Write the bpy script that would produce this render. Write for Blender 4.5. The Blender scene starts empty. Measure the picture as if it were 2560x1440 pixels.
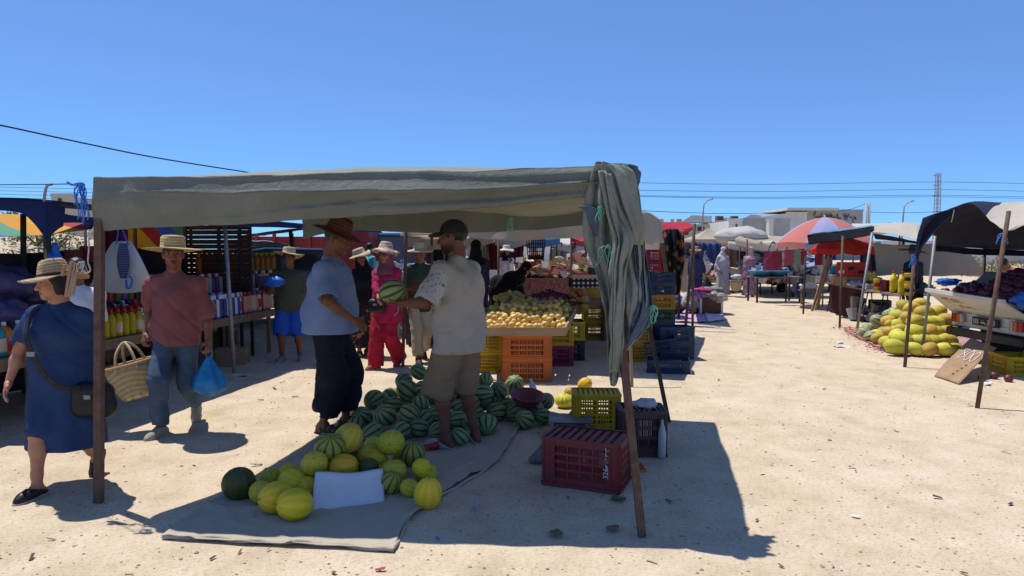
import bpy, math, random
import numpy as np
from mathutils import Vector, Matrix, Euler, noise

SC = bpy.context.scene
COL = SC.collection
PI = math.pi
rad = math.radians

# ---------------------------------------------------------------- camera
FPX, HORIZ, CAMH = 1707.0, 622.0, 1.62
PITCH = math.atan((720 - HORIZ) / FPX)
cam = bpy.data.objects.new('camera', bpy.data.cameras.new('camera'))
COL.objects.link(cam)
cam.data.sensor_width = 36
cam.data.lens = 36 * FPX / 2560
cam.data.clip_start = 0.05
cam.data.clip_end = 3000
cam.location = (0, 0, CAMH)
cam.rotation_euler = (PI / 2 - PITCH, 0, 0)
SC.camera = cam

# ---------------------------------------------------------------- sky and sun
LIGHT = Vector((0.324, -0.266, -1.0)).normalized()      # the way the sunlight travels
SUN_EL = math.asin(-LIGHT.z)
SUN_AZ = math.atan2(-LIGHT.x, -LIGHT.y)
world = bpy.data.worlds.new('World')
SC.world = world
world.use_nodes = True
wn = world.node_tree
wn.nodes.clear()
sky = wn.nodes.new('ShaderNodeTexSky')
sky.sky_type = 'NISHITA'
sky.sun_disc = False
sky.sun_elevation = SUN_EL
sky.sun_rotation = SUN_AZ
sky.altitude = 0
sky.air_density = 0.6
sky.dust_density = 0.0
sky.ozone_density = 4.0
bg = wn.nodes.new('ShaderNodeBackground')
bg.inputs['Strength'].default_value = 0.125
wo = wn.nodes.new('ShaderNodeOutputWorld')
sep = wn.nodes.new('ShaderNodeSeparateColor'); com = wn.nodes.new('ShaderNodeCombineColor')
wn.links.new(sky.outputs[0], sep.inputs[0])
for i_, (g_, k_) in enumerate(((.47, .372), (.62, .75), (.64, 1.17))):      # deeper, cleaner blue than the plain model, the same all round
    a_, b_, c_ = (wn.nodes.new('ShaderNodeMath') for _ in range(3))
    a_.operation = 'MULTIPLY'; b_.operation = 'POWER'; c_.operation = 'MULTIPLY'
    wn.links.new(sep.outputs[i_], a_.inputs[0]); a_.inputs[1].default_value = .125
    wn.links.new(a_.outputs[0], b_.inputs[0]); b_.inputs[1].default_value = g_
    wn.links.new(b_.outputs[0], c_.inputs[0]); c_.inputs[1].default_value = k_ / .125
    wn.links.new(c_.outputs[0], com.inputs[i_])
wn.links.new(com.outputs[0], bg.inputs['Color'])
wn.links.new(bg.outputs[0], wo.inputs[0])
sun = bpy.data.objects.new('sun', bpy.data.lights.new('sun', 'SUN'))
COL.objects.link(sun)
sun.data.energy = 5.0
sun.data.angle = rad(0.53)
sun.data.color = (1.0, 0.965, 0.90)
sun.rotation_euler = LIGHT.to_track_quat('-Z', 'Y').to_euler()
SC.view_settings.view_transform = 'Standard'
SC.view_settings.look = 'None'
SC.view_settings.gamma = 1
SC.view_settings.exposure = 0.0
SC.view_settings.use_curve_mapping = False
SC.render.engine = 'CYCLES'
SC.cycles.max_bounces = 6
SC.cycles.diffuse_bounces = 3
SC.cycles.glossy_bounces = 2
SC.cycles.transmission_bounces = 4
SC.cycles.transparent_max_bounces = 8
SC.cycles.caustics_reflective = False
SC.cycles.caustics_refractive = False

# ---------------------------------------------------------------- pixel <-> place
def ray(px, py):
    x, u = (px - 1280) / FPX, (720 - py) / FPX
    return Vector((x, math.cos(PITCH) + u * math.sin(PITCH), -math.sin(PITCH) + u * math.cos(PITCH)))
def G(px, py, z=0.0):                      # where the line of sight meets height z
    d = ray(px, py); t = (z - CAMH) / d.z
    return Vector((d.x * t, d.y * t, z))
def P(px, py, Y):                          # where it meets distance Y
    d = ray(px, py); t = Y / d.y
    return Vector((d.x * t, Y, CAMH + d.z * t))
def S(Y): return Y / FPX                   # metres per photo pixel at that distance

# ---------------------------------------------------------------- materials
MATS = {}
def lin(c):
    if isinstance(c, str):
        c = tuple(int(c[i:i + 2], 16) / 255 for i in (0, 2, 4))
        c = tuple(x / 12.92 if x <= 0.04045 else ((x + 0.055) / 1.055) ** 2.4 for x in c)
    return (*c[:3], 1)
class NT:
    def __init__(s, name):
        s.m = bpy.data.materials.new(name); s.m.use_nodes = True
        s.t = s.m.node_tree; s.t.nodes.clear()
        s.out = s.t.nodes.new('ShaderNodeOutputMaterial')
    def n(s, typ, **kw):
        nd = s.t.nodes.new('ShaderNode' + typ)
        for k, v in kw.items():
            if k in nd.inputs: s.put(nd.inputs[k], v)
            else: setattr(nd, k, v)
        return nd
    def put(s, sock, v):
        if isinstance(v, bpy.types.NodeSocket): s.t.links.new(v, sock)
        else: sock.default_value = v
    def math(s, op, a, b=0.0, c=0.0):
        nd = s.n('Math', operation=op)
        for i, v in enumerate((a, b, c)): s.put(nd.inputs[i], v)
        return nd.outputs[0]
    def coord(s, kind='Object', scale=(1, 1, 1)):
        tc = s.n('TexCoord'); mp = s.n('Mapping'); mp.inputs['Scale'].default_value = scale
        s.t.links.new(tc.outputs[kind], mp.inputs[0]); return mp.outputs[0]
    def noise(s, co, scale, detail=4, rough=.55, dist=0):
        nd = s.n('TexNoise'); s.put(nd.inputs['Vector'], co)
        nd.inputs['Scale'].default_value = scale; nd.inputs['Detail'].default_value = detail
        nd.inputs['Roughness'].default_value = rough; nd.inputs['Distortion'].default_value = dist
        return nd.outputs[0]
    def ramp(s, fac, stops, interp='LINEAR'):
        nd = s.n('ValToRGB'); s.put(nd.inputs[0], fac); r = nd.color_ramp; r.interpolation = interp
        while len(r.elements) < len(stops): r.elements.new(.5)
        for e, (p, c) in zip(r.elements, stops): e.position = p; e.color = lin(c)
        return nd.outputs[0]
    def mix(s, fac, a, b, blend='MIX'):
        nd = s.n('Mix', data_type='RGBA', blend_type=blend)
        s.put(nd.inputs[0], fac); s.put(nd.inputs[6], a); s.put(nd.inputs[7], b)
        return nd.outputs[2]
    def bump(s, h, strength=.3, dist=.02):
        nd = s.n('Bump'); s.put(nd.inputs['Height'], h)
        nd.inputs['Strength'].default_value = strength; nd.inputs['Distance'].default_value = dist
        return nd.outputs[0]
    def finish(s, col, rough=.8, bump=None, spec=.3, metal=0, trans=0, alpha=None, sheen=0, glass=0):
        b = s.n('BsdfPrincipled')
        s.put(b.inputs['Base Color'], col); s.put(b.inputs['Roughness'], rough)
        b.inputs['Specular IOR Level'].default_value = spec; b.inputs['Metallic'].default_value = metal
        if glass: b.inputs['Transmission Weight'].default_value = glass
        if alpha is not None: s.put(b.inputs['Alpha'], alpha)
        if bump is not None: s.t.links.new(bump, b.inputs['Normal'])
        o = b.outputs[0]
        if trans:
            tr = s.n('BsdfTranslucent'); s.put(tr.inputs[0], col)
            mx = s.n('MixShader'); mx.inputs[0].default_value = trans
            s.t.links.new(o, mx.inputs[1]); s.t.links.new(tr.outputs[0], mx.inputs[2]); o = mx.outputs[0]
        s.t.links.new(o, s.out.inputs[0])
        return s.m
def mat(name, a, b=None, scale=6.0, rough=.75, bump=0.0, bscale=60.0, spec=.3, metal=0, trans=0, stretch=(1, 1, 1), vary=0.0, dist=0, lo=.35, hi=.65):
    if name in MATS: return MATS[name]
    t = NT(name); co = t.coord('Object', stretch)
    col = lin(a)
    if b is not None:
        col = t.ramp(t.noise(co, scale, 5, .6, dist), [(lo, a), (hi, b)])
    if vary:
        oi = t.n('ObjectInfo'); hs = t.n('HueSaturation')
        t.put(hs.inputs['Value'], t.math('MULTIPLY_ADD', oi.outputs['Random'], vary, 1 - vary / 2))
        t.put(hs.inputs['Color'], col); col = hs.outputs[0]
    bp = t.bump(t.noise(co, bscale, 4), bump, .01) if bump else None
    MATS[name] = t.finish(col, rough, bp, spec, metal, trans)
    return MATS[name]
def cloth(name, a, b=None, trans=0.0, scale=3.0, rough=.9, stripes=None):
    """woven stuff: a weave, broad soft fading, sometimes sun coming through"""
    if name in MATS: return MATS[name]
    t = NT(name); co = t.coord('Object')
    col = t.ramp(t.noise(co, scale, 5, .6, .4), [(.3, a), (.7, b or a)])
    w1 = t.noise(co, 14, 4, .6, 1.2); w2 = t.noise(co, 240, 2)
    bp = t.bump(t.math('ADD', w1, t.math('MULTIPLY', w2, .12)), .6, .02)
    MATS[name] = t.finish(col, rough, bp, .15, 0, trans)
    return MATS[name]
def attr_mat(name, rough=.6, spec=.3, bump=.15, bscale=90):
    """takes its colour from the mesh's own paint layer"""
    if name in MATS: return MATS[name]
    t = NT(name); a = t.n('Attribute', attribute_name='Col'); co = t.coord('Object')
    col = t.mix(.35, a.outputs[0], t.mix(1, a.outputs[0], t.ramp(t.noise(co, 18, 4), [(.3, (.75, .72, .7)), (.7, (1.15, 1.1, 1.08))]), 'MULTIPLY'))
    MATS[name] = t.finish(col, rough, t.bump(t.noise(co, bscale, 3), bump, .006), spec)
    return MATS[name]

# ---------------------------------------------------------------- tagging
def T(o, label=None, cat=None, group=None, kind=None):
    if label: o['label'] = label
    if cat: o['category'] = cat
    if group: o['group'] = group
    if kind: o['kind'] = kind
    return o
def E(name, loc=(0, 0, 0), rz=0.0, label=None, cat=None, group=None):
    o = bpy.data.objects.new(name, None); COL.objects.link(o)
    o.location = loc; o.rotation_euler = (0, 0, rz); o.empty_display_size = .1
    return T(o, label, cat, group)
def link(name, me, parent=None, loc=None, rot=None, scale=None):
    o = bpy.data.objects.new(name, me); COL.objects.link(o)
    if parent is not None: o.parent = parent
    if loc is not None: o.location = loc
    if rot is not None: o.rotation_euler = rot
    if scale is not None: o.scale = scale if hasattr(scale, '__len__') else (scale,) * 3
    return o
def kids(o): return [c for c in COL.objects if c.parent == o]
CH = {}
def dup(root, loc, rot=(0, 0, 0), scale=None, label=None, group=None):
    r = root.copy(); COL.objects.link(r); r.location = loc; r.rotation_euler = rot
    if scale is not None: r.scale = scale if hasattr(scale, '__len__') else (scale,) * 3
    if label: r['label'] = label
    if group: r['group'] = group
    for c in CH.get(root.name, ()):
        d = c.copy(); COL.objects.link(d); d.parent = r
    return r
def kid(root, o):
    CH.setdefault(root.name, []).append(o); return o

# ---------------------------------------------------------------- mesh builder
class MB:
    def __init__(s): s.v = []; s.f = []; s.mi = []; s.cur = 0
    def add(s, vs, fs):
        b = len(s.v); s.v.extend(Vector(v) for v in vs)
        for f in fs: s.f.append([i + b for i in f]); s.mi.append(s.cur)
        return s
    def box(s, c, size, R=None, taper=1.0, bev=0.0):
        c = Vector(c); x, y, z = (k / 2 for k in size)
        if bev:
            b = bev; vs = []
            for zz, i in ((-z, b), (-z + b, 0), (z - b, 0), (z, b)):
                for (sx, sy) in ((-1, -1), (1, -1), (1, 1), (-1, 1)):
                    X, Y = x - i, y - i
                    vs += [(sx * (X - (b if sx * sy > 0 else 0)), sy * (Y - (0 if sx * sy > 0 else b)), zz),
                           (sx * (X - (0 if sx * sy > 0 else b)), sy * (Y - (b if sx * sy > 0 else 0)), zz)]
            fs = [list(range(7, -1, -1)), list(range(24, 32))]
            for l in range(3):
                for k in range(8):
                    k2 = (k + 1) % 8
                    fs.append([l * 8 + k, l * 8 + k2, l * 8 + 8 + k2, l * 8 + 8 + k])
        else:
            vs = [(-x, -y, -z), (x, -y, -z), (x, y, -z), (-x, y, -z)]
            vs += [(a * taper, b2 * taper, z) for a, b2, _ in vs]
            fs = [(3, 2, 1, 0), (4, 5, 6, 7), (0, 1, 5, 4), (1, 2, 6, 5), (2, 3, 7, 6), (3, 0, 4, 7)]
        M = R if R is not None else Matrix.Identity(3)
        return s.add([c + M @ Vector(v) for v in vs], fs)
    def bar(s, a, b, w, h=None, up=(0, 0, 1)):
        a, b = Vector(a), Vector(b); h = h or w; d = (b - a)
        L = d.length; d.normalize(); u = Vector(up)
        if abs(d.dot(u)) > .95: u = Vector((0, 1, 0))
        r = d.cross(u).normalized(); u = r.cross(d)
        R = Matrix((r, d, u)).transposed()
        return s.box((a + b) / 2, (w, L, h), R)
    def tube(s, pts, r, n=8, cap=True):
        pts = [Vector(p) for p in pts]; k = len(pts)
        rs = list(r) if hasattr(r, '__len__') else [r] * k
        prev = None; vs = []
        for i, p in enumerate(pts):
            d = (pts[min(i + 1, k - 1)] - pts[max(i - 1, 0)])
            if d.length < 1e-9: d = Vector((0, 0, 1))
            d.normalize()
            u = prev if prev is not None else (Vector((0, 0, 1)) if abs(d.z) < .9 else Vector((1, 0, 0)))
            x = d.cross(u)
            if x.length < 1e-6: x = d.cross(Vector((0, 1, 0)))
            x.normalize(); u = x.cross(d); prev = u
            vs += [p + (x * math.cos(a) + u * math.sin(a)) * rs[i] for a in (2 * PI * j / n for j in range(n))]
        fs = [[i * n + j, i * n + j + n, i * n + n + (j + 1) % n, i * n + (j + 1) % n] for i in range(k - 1) for j in range(n)]
        if cap: fs += [list(range(n)), list(range(k * n - 1, (k - 1) * n - 1, -1))]
        return s.add(vs, fs)
    def lathe(s, prof, n=16, c=(0, 0, 0), R=None, wob=0.0, cap=True, sx=1, sy=1):
        c = Vector(c); M = R if R is not None else Matrix.Identity(3); vs = []
        for i, (r, z) in enumerate(prof):
            for j in range(n):
                a = 2 * PI * j / n; rr = r * (1 + wob * math.sin(3 * a + i) + wob * .6 * math.sin(5 * a + 2 * i))
                vs.append(c + M @ Vector((rr * sx * math.cos(a), rr * sy * math.sin(a), z)))
        k = len(prof)
        fs = [[i * n + j, i * n + (j + 1) % n, i * n + n + (j + 1) % n, i * n + n + j] for i in range(k - 1) for j in range(n)]
        if cap: fs += [list(range(n - 1, -1, -1)), list(range((k - 1) * n, k * n))]
        return s.add(vs, fs)
    def grid(s, fn, nu, nv):
        vs = [fn(i / nu, j / nv) for j in range(nv + 1) for i in range(nu + 1)]
        w = nu + 1
        return s.add(vs, [[j * w + i, j * w + i + 1, j * w + w + i + 1, j * w + w + i] for j in range(nv) for i in range(nu)])
    def poly(s, pts, thick=0.0, n=None):
        pts = [Vector(p) for p in pts]; k = len(pts)
        if not thick: return s.add(pts, [list(range(k))])
        n = Vector(n) if n is not None else (pts[1] - pts[0]).cross(pts[2] - pts[0]).normalized()
        q = [p - n * thick for p in pts]
        return s.add(pts + q, [list(range(k)), list(range(2 * k - 1, k - 1, -1))] + [[i, i + k, (i + 1) % k + k, (i + 1) % k] for i in range(k)])
    def mesh(s, name, mats, smooth=False):
        me = bpy.data.meshes.new(name); me.from_pydata(s.v, [], s.f)
        for m in (mats if isinstance(mats, (list, tuple)) else [mats]): me.materials.append(m)
        if any(s.mi): me.polygons.foreach_set('material_index', s.mi)
        if smooth: me.polygons.foreach_set('use_smooth', [True] * len(s.f))
        me.validate(); me.update()
        return me
    def build(s, name, mats, parent=None, smooth=False, loc=None, rot=None, scale=None, autos=None):
        me = s.mesh(name, mats, smooth or autos is not None)
        if autos is not None: me.set_sharp_from_angle(angle=rad(autos))
        return link(name, me, parent, loc, rot, scale)

def catmull(pts, t):
    n = len(pts) - 1; x = min(max(t * n, 0), n - 1e-6); i = int(x); u = x - i
    p0, p1, p2, p3 = pts[max(i - 1, 0)], pts[i], pts[i + 1], pts[min(i + 2, n)]
    return .5 * ((2 * p1) + (p2 - p0) * u + (2 * p0 - 5 * p1 + 4 * p2 - p3) * u * u + (3 * p1 - p0 - 3 * p2 + p3) * u ** 3)
def spline(pts, n):
    pts = [Vector(p) for p in pts]
    return [catmull(pts, i / n) for i in range(n + 1)]
def sheet(name, rows, mats, parent=None, nu=40, nv=20, wob=0.01, wscale=3.0, thick=.004, seed=0, ripple=None, stripe=None):
    """cloth spread over rows of control points (each row left to right)"""
    rows = [[Vector(p) for p in r] for r in rows]; m = MB()
    off = Vector((seed * 7.3, seed * 3.1, 0))
    def f(u, v):
        p = catmull([catmull(r, u) for r in rows], v) if len(rows) > 1 else catmull(rows[0], u)
        d = noise.noise_vector(p * wscale + off) * wob + noise.noise_vector(p * wscale * 3.1 + off) * wob * .35
        if ripple: d = d + Vector(ripple(u, v))
        return p + d
    m.grid(f, nu, nv)
    if stripe:
        m.mi = [stripe((k % nu + .5) / nu, (k // nu + .5) / nv) for k in range(nu * nv)]
    o = m.build(name, mats, parent, smooth=True)
    if thick:
        md = o.modifiers.new('solid', 'SOLIDIFY'); md.thickness = thick; md.offset = 0
    return o
def sag(p, q, n, dz):
    p, q = Vector(p), Vector(q)
    return [p.lerp(q, i / n) - Vector((0, 0, dz * 4 * (i / n) * (1 - i / n))) for i in range(n + 1)]

# ---------------------------------------------------------------- solid modelling with distance fields (people, soft things)
def V3(p): return np.array(p, dtype=np.float32)
class SDF:
    def __init__(s): s.p = []
    def cap(s, a, b, ra, rb=None, k=.03, flat=None, sub=False):
        s.p.append(('c', V3(a), V3(b), ra, ra if rb is None else rb, k, flat, sub)); return s
    def chain(s, pts, rs, k=.03, flat=None):
        for i in range(len(pts) - 1): s.cap(pts[i], pts[i + 1], rs[i], rs[i + 1], k, flat)
        return s
    def ell(s, c, r, R=None, k=.03, sub=False):
        s.p.append(('e', V3(c), V3(r), None if R is None else np.array(R, dtype=np.float32), 0, k, None, sub)); return s
    def mesh(s, h, cuts=(), fold=None, grow=0.0):
        lo = np.full(3, 1e9); hi = -lo
        bb = []
        for q in s.p:
            if q[0] == 'c':
                r = max(q[3], q[4]) + grow; a = np.minimum(q[1], q[2]) - r; b = np.maximum(q[1], q[2]) + r
            else:
                r = float(np.max(q[2])) + grow; a = q[1] - r; b = q[1] + r
            bb.append((a, b))
            if not q[7]: lo = np.minimum(lo, a); hi = np.maximum(hi, b)
        lo = lo - 3 * h; hi = hi + 3 * h
        n = np.ceil((hi - lo) / h).astype(int) + 1
        f = np.full(n, .2, dtype=np.float32)
        for q, (a, b) in zip(s.p, bb):
            m = .07
            i0 = np.clip(np.floor((a - m - lo) / h).astype(int), 0, n - 1); i1 = np.clip(np.ceil((b + m - lo) / h).astype(int) + 1, 1, n)
            ax = [(lo[d] + h * np.arange(i0[d], i1[d])).astype(np.float32) for d in range(3)]
            X = np.stack(np.meshgrid(*ax, indexing='ij'), -1)
            if X.size == 0: continue
            if q[0] == 'c':
                A, B = q[1], q[2]
                if q[6] is not None:
                    nv, sc = V3(q[6][0]), q[6][1]
                    X = X + ((X - A) @ nv)[..., None] * nv * (sc - 1)
                    B = B + float((B - A) @ nv) * nv * (sc - 1)
                d = B - A; L = float(d @ d) + 1e-9
                t = np.clip(((X - A) @ d) / L, 0, 1)
                D = np.sqrt(((X - A - t[..., None] * d) ** 2).sum(-1)) - (q[3] + (q[4] - q[3]) * t)
                if q[6] is not None and q[6][1] > 1: D = D / (1 + .5 * (q[6][1] - 1))
            else:
                Y = X - q[1]
                if q[3] is not None: Y = Y @ q[3]
                k0 = np.sqrt(((Y / q[2]) ** 2).sum(-1)); k1 = np.sqrt(((Y / (q[2] ** 2)) ** 2).sum(-1)) + 1e-9
                D = k0 * (k0 - 1) / k1
            D = D - grow
            sl = tuple(slice(i0[d], i1[d]) for d in range(3))
            g = f[sl]; k = q[5]
            if q[7]:
                hh = np.maximum(k - np.abs(-D - g), 0) / k
                f[sl] = np.maximum(g, -D) + hh * hh * k * .25
            else:
                hh = np.maximum(k - np.abs(D - g), 0) / k
                f[sl] = np.minimum(g, D) - hh * hh * k * .25
        ax = [(lo[d] + h * np.arange(n[d])).astype(np.float32) for d in range(3)]
        if fold is not None or cuts:
            X, Y, Z = np.meshgrid(*ax, indexing='ij')
            if fold is not None: f = f + fold(X, Y, Z)
            for (p, nv) in cuts:
                f = np.maximum(f, (X - p[0]) * nv[0] + (Y - p[1]) * nv[1] + (Z - p[2]) * nv[2])
        return surfnets(f, lo, h)
CORN = [(0, 0, 0), (1, 0, 0), (0, 1, 0), (1, 1, 0), (0, 0, 1), (1, 0, 1), (0, 1, 1), (1, 1, 1)]
EDG = [(0, 1), (2, 3), (4, 5), (6, 7), (0, 2), (1, 3), (4, 6), (5, 7), (0, 4), (1, 5), (2, 6), (3, 7)]
def surfnets(f, lo, h):
    ins = f < 0; nx, ny, nz = f.shape
    cnt = np.zeros((nx - 1, ny - 1, nz - 1), dtype=np.int8)
    for c in CORN: cnt += ins[c[0]:nx - 1 + c[0], c[1]:ny - 1 + c[1], c[2]:nz - 1 + c[2]]
    act = np.argwhere((cnt > 0) & (cnt < 8))
    idx = np.full(cnt.shape, -1, dtype=np.int64); idx[tuple(act.T)] = np.arange(len(act))
    cf = [f[act[:, 0] + c[0], act[:, 1] + c[1], act[:, 2] + c[2]] for c in CORN]
    pos = np.zeros((len(act), 3)); k = np.zeros(len(act))
    for a, b in EDG:
        m = (cf[a] < 0) != (cf[b] < 0); t = np.where(m, cf[a] / np.where(m, cf[a] - cf[b], 1), 0)
        ca, cb = np.array(CORN[a], float), np.array(CORN[b], float)
        pos += np.where(m[:, None], ca + (cb - ca) * t[:, None], 0); k += m
    V = lo + h * (act + pos / np.maximum(k, 1)[:, None])
    Q = []
    for ax in range(3):
        o1, o2 = (ax + 1) % 3, (ax + 2) % 3
        s0 = [slice(1, -1)] * 3; s1 = [slice(1, -1)] * 3
        s0[ax] = slice(0, -1); s1[ax] = slice(1, None)
        a, b = ins[tuple(s0)], ins[tuple(s1)]
        I = np.argwhere(a != b)
        if not len(I): continue
        up = a[tuple(I.T)]; I = I + 1; I[:, ax] -= 1
        def cell(d1, d2):
            J = I.copy(); J[:, o1] += d1; J[:, o2] += d2; return idx[tuple(J.T)]
        q = np.stack([cell(-1, -1), cell(0, -1), cell(0, 0), cell(-1, 0)], 1)
        q[~up] = q[~up][:, ::-1]
        Q.append(q)
    return V, np.concatenate(Q)
def np_mesh(name, parts, mats, cols=None):
    """one mesh from several (verts, quads) pieces; cols: one colour array per piece"""
    V = np.concatenate([p[0] for p in parts]); off = 0; Q = []
    for p in parts: Q.append(p[1] + off); off += len(p[0])
    Q = np.concatenate(Q)
    me = bpy.data.meshes.new(name)
    me.vertices.add(len(V)); me.vertices.foreach_set('co', V.astype(np.float32).ravel())
    me.loops.add(Q.size); me.loops.foreach_set('vertex_index', Q.astype(np.int32).ravel())
    me.polygons.add(len(Q)); me.polygons.foreach_set('loop_start', np.arange(0, Q.size, 4, dtype=np.int32))
    me.polygons.foreach_set('use_smooth', np.ones(len(Q), dtype=bool))
    for m in (mats if isinstance(mats, (list, tuple)) else [mats]): me.materials.append(m)
    me.update(calc_edges=True)
    if cols is not None:
        C = np.concatenate(cols); at = me.color_attributes.new('Col', 'FLOAT_COLOR', 'POINT')
        at.data.foreach_set('color', np.concatenate([C, np.ones((len(C), 1))], 1).astype(np.float32).ravel())
    return me
def flatcol(V, c): return np.tile(np.array(lin(c)[:3]), (len(V), 1))
# ================================================================ people kit
def ik(a, b, l1, l2, pole):
    a, b = Vector(a), Vector(b); d = b - a; L = d.length; n = d.normalized()
    if L > (l1 + l2) * .998: L = (l1 + l2) * .998; b = a + n * L
    x = (l1 * l1 - l2 * l2 + L * L) / (2 * L); hh = math.sqrt(max(l1 * l1 - x * x, 0))
    p = Vector(pole); p = (p - n * p.dot(n)).normalized()
    return a + n * x + p * hh, b
def rot3(fwd=0, side=0, turn=0):          # degrees: nod forward, tilt to own left, turn to own left
    return (Euler((rad(fwd), rad(side), rad(turn)), 'XYZ')).to_matrix()
STRAW = {}
def straw_mat(name, a, b, rings=260, dark=.5):
    if name in STRAW: return STRAW[name]
    t = NT(name); co = t.coord('Object'); sp = t.n('SeparateXYZ'); t.put(sp.inputs[0], co)
    r = t.math('SQRT', t.math('ADD', t.math('POWER', sp.outputs[0], 2), t.math('POWER', sp.outputs[1], 2)))
    ph = t.math('SINE', t.math('MULTIPLY', t.math('ADD', r, sp.outputs[2]), rings))
    w = t.math('SINE', t.math('MULTIPLY', t.math('ARCTAN2', sp.outputs[1], sp.outputs[0]), 70))
    k = t.math('ADD', t.math('MULTIPLY', ph, .3), t.math('MULTIPLY', t.math('MULTIPLY', ph, w), .2))
    k = t.math('ADD', k, t.noise(co, 24, 4))
    STRAW[name] = t.finish(t.ramp(k, [(.15, b), (.8, a)]), .8, t.bump(k, .5, .004), .2, 0, .12)
    return STRAW[name]
class Person:
    def __init__(s, label, pos, yaw, H=1.72, w=1.0, feet=None, hands=None, poles=(None, None), lean=(0, 0, 0), head=(0, 0, 0),
                 skin='a5745a', vox=.013, pelvis=(0, 0, 0), hand_style=(None, None), gender=0, group=None, fingers=True, hipw=1.0):
        s.H, s.w, s.skin, s.vox = H, w, skin, vox; k = H / 1.75; s.k = k
        s.root = E('person', pos, rad(yaw), label, 'person', group)
        s.pel = Vector((pelvis[0], pelvis[1], .525 * H + pelvis[2]))
        s.R = rot3(*lean)
        s.tor = lambda x, y, z: s.pel + s.R @ Vector((x, y, z))
        s.hip = [s.pel + Vector((sx * .052 * H * hipw, 0, -.01 * H)) for sx in (-1, 1)]
        feet = feet or ((-.1, 0, 0, 0, -8), (.1, 0, 0, 0, 8))   # x, y, lift, heel-up pitch, toe turn
        s.ank, s.knee, s.footR = [], [], []
        for i, ft in enumerate(feet):
            R = Euler((rad(-ft[3]), 0, rad(ft[4])), 'ZYX').to_matrix() if False else (Matrix.Rotation(rad(ft[4]), 3, 'Z') @ Matrix.Rotation(rad(ft[3]), 3, 'X'))
            A = Vector((ft[0], ft[1], .045 * H + ft[2]))
            kn, A = ik(s.hip[i], A, .245 * H, .243 * H, (ft[0] * .4 * (1 if gender == 0 else .2), -1, .1))
            s.ank.append(A); s.knee.append(kn); s.footR.append(R)
        shw = (.112 if gender == 0 else .098) * H * (w ** .5)
        s.sh = [s.tor(sx * shw, .005, .275 * H) for sx in (-1, 1)]
        hands = hands or ((-.17 * k, -.02, .47 * H), (.17 * k, -.02, .47 * H))
        s.wr, s.el = [], []
        for i, hd in enumerate(hands):
            sx = (-1, 1)[i]
            el, wr = ik(s.sh[i], hd, .172 * H, .15 * H, poles[i] or (sx * .35, .8, -.5))
            s.el.append(el); s.wr.append(wr)
        s.neck = s.tor(0, .012, .325 * H)
        s.HR = s.R @ rot3(head[1], head[2], head[0])
        s.HC = s.neck + s.R @ Vector((0, -.012, .03 * H)) + s.HR @ Vector((0, -.012, .074 * H))
        s.hand_style, s.fingers, s.gender = hand_style, fingers, gender
        s.pieces = []; s.cols = []
    # -- pieces of the body's field
    def torso(s, f, g=0.0, k=.05):
        H, w, q = s.H, s.w, s.k; R = s.R
        fl = (R @ Vector((0, 1, 0)), 1.45)
        f.ell(s.tor(0, .01, 0), (.165 * q * w + g, .12 * q * w + g, .12 * q + g), R, k)
        f.ell(s.tor(0, 0, .1 * H), (.145 * q * w + g, .11 * q * w + g, .15 * q + g), R, k)
        f.ell(s.tor(0, .005, .21 * H), (.165 * q * w + g, .118 * q * w + g, .165 * q + g), R, k)
        f.cap(s.sh[0], s.sh[1], .05 * q + g, None, k)
        for i in (0, 1): f.cap(s.tor(0, .015, .315 * H), s.sh[i], .04 * q + g, .035 * q + g, k)
        if s.gender: f.ell(s.tor(-.075 * q, -.075 * q * w, .205 * H), (.075 * q + g,) * 3, R, .06); f.ell(s.tor(.075 * q, -.075 * q * w, .205 * H), (.075 * q + g,) * 3, R, .06)
    def arm(s, f, i, g=0.0, a0=0.0, a1=2.0, k=.03):
        q = s.k * (s.w ** .5); S_, E_, W_ = s.sh[i], s.el[i], s.wr[i]
        f.cap(S_, E_, .048 * q + g, .038 * q + g, k); 
        f.cap(E_, E_.lerp(W_, .35), .037 * q + g, .037 * q + g, k); f.cap(E_.lerp(W_, .35), W_, .037 * q + g, .024 * q + g, k)
    def leg(s, f, i, g=0.0, k=.03):
        q = s.k * (s.w ** .5); A, K, B = s.hip[i], s.knee[i], s.ank[i]
        f.cap(A, K, .082 * q + g, .052 * q + g, k); d = (B - K)
        back = Vector((0, .018 * q, 0))
        f.chain([K, K + d * .35 + back, K + d * .8, B], [.05 * q + g, .053 * q + g, .033 * q + g, .032 * q + g], k)
    def foot(s, f, i, g=0.0, k=.02):
        q = s.k; A, R = s.ank[i], s.footR[i]; z = -.045 * s.H + .028
        pt = lambda x, y, zz: A + R @ Vector((x * q, y * q, zz))
        f.cap(A, pt(0, .035, z + .006), .034 * q + g, .033 * q + g, k)
        f.chain([pt(0, .035, z), pt(0, -.05, z + .004), pt(0, -.13, z - .004), pt(0, -.17, z - .008)], [.03 * q + g, .036 * q + g, .037 * q + g, .024 * q + g], k)
        f.cap(A, pt(0, -.09, z + .012), .032 * q + g, .026 * q + g, k)
    def make_body(s, feet=True, hands=True):
        f = SDF(); s.torso(f, -.014, .03)
        for i in (0, 1): s.arm(f, i); s.leg(f, i)
        if feet:
            for i in (0, 1): s.foot(f, i)
        f.cap(s.tor(0, .01, .28 * s.H), s.HC + s.HR @ Vector((0, .015, -.06)), .062 * s.k, .054 * s.k * (s.w ** .4), .04)
        V, Q = f.mesh(s.vox); s.pieces.append((V, Q)); s.cols.append(flatcol(V, s.skin))
        if hands:
            for i in (0, 1): s.hand(i)
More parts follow.
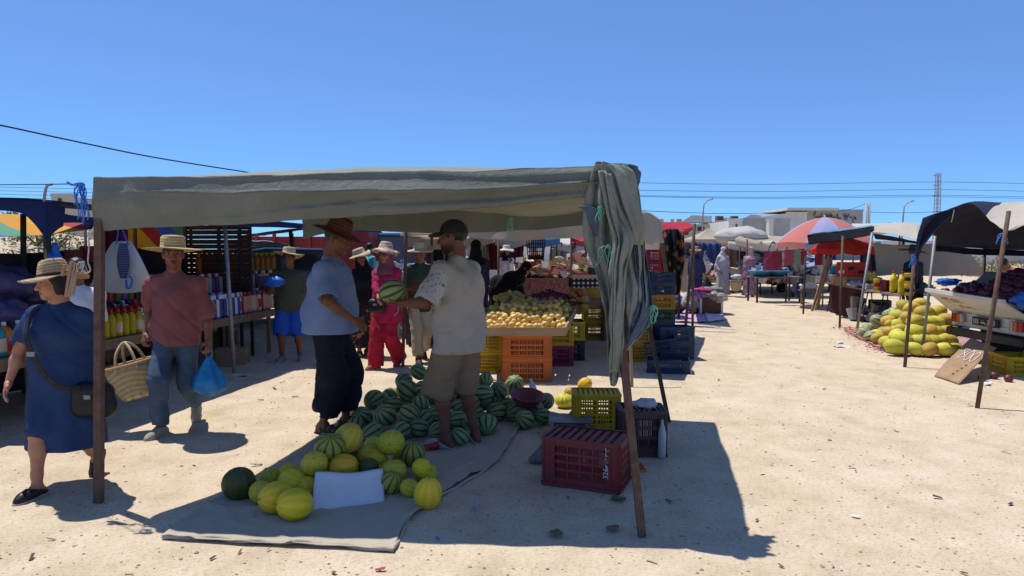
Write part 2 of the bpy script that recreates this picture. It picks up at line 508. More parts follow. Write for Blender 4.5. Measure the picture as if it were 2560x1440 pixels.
    def hand(s, i):
        """palm, four jointed fingers of different lengths, thumb from the side of the palm"""
        st = s.hand_style[i] or {}
        W = s.wr[i]; d = Vector(st['dir']).normalized() if 'dir' in st else (W - s.el[i]).normalized()
        n = Vector(st.get('palm', (-(-1, 1)[i], 0, 0)))          # the way the palm looks
        n = (n - d * n.dot(d)).normalized()
        th = Vector(st['thumb']) if 'thumb' in st else Vector((0, -1, 0))
        lat = d.cross(n)
        if lat.dot(th) < 0: lat = -lat
        q = s.k * .98; cu = st.get('curl', 28); f = SDF()
        R = Matrix((lat, d, n)).transposed()
        f.cap(W - d * .05, W + d * .01, .026 * q, .025 * q, .02)
        f.ell(W + d * .05 * q, (.042 * q, .055 * q, .019 * q), R, .02)
        for j, (o, L, r) in enumerate(((.031, .072, .0092), (.0105, .08, .0095), (-.0105, .075, .0092), (-.031, .058, .0082))):
            p = W + d * (.085 - .004 * abs(j - 1.2)) * q + lat * o * q; pts = [W + d * .045 * q + lat * o * q * .8, p]; a = rad(cu * .5)
            spread = st.get('spread', .0) * o * 20
            for seg in (.42, .33, .25):
                dd = (d * math.cos(a) + n * math.sin(a) + lat * spread * .25).normalized(); p = p + dd * L * seg * q * 1.05; pts.append(p); a += rad(cu)
            f.chain(pts, [r * q * 1.1, r * q * 1.1, r * q, r * q * .95, r * q * .85], .006)
        to = st.get('thumb_out', .75)
        p0 = W + d * .022 * q + lat * .03 * q; p1 = p0 + (d * .7 + lat * to + n * .25).normalized() * .04 * q; p2 = p1 + (d * .9 + lat * to * .45 + n * .35).normalized() * .033 * q
        f.chain([W + d * .02 * q, p0, p1, p2], [.018 * q, .015 * q, .0115 * q, .009 * q], .012)
        V, Q = f.mesh(.0062 if s.fingers else .01); s.pieces.append((V, Q)); s.cols.append(flatcol(V, s.skin))
    def toworld(s, V, sc=1.0):
        sc *= 1.08
        return (np.array(V) * sc) @ np.array(s.HR.transposed()) + np.array(s.HC)
    def make_head(s, hairc='1a1412', brow=None, beard=0.0, beardc='1c1613', moust=0.0, h=None, lip='7d4a40', glasses=False, closed=False):
        f = SDF()
        f.ell((0, .012, .028), (.075, .093, .088)).ell((0, -.02, -.042), (.06, .07, .078)).ell((0, -.066, -.098), (.024, .02, .02))
        f.cap((-.036, -.076, .027), (.036, -.076, .027), .013, None, .02)
        for sx in (-1, 1):
            f.ell((sx * .031, -.1, .006), (.017, .016, .012), None, .012, True)
            f.ell((sx * .043, -.057, -.022), (.022, .022, .02), None, .02)
            f.ell((sx * .031, -.074, .006), (.0125, .0125, .011), None, .004)
            f.ell((sx * .074, .014, -.004), (.01, .02, .031), rot3(0, 0, sx * 18), .008)
        f.cap((0, -.086, .014), (0, -.108, -.032), .008, .0135, .012)
        for sx in (-1, 1): f.ell((sx * .014, -.094, -.036), (.009, .011, .009), None, .008)
        f.ell((0, -.084, -.061), (.023, .012, .007), None, .006).ell((0, -.083, -.074), (.02, .012, .008), None, .006)
        f.cap((0, .02, -.06), (0, .03, -.13), .052, .055, .03)
        V, Q = f.mesh(h or max(.0052, s.vox * .42))
        x, y, z = V[:, 0], V[:, 1], V[:, 2]; ax = np.abs(x)
        C = flatcol(V, s.skin); front = y < -.045
        def put(m, c, a=1.0):
            m = (m * a)[:, None]; C[:] = C * (1 - m) + np.array(lin(c)[:3]) * m
        def blob(cx, cz, rx, rz, soft=.35): return np.clip((1 - np.sqrt(((ax - cx) / rx) ** 2 + ((z - cz) / rz) ** 2)) / soft, 0, 1) * front
        put(blob(.045, -.03, .03, .03, .8), '9c5b4a', .35)
        put(blob(.031, .01, .024, .017, .6), '5a3a2c', .45)
        put(blob(.031, .007, .016, .0085, .3), '93857a', .8); put(blob(.031, .007, .0085, .009, .3), '140d0a', 1)
        put(blob(.031, .0165, .018, .005, .3), '1a100c', .9)
        put(blob(.033, .034, .024, .0075, .3), brow or hairc, .9)
        put(blob(0, -.0675, .025, .012, .3), lip, .9); put(blob(0, -.0675, .022, .0025, .4), '2a1410', .9)
        if moust: put(blob(0, -.051, .034, .0085, .4), beardc, moust)
        if beard:
            m = np.clip((-.035 - z) / .03, 0, 1) * np.clip((.035 - y) / .03, 0, 1) * (1 - blob(0, -.0675, .026, .013, .3)) * np.clip((z + .135) / .02, 0, 1)
            m = np.maximum(m * (1 - np.clip(1 - ax / .03, 0, 1) * (z > -.056)), blob(0, -.051, .034, .009, .4)); put(m, beardc, beard)
        s.pieces.append((s.toworld(V, s.k * 1.02), Q)); s.cols.append(C)
    def finish(s):
        me = np_mesh('body', s.pieces, attr_mat('skin', .55, .35, .12, 120), s.cols)
        return link('body', me, s.root)
    # -- what they wear
    def child(s, name, parts, m): return link(name, np_mesh(name, parts, m), s.root)
    def fold(s, amp=.006, seed=0.0, fx=13, fz=9):
        return lambda X, Y, Z: (amp * np.sin(fx * X + fz * .6 * Z + 2.2 * np.sin(6 * Z + 3 * Y + seed)) * np.sin(fz * Z + 5 * Y + 1.7 * np.sin(7 * X + seed))
                                + amp * .5 * np.sin(27 * X - 19 * Z + 11 * Y + seed * 2)
                                + amp * 1.1 * np.maximum(0, 1 - np.abs(np.sin(fx * .55 * X + fz * .8 * Z + 4 * Y + 1.8 * np.sin(5 * Z + 4 * X + seed))) / .28)).astype(np.float32)
    def shirt(s, m, hem, sleeve=.62, loose=.02, name='shirt', amp=.006, slr=.078, neck=True, flare=0.0, back=1.5, seed=0):
        """hem: height above ground; sleeve: share of the upper arm (over 1 runs on down the forearm)"""
        H, q, w = s.H, s.k, s.w; f = SDF(); lng = []
        for i in (0, 1):
            S_, E_, W_ = s.sh[i], s.el[i], s.wr[i]; ww = w ** .5
            if sleeve <= 1:
                p = S_.lerp(E_, sleeve); d = (E_ - S_).normalized()
                f.cap(S_, p + d * .04, .054 * q * ww, slr * q * ww, .02); f.cap(p + d * (.1 * q), p + d * .3, .1 * q, None, .004, None, True)
            else:
                g = SDF(); p = E_.lerp(W_, sleeve - 1); d = (W_ - E_).normalized()
                g.cap(S_, E_, .06 * q * ww, slr * .88 * q * ww, .03); g.cap(E_, p + d * .03, slr * .85 * q * ww, slr * .68 * q * ww, .03)
                g.cap(p + d * (.07 * q), p + d * .3, .07 * q, None, .004, None, True)
                lng.append(g.mesh(s.vox, fold=s.fold(amp, 3 + i + seed, 9, 17)))
        fl = (s.R @ Vector((0, 1, 0)), back)
        f.cap(s.sh[0], s.sh[1], .046 * q + loose * .4, None, .05)
        for i in (0, 1): f.cap(s.tor(0, .015, .308 * H), s.sh[i].lerp(s.tor(0, 0, .27 * H), .15), .044 * q + loose * .3, .042 * q + loose * .3, .05)
        f.ell(s.tor(0, .005, .2 * H), (.165 * q * w + loose, .12 * q * w + loose, .155 * q + loose), s.R, .05)
        if s.gender:
            for sx in (-1, 1): f.ell(s.tor(sx * .075 * q, -.078 * q * w, .2 * H), (.078 * q + loose * .6,) * 3, s.R, .07)
        up = s.tor(0, 0, .17 * H); dn = Vector((s.pel.x, s.pel.y, hem - .05))
        mid = s.tor(0, -.005, .05 * H)
        if dn.z < mid.z:
            f.cap(up, mid, .155 * q * w + loose, .165 * q * w + loose, .05, fl); f.cap(mid, dn, .165 * q * w + loose, .165 * q * w + loose + flare, .05, ((0, 1, 0), back - .1))
        else: f.cap(up, dn, .155 * q * w + loose, .165 * q * w + loose, .05, fl)
        if neck: f.cap(s.tor(0, .01, .29 * H), s.tor(0, .014, .322 * H), .07 * q, .062 * q, .04)
        parts = [f.mesh(s.vox, [((0, 0, hem), (0, 0, -1))], s.fold(amp, seed))] + lng
        return s.child(name, parts, m)
    def trousers(s, m, to=1.0, rk=.075, rh=.07, name='trousers', amp=.005, top=None, seat=0.0, rt=.098):
        """to: 1 = knee, 2 = ankle"""
        q, w = s.k, s.w ** .5; f = SDF()
        for i in (0, 1):
            A, K, B = s.hip[i], s.knee[i], s.ank[i]
            if to <= 1:
                p = A.lerp(K, to); d = (K - A).normalized()
                f.cap(A, p + d * .04, rt * q * w, rh * q * w, .02); f.cap(p + d * (.11 * q), p + d * .35, .11 * q, None, .004, None, True)
            else:
                p = K.lerp(B, to - 1); d = (B - K).normalized()
                f.cap(A, K, rt * q * w, rk * q * w, .03); f.cap(K, p + d * .03, rk * q * w, rh * q * w, .03)
                f.cap(p + d * (.1 * q), p + d * .3, .1 * q, None, .004, None, True)
        f.ell(s.pel + Vector((0, .012 + seat, .01)), (.172 * q * s.w, .128 * q * s.w, .13 * q), None, .05)
        f.ell(s.tor(0, 0, .07 * s.H), (.155 * q * s.w, .118 * q * s.w, .1 * q), s.R, .05)
        return s.child(name, [f.mesh(s.vox, fold=s.fold(amp, 5, 9, 16))], m)
    def skirt(s, m, hem, r=.26, name='skirt', top=None, amp=.008, lobes=9, back=1.25, shift=(0, 0), topr=.165):
        q, w = s.k, s.w; f = SDF(); t = Vector((s.pel.x, s.pel.y, top or s.pel.z + .08)); b = Vector((s.pel.x + shift[0], s.pel.y + shift[1], hem - .06))
        for i in (0, 1): f.cap(s.hip[i], s.knee[i], .1 * q, .085 * q, .05)
        f.cap(t, b, topr * q * w, r, .06, ((0, 1, 0), back)); f.cap(t, s.pel - Vector((0, -.01, .06)), topr * q * w, .19 * q * w, .06, ((0, 1, 0), 1.3))
        cx, cy = s.pel.x, s.pel.y
        def fd(X, Y, Z):
            a = np.arctan2(Y - cy - shift[1] * .5, X - cx - shift[0] * .5); dn = np.clip((t.z - Z) / max(t.z - hem, .1), 0, 1)
            return (amp * dn * (np.sin(lobes * a + 2 * np.sin(2 * a) + 3 * Z) + .5 * np.sin(lobes * 1.7 * a - 4 * Z)) + .003 * np.sin(22 * Z + 9 * X)).astype(np.float32)
        return s.child(name, [f.mesh(s.vox, [((0, 0, hem), (0, 0, -1))], fd)], m)
    def shoe(s, i, m, sole, kind='shoe'):
        q = s.k; A, R = s.ank[i], s.footR[i]; z0 = -.045 * s.H
        pt = lambda x, y, zz: A + R @ Vector((x * q, y * q, zz))
        up = R @ Vector((0, 0, 1)); h = .008 if s.vox < .02 else .014
        f = SDF(); s.foot(f, i, .009, .02)
        cuts = [(tuple(pt(0, 0, z0 + .012)), tuple(-up))]
        if kind == 'shoe': cuts.append((tuple(pt(0, 0, .012)), tuple(up)))
        elif kind in ('flat', 'clog'): n = (R @ Vector((0, .38, 1))).normalized(); cuts.append((tuple(pt(0, -.055, z0 + .068)), tuple(n)))
        if kind == 'sandal':
            mb = MB()
            for (y, zz, wd) in ((-.135, -.03, .04), (-.09, -.012, .042), (-.045, .006, .042), (.0, .02, .04), (.04, -.005, .036)):
                mb.tube([pt(wd * math.cos(a), y, z0 + .012 + (zz - z0 + .004) * math.sin(a)) for a in (PI * j / 8 for j in range(9))], .0085, 6)
            for sx in (-1, 1): mb.tube([pt(sx * .04, -.13, z0 + .025), pt(sx * .043, -.04, z0 + .04), pt(sx * .036, .03, z0 + .05), pt(0, .068, z0 + .06)], .008, 6)
            o = mb.build('shoe', m, s.root, smooth=True)
        else:
            o = s.child('shoe', [f.mesh(h, cuts)], m)
        mb = MB(); out = [(0, .078), (.028, .068), (.037, .03), (.034, -.03), (.042, -.09), (.043, -.135), (.033, -.185), (.01, -.207), (-.014, -.207), (-.036, -.185), (-.043, -.135), (-.04, -.09), (-.034, -.03), (-.037, .03), (-.028, .068)]
        mb.poly([pt(x * 1.03, y * 1.02, z0 + .016) for x, y in out], .018, up)
        mb.build('sole', sole, o); 
        return o
    def hat(s, m, r=.19, crown=.1, cr=.085, top=.072, tilt=(0, 0), band=None, wave=.012, droop=.02, pinch=0.0, z=.06, name='hat', up=0.0):
        mb = MB(); n = 36; prof = [(top * .45, crown), (top * .85, crown - .004), (top * 1.0, crown - .016), ((cr + top) / 2, crown * .5), (cr, .004), (cr + .006, 0), (cr + (r - cr) * .35, -droop * .15), (cr + (r - cr) * .7, -droop * .55), (r, -droop), (r - .004, -droop - .006), (cr + (r - cr) * .5, -droop * .35 - .006), (cr - .004, -.006)]
        def f(rr, zz, a):
            t = max(0, (rr - cr) / (r - cr)); z2 = zz + t * t * (wave * math.sin(2 * a + 1) + wave * .6 * math.sin(3 * a + .4)) + up * t * t * abs(math.cos(a)) ** 2
            if zz > crown * .6 and pinch: z2 -= pinch * max(0, 1 - abs(rr * math.cos(a)) / .045) * (1 if rr < top else .5)
            k = 1.12
            return (rr * math.cos(a), rr * math.sin(a) * k, z2)
        vs = [f(rr, zz, 2 * PI * j / n) for rr, zz in prof for j in range(n)]
        fs = [[i * n + (j + 1) % n, i * n + j, i * n + n + j, i * n + n + (j + 1) % n] for i in range(len(prof) - 1) for j in range(n)] + [list(range(n))]
        mb.add(vs, fs); o = mb.build(name, m, s.root, smooth=True)
        M = Matrix.Translation(s.HC + s.HR @ Vector((0, .01, z * s.k))) @ (s.HR @ rot3(tilt[0], tilt[1], 0)).to_4x4()
        o.matrix_local = M; o.scale = (s.k * 1.12,) * 3
        if band:
            b = MB(); b.add([f(cr * (1 - .12 * h2) + .003, .006 + h2 * .028, 2 * PI * j / n) for h2 in (0, 1) for j in range(n)], [[j, (j + 1) % n, n + (j + 1) % n, n + j] for j in range(n)])
            b.build('hat_band', band, o, smooth=True)
        return o
    def cap_hat(s, m):
        f = SDF(); f.ell((0, .012, .036), (.084, .1, .09)); V, Q = f.mesh(.007, [((0, 0, .022), (0, -.12, -1))])
        g = SDF(); g.cap((-.03, -.085, .03), (.03, -.085, .03), .05, None, .01, ((0, 0, 1), 4)).cap((-.012, -.125, .022), (.012, -.125, .022), .042, None, .03, ((0, 0, 1), 5)); V2, Q2 = g.mesh(.006)
        return s.child('cap', [(s.toworld(V, s.k * 1.04), Q), (s.toworld(V2, s.k * 1.04), Q2)], m)
    def hair(s, m, kind='short'):
        f = SDF(); f.ell((0, .018, .032), (.082, .095, .091))
        if kind == 'bob': f.ell((0, .05, -.04), (.078, .055, .085), None, .04); f.ell((-.066, .005, -.03), (.018, .03, .06)).ell((.066, .005, -.03), (.018, .03, .06))
        f.ell((0, -.09, -.035), (.075, .082, .095), None, .015, True)
        if kind == 'short': f.ell((0, .02, -.085), (.12, .12, .05), None, .02, True)
        V, Q = f.mesh(max(.008, s.vox * .6), fold=lambda X, Y, Z: (.003 * np.sin(90 * X + 40 * Z) * np.sin(70 * Y)).astype(np.float32))
        return s.child('hair', [(s.toworld(V, s.k * 1.02), Q)], m)
    def hijab(s, m, cape=True, long=.12, name='headscarf', open_=1.0):
        f = SDF(); f.ell((0, .018, .03), (.088, .105, .1)).ell((0, .01, -.06), (.074, .075, .09))
        f.cap((0, .015, -.08), (0, .03, -.2), .085, .12, .05)
        if cape: f.ell((0, .03, -.25), (.19, .14, .09), None, .06).ell((0, -.06, -.15 - long), (.1, .06, long), None, .06)
        if open_: f.ell((0, -.13, -.024), (.06 * open_, .1, .094 * open_), None, .008, True)
        V, Q = f.mesh(max(.009, s.vox * .7), fold=lambda X, Y, Z: (.005 * np.sin(34 * (Z + .5 * np.abs(X)) + 9 * Y) + .003 * np.sin(60 * X + 30 * Z)).astype(np.float32))
        return s.child(name, [(s.toworld(V, s.k * 1.03), Q)], m)
# ================================================================ the ground
def sand():
    t = NT('sand'); co = t.coord('Object')
    mid = t.math('ADD', t.math('MULTIPLY', t.noise(co, 2.6, 5, .7), .6), t.math('ADD', t.math('MULTIPLY', t.noise(co, .45, 3, .6, 1.0), .2), t.math('MULTIPLY', t.noise(t.coord('Object', (2.4, .16, 1)), 1, 3, .6, .6), .2))); fine = t.noise(co, 42, 4, .75)
    col = t.ramp(mid, [(.34, (.44, .345, .225)), (.5, (.565, .455, .32)), (.66, (.645, .535, .40))])
    col = t.mix(.6, col, t.ramp(fine, [(.3, (.5, .46, .42)), (.5, (1, 1, 1)), (.75, (1.12, 1.1, 1.08))]), 'MULTIPLY')
    h = t.math('ADD', t.math('MULTIPLY', t.noise(co, 13, 3, .7), .5), t.math('MULTIPLY', fine, .35))
    MATS['sand'] = t.finish(col, .95, t.bump(h, .5, .03), .1)
    return MATS['sand']
def hgt(x, y):
    """lie of the land: trodden flat in the market, a heap of spoil far left, a low rise far behind"""
    z = 0.0
    d = ((x + 16.4) / 4.6) ** 2 + ((y - 24) / 5.5) ** 2
    z += 2.15 * math.exp(-d * 1.4) * (1 + .15 * noise.noise(Vector((x * .5, y * .5, 3))))
    d = ((x + 24) / 7.0) ** 2 + ((y - 33) / 8) ** 2
    z += 1.6 * math.exp(-d)
    if y > 60: z += .55 * min(1, (y - 60) / 60) * .0
    near = max(0, 1 - math.hypot(x, y - 7) / 16)
    z += near * (.010 * noise.noise(Vector((x * 1.7, y * 1.7, 0))) + .006 * noise.noise(Vector((x * 6, y * 6, 1))))
    return z
def axis(lo, a, b, hi, st):
    xs = list(np.arange(a, b, st)); k = st; v = xs[-1]
    while v < hi: k *= 1.22; v += k; xs.append(v)
    k = st; v = xs[0]
    while v > lo: k *= 1.22; v -= k; xs.insert(0, v)
    return xs
xs, ys = axis(-1600, -7.5, 7.5, 1600, .085), axis(-60, 2.2, 14, 1900, .075)
mb = MB(); w_ = len(xs)
mb.add([(x, y, hgt(x, y)) for y in ys for x in xs], [[j * w_ + i, j * w_ + i + 1, j * w_ + w_ + i + 1, j * w_ + w_ + i] for j in range(len(ys) - 1) for i in range(w_ - 1)])
T(mb.build('ground', sand(), smooth=True), 'pale trodden sandy earth of the market ground', None, None, 'structure')

# loose stones and crumbs of earth lying about
rnd = random.Random(4)
stone_m = mat('stone', (.40, .32, .23), (.22, .17, .12), 8, .9, .4, 40)
mb = MB()
def pebble(x, y, r):
    n = 6; z = hgt(x, y); a0 = rnd.random() * 6; q = rnd.uniform(.6, 1.0); vs = []
    for (rr, zz) in ((1, -.1), (.92, .35 * q), (.45, .75 * q)):
        for j in range(n):
            a = a0 + 2 * PI * j / n; k = rr * r * rnd.uniform(.75, 1.15)
            vs.append((x + k * math.cos(a) * 1.2, y + k * math.sin(a), z + zz * r))
    mb.add(vs, [[i * n + j, i * n + (j + 1) % n, i * n + n + (j + 1) % n, i * n + n + j] for i in (0, 1) for j in range(n)] + [list(range(2 * n, 3 * n))])
for k in range(7600):
    y = 2.9 + 13 * rnd.random() ** 1.7; x = rnd.uniform(-1, 1) * (y * .8 + .6)
    pebble(x, y, .0025 + .0075 * rnd.random() ** 3.5)
for k in range(30):
    y = 3 + 11 * rnd.random() ** 1.3; x = rnd.uniform(-1, 1) * (y * .8)
    pebble(x, y, .009 + .008 * rnd.random() ** 2)
T(mb.build('gravel', stone_m, smooth=False), 'small stones and crumbs of earth scattered over the sand', None, None, 'stuff')
# ================================================================ the grey stall in front
rust = mat('rusty_steel', (.085, .048, .033), (.14, .085, .06), 14, .8, .4, 90, .3)
steel = mat('galvanised_steel', (.30, .30, .29), (.20, .20, .2), 16, .5, .2, 80, .5)
dark_iron = mat('dark_iron', (.035, .028, .025), (.06, .045, .038), 12, .7, .3, 80)
grey_canvas = cloth('grey_canvas', (.125, .138, .115), (.185, .195, .165), 0, 1.6)
def two_sided(name, outer, outer2, inner, trans=0.0):
    t = NT(name); co = t.coord('Object'); g = t.n('NewGeometry')
    a = t.ramp(t.noise(co, 1.8, 5, .6, .5), [(.3, outer), (.7, outer2)])
    col = t.mix(g.outputs['Backfacing'], a, lin(inner))
    w1 = t.noise(co, 9, 4, .6, 1.4); w2 = t.noise(co, 220, 2)
    return t.finish(col, .9, t.bump(t.math('ADD', w1, t.math('MULTIPLY', w2, .1)), .4, .02), .12, 0, trans)
roof_canvas = two_sided('roof_canvas', (.22, .235, .20), (.28, .29, .25), (.34, .31, .23), .04)
stall = E('market_stall', (-.8, 5.6, 0), 0, 'open stall under a sagging grey canvas awning over the melons', 'stall')
def pole(name, a, b, w, m, parent, sq=True):
    a, b = Vector(a), Vector(b); mb = MB()
    if sq: mb.bar(a - Vector(parent.location), b - Vector(parent.location), w, w, (0, 1, 0))
    else: mb.tube([a - Vector(parent.location), b - Vector(parent.location)], w / 2, 10)
    return mb.build(name, m, parent, smooth=not sq)
FLb, FLt = G(247, 1255), Vector((-2.62, 4.37, 2.05))
FRb, FRt = G(1605, 1340), P(1512, 440, 4.25)
RRb, RRt = G(1672, 1055), P(1568, 545, 6.8)
RLb, RLt = Vector((-2.15, 7.25, 0)), Vector((-2.2, 7.2, 2.02))
pole('pole', FLb, FLt, .046, rust, stall); pole('pole', FRb, FRt, .043, rust, stall); pole('pole', RRb, RRt, .035, dark_iron, stall)
off = Vector(stall.location)
def rel(rows): return [[Vector(p) - off for p in r] for r in rows]
for a, b in ((FLt, FRt), (FRt, RRt)): 
    m = MB(); m.bar(a - off, b - off, .03, .03); m.build('crossbar', rust, stall)
roof = [[(-2.64, 4.34, 2.07), (-1.9, 4.3, 2.065), (-1.0, 4.28, 2.09), (-.2, 4.25, 2.10), (.62, 4.22, 2.12)],
        [(-2.56, 5.0, 2.085), (-1.85, 4.98, 2.17), (-.9, 4.97, 2.2), (-.1, 4.95, 2.2), (.80, 4.95, 2.15)],
        [(-2.46, 5.7, 2.09), (-1.75, 5.7, 2.225), (-.8, 5.7, 2.27), (.0, 5.7, 2.24), (.97, 5.7, 2.14)],
        [(-2.34, 6.4, 2.06), (-1.6, 6.4, 2.10), (-.6, 6.4, 2.14), (.2, 6.4, 2.08), (1.12, 6.4, 2.1)],
        [(-2.2, 7.2, 2.02), (-1.4, 7.15, 1.965), (-.5, 7.1, 2.01), (.35, 7.05, 1.95), (1.22, 6.85, 2.07)]]
sheet('awning_roof', rel(roof), roof_canvas, stall, 60, 40, .014, 2.4)
# the front flap, deep on the left, rolling up to the right
top = roof[0]
def fb(px, py, Y): return P(px, py, Y)
bot = [fb(238, 578, 4.36), fb(560, 561, 4.33), fb(830, 545, 4.29), fb(1100, 529, 4.27), fb(1470, 492, 4.2)]
mid = [Vector(t).lerp(b, .5) + Vector((0, -.025, 0)) for t, b in zip(top, bot)]
mid[0] += Vector((-.0, .02, 0))
def fr(u, v):
    k = math.sin(PI * v)
    cr = lambda s: max(0, 1 - abs(s)) ** 2
    d = -.03 * cr((v - .30 - .25 * u) / .06) * min(1, u * 3) - .02 * cr((v - .75 + .5 * (u - .4)) / .05) * (u > .2) - .022 * cr((u - .09 - .04 * v) / .02) + .016 * math.sin(3.1 * PI * v + 2.0 * u) * (0.35 + .65 * u) + .014 * math.sin(16 * (v - .42 * u) + 2) * math.exp(-((u - .75) / .35) ** 2)
    return (0, -abs(.02 * k) + d * k * 1.3, 0)
sheet('front_flap', rel([[Vector(t) + Vector((0, -.004, .004)) for t in top], mid, bot]), grey_canvas, stall, 70, 26, .010, 3.2, ripple=fr)
side_t = [Vector(r[0]) for r in roof]
side_b = [fb(238, 578, 4.37), fb(250, 570, 4.55), Vector((-2.5, 5.0, 2.0)), Vector((-2.42, 5.8, 2.03)), Vector((-2.2, 7.2, 1.97))]
sheet('side_flap', rel([side_t, side_b]), grey_canvas, stall, 30, 8, .008, 4)
rt = [Vector(p) + Vector((0, -.03, .05)) for p in roof[4]]
rb = [Vector((-2.2, 7.24, 1.72)), P(860, 577, 7.2), P(1100, 583, 7.15), P(1300, 577, 7.1), P(1490, 560, 6.9)]
sheet('rear_flap', rel([rt, rb]), grey_canvas, stall, 40, 10, .012, 3, seed=3)
# bunched canvas lashed to the front right pole
def bunch(name, prof, m, lobes=7, amp=.2, seed=0, n=48, depth=.75, tw=.6):
    """prof: (px, py, half width px, distance, turn)"""
    rows = []; pts = [Vector((P(a, b, d).x, d, P(a, b, d).z)) for a, b, w, d in prof]; ws = [w * S(d) for a, b, w, d in prof]
    N = 44; mb = MB(); ctr = spline(pts, N); wr = [catmull([Vector((w, 0, 0)) for w in ws], i / N).x for i in range(N + 1)]
    for i in range(N + 1):
        t = i / N
        for j in range(n):
            a = 2 * PI * j / n
            k = 1 + amp * math.sin(lobes * a + tw * 6 * t + seed) + amp * .55 * math.sin((lobes * 2 - 3) * a - 5 * t + seed * 2) + .3 * amp * noise.noise(Vector((math.cos(a) * 2, math.sin(a) * 2, t * 6 + seed)))
            k *= 1 + .06 * math.sin(17 * t + 2 * a + seed); k += amp * .8 * (.5 - abs(math.sin((lobes + 2) * .5 * a + 3 * t + 2.5 * noise.noise(Vector((a, t * 3, seed))) + seed)))
            rows.append(ctr[i] + Vector((math.cos(a) * wr[i] * k, math.sin(a) * wr[i] * k * depth, 0)) - off)
    mb.add(rows, [[i * n + (j + 1) % n, i * n + j, i * n + n + j, i * n + n + (j + 1) % n] for i in range(N) for j in range(n)] + [list(range(n)), list(range((N + 1) * n - 1, N * n - 1, -1))])
    return mb.build(name, m, stall, smooth=True)
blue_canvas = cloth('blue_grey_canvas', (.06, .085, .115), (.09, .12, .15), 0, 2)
def pleat(k, amp, seed, fade=1.0):
    """sharp hanging folds"""
    def f(u, v):
        w = k * u + .9 * math.sin(2.2 * v + seed) + 1.6 * noise.noise(Vector((u * 3, v * 2.2, seed))); s_ = abs(math.sin(PI * w))
        return (.012 * math.sin(2 * PI * w + 1), amp * (.5 - s_ ** .75) * (.55 + .45 * math.sin(PI * min(1, v * 1.2 + .1))) + .012 * noise.noise(Vector((u * 9, v * 14, seed))), .01 * math.sin(11 * v + 5 * u + seed))
    return f
def hang(name, rows, m, k, amp, seed, nu=70, nv=60, bow=.05):
    """rows: (left px, right px, py, distance) from the top down; the middle bows towards the viewer"""
    rr_ = [[P(l + (r - l) * t, py, d - bow * math.sin(PI * t)) for t in (0, .33, .67, 1)] for l, r, py, d in rows]
    return sheet(name, rel(rr_), m, stall, nu, nv, .006, 6, .004, seed, pleat(k, amp, seed))
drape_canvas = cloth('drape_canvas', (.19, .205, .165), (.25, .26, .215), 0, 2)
hang('drape', [(1490, 1565, 408, 4.2), (1472, 1585, 455, 4.18), (1455, 1600, 530, 4.16), (1462, 1604, 610, 4.14), (1495, 1608, 690, 4.12), (1508, 1616, 760, 4.1), (1514, 1604, 830, 4.08), (1520, 1560, 890, 4.05), (1529, 1535, 962, 4.02)], drape_canvas, 3.4, .085, 1)
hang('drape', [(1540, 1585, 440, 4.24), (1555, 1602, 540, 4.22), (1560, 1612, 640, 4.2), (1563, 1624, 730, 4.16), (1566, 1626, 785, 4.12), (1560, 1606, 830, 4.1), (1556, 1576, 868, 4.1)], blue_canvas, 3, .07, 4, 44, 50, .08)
hang('drape', [(1500, 1530, 430, 4.08), (1515, 1552, 520, 4.06), (1530, 1580, 600, 4.04), (1525, 1566, 680, 4.0), (1522, 1560, 780, 3.98), (1524, 1556, 860, 3.98), (1528, 1545, 930, 3.99)], drape_canvas, 1.7, .05, 7, 36, 50, .05)
bunch('drape_fold', [(1488, 428, 8, 4.14), (1518, 412, 24, 4.12), (1552, 440, 30, 4.1), (1572, 510, 26, 4.07), (1590, 575, 22, 4.06), (1590, 612, 12, 4.09)], drape_canvas, 5, .22, 3, 40)
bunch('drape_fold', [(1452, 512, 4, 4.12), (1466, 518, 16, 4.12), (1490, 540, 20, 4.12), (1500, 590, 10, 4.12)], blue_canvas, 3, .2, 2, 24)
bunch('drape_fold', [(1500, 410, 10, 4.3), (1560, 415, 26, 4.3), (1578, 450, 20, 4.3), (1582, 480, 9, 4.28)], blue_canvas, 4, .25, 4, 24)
# cords
cord_blue = mat('cord_blue', (.02, .14, .55), (.03, .22, .7), 30, .6)
cord_green = mat('cord_green', (.12, .42, .28), (.2, .55, .38), 30, .6)
cord_white = mat('cord_white', (.55, .53, .5), (.4, .38, .35), 30, .8)
def tassel(name, at, n, L, spread, m, parent, seed, r=.003):
    rr = random.Random(seed); mb = MB(); o = Vector(parent.location)
    for k in range(n):
        a = rr.uniform(0, 2 * PI); l = L * rr.uniform(.55, 1); w = spread * rr.uniform(.2, 1)
        pts = [Vector(at) - o + Vector((math.cos(a) * w * t + .012 * math.sin(9 * t + k), math.sin(a) * w * t * .5, -l * t ** 1.1 + .05 * math.sin(PI * t))) for t in (0, .15, .3, .45, .6, .75, .9, 1)]
        mb.tube(pts, r, 5)
    return mb.build(name, m, parent, smooth=True)
tassel('cord', P(203, 458, 4.33), 9, .26, .05, cord_blue, stall, 3, .0035); tassel('cord', P(198, 470, 4.33), 5, .12, .05, cord_blue, stall, 5)
mb = MB(); mb.tube([p - off for p in spline([P(168, 455, 4.33), P(182, 462, 4.33), P(200, 458, 4.33), P(210, 462, 4.35)], 12)], .009, 6); mb.build('cord', cord_blue, stall, smooth=True)
tassel('cord', P(1500, 528, 4.07), 6, .09, .03, cord_green, stall, 8, .0024); tassel('cord', P(1520, 620, 4.02), 9, .14, .09, cord_green, stall, 11, .0018); tassel('cord', P(1632, 772, 4.1), 10, .12, .05, cord_green, stall, 9, .0024)
tassel('cord', P(1275, 546, 7.0), 6, .2, .05, cord_green, stall, 14, .004)
mb = MB()
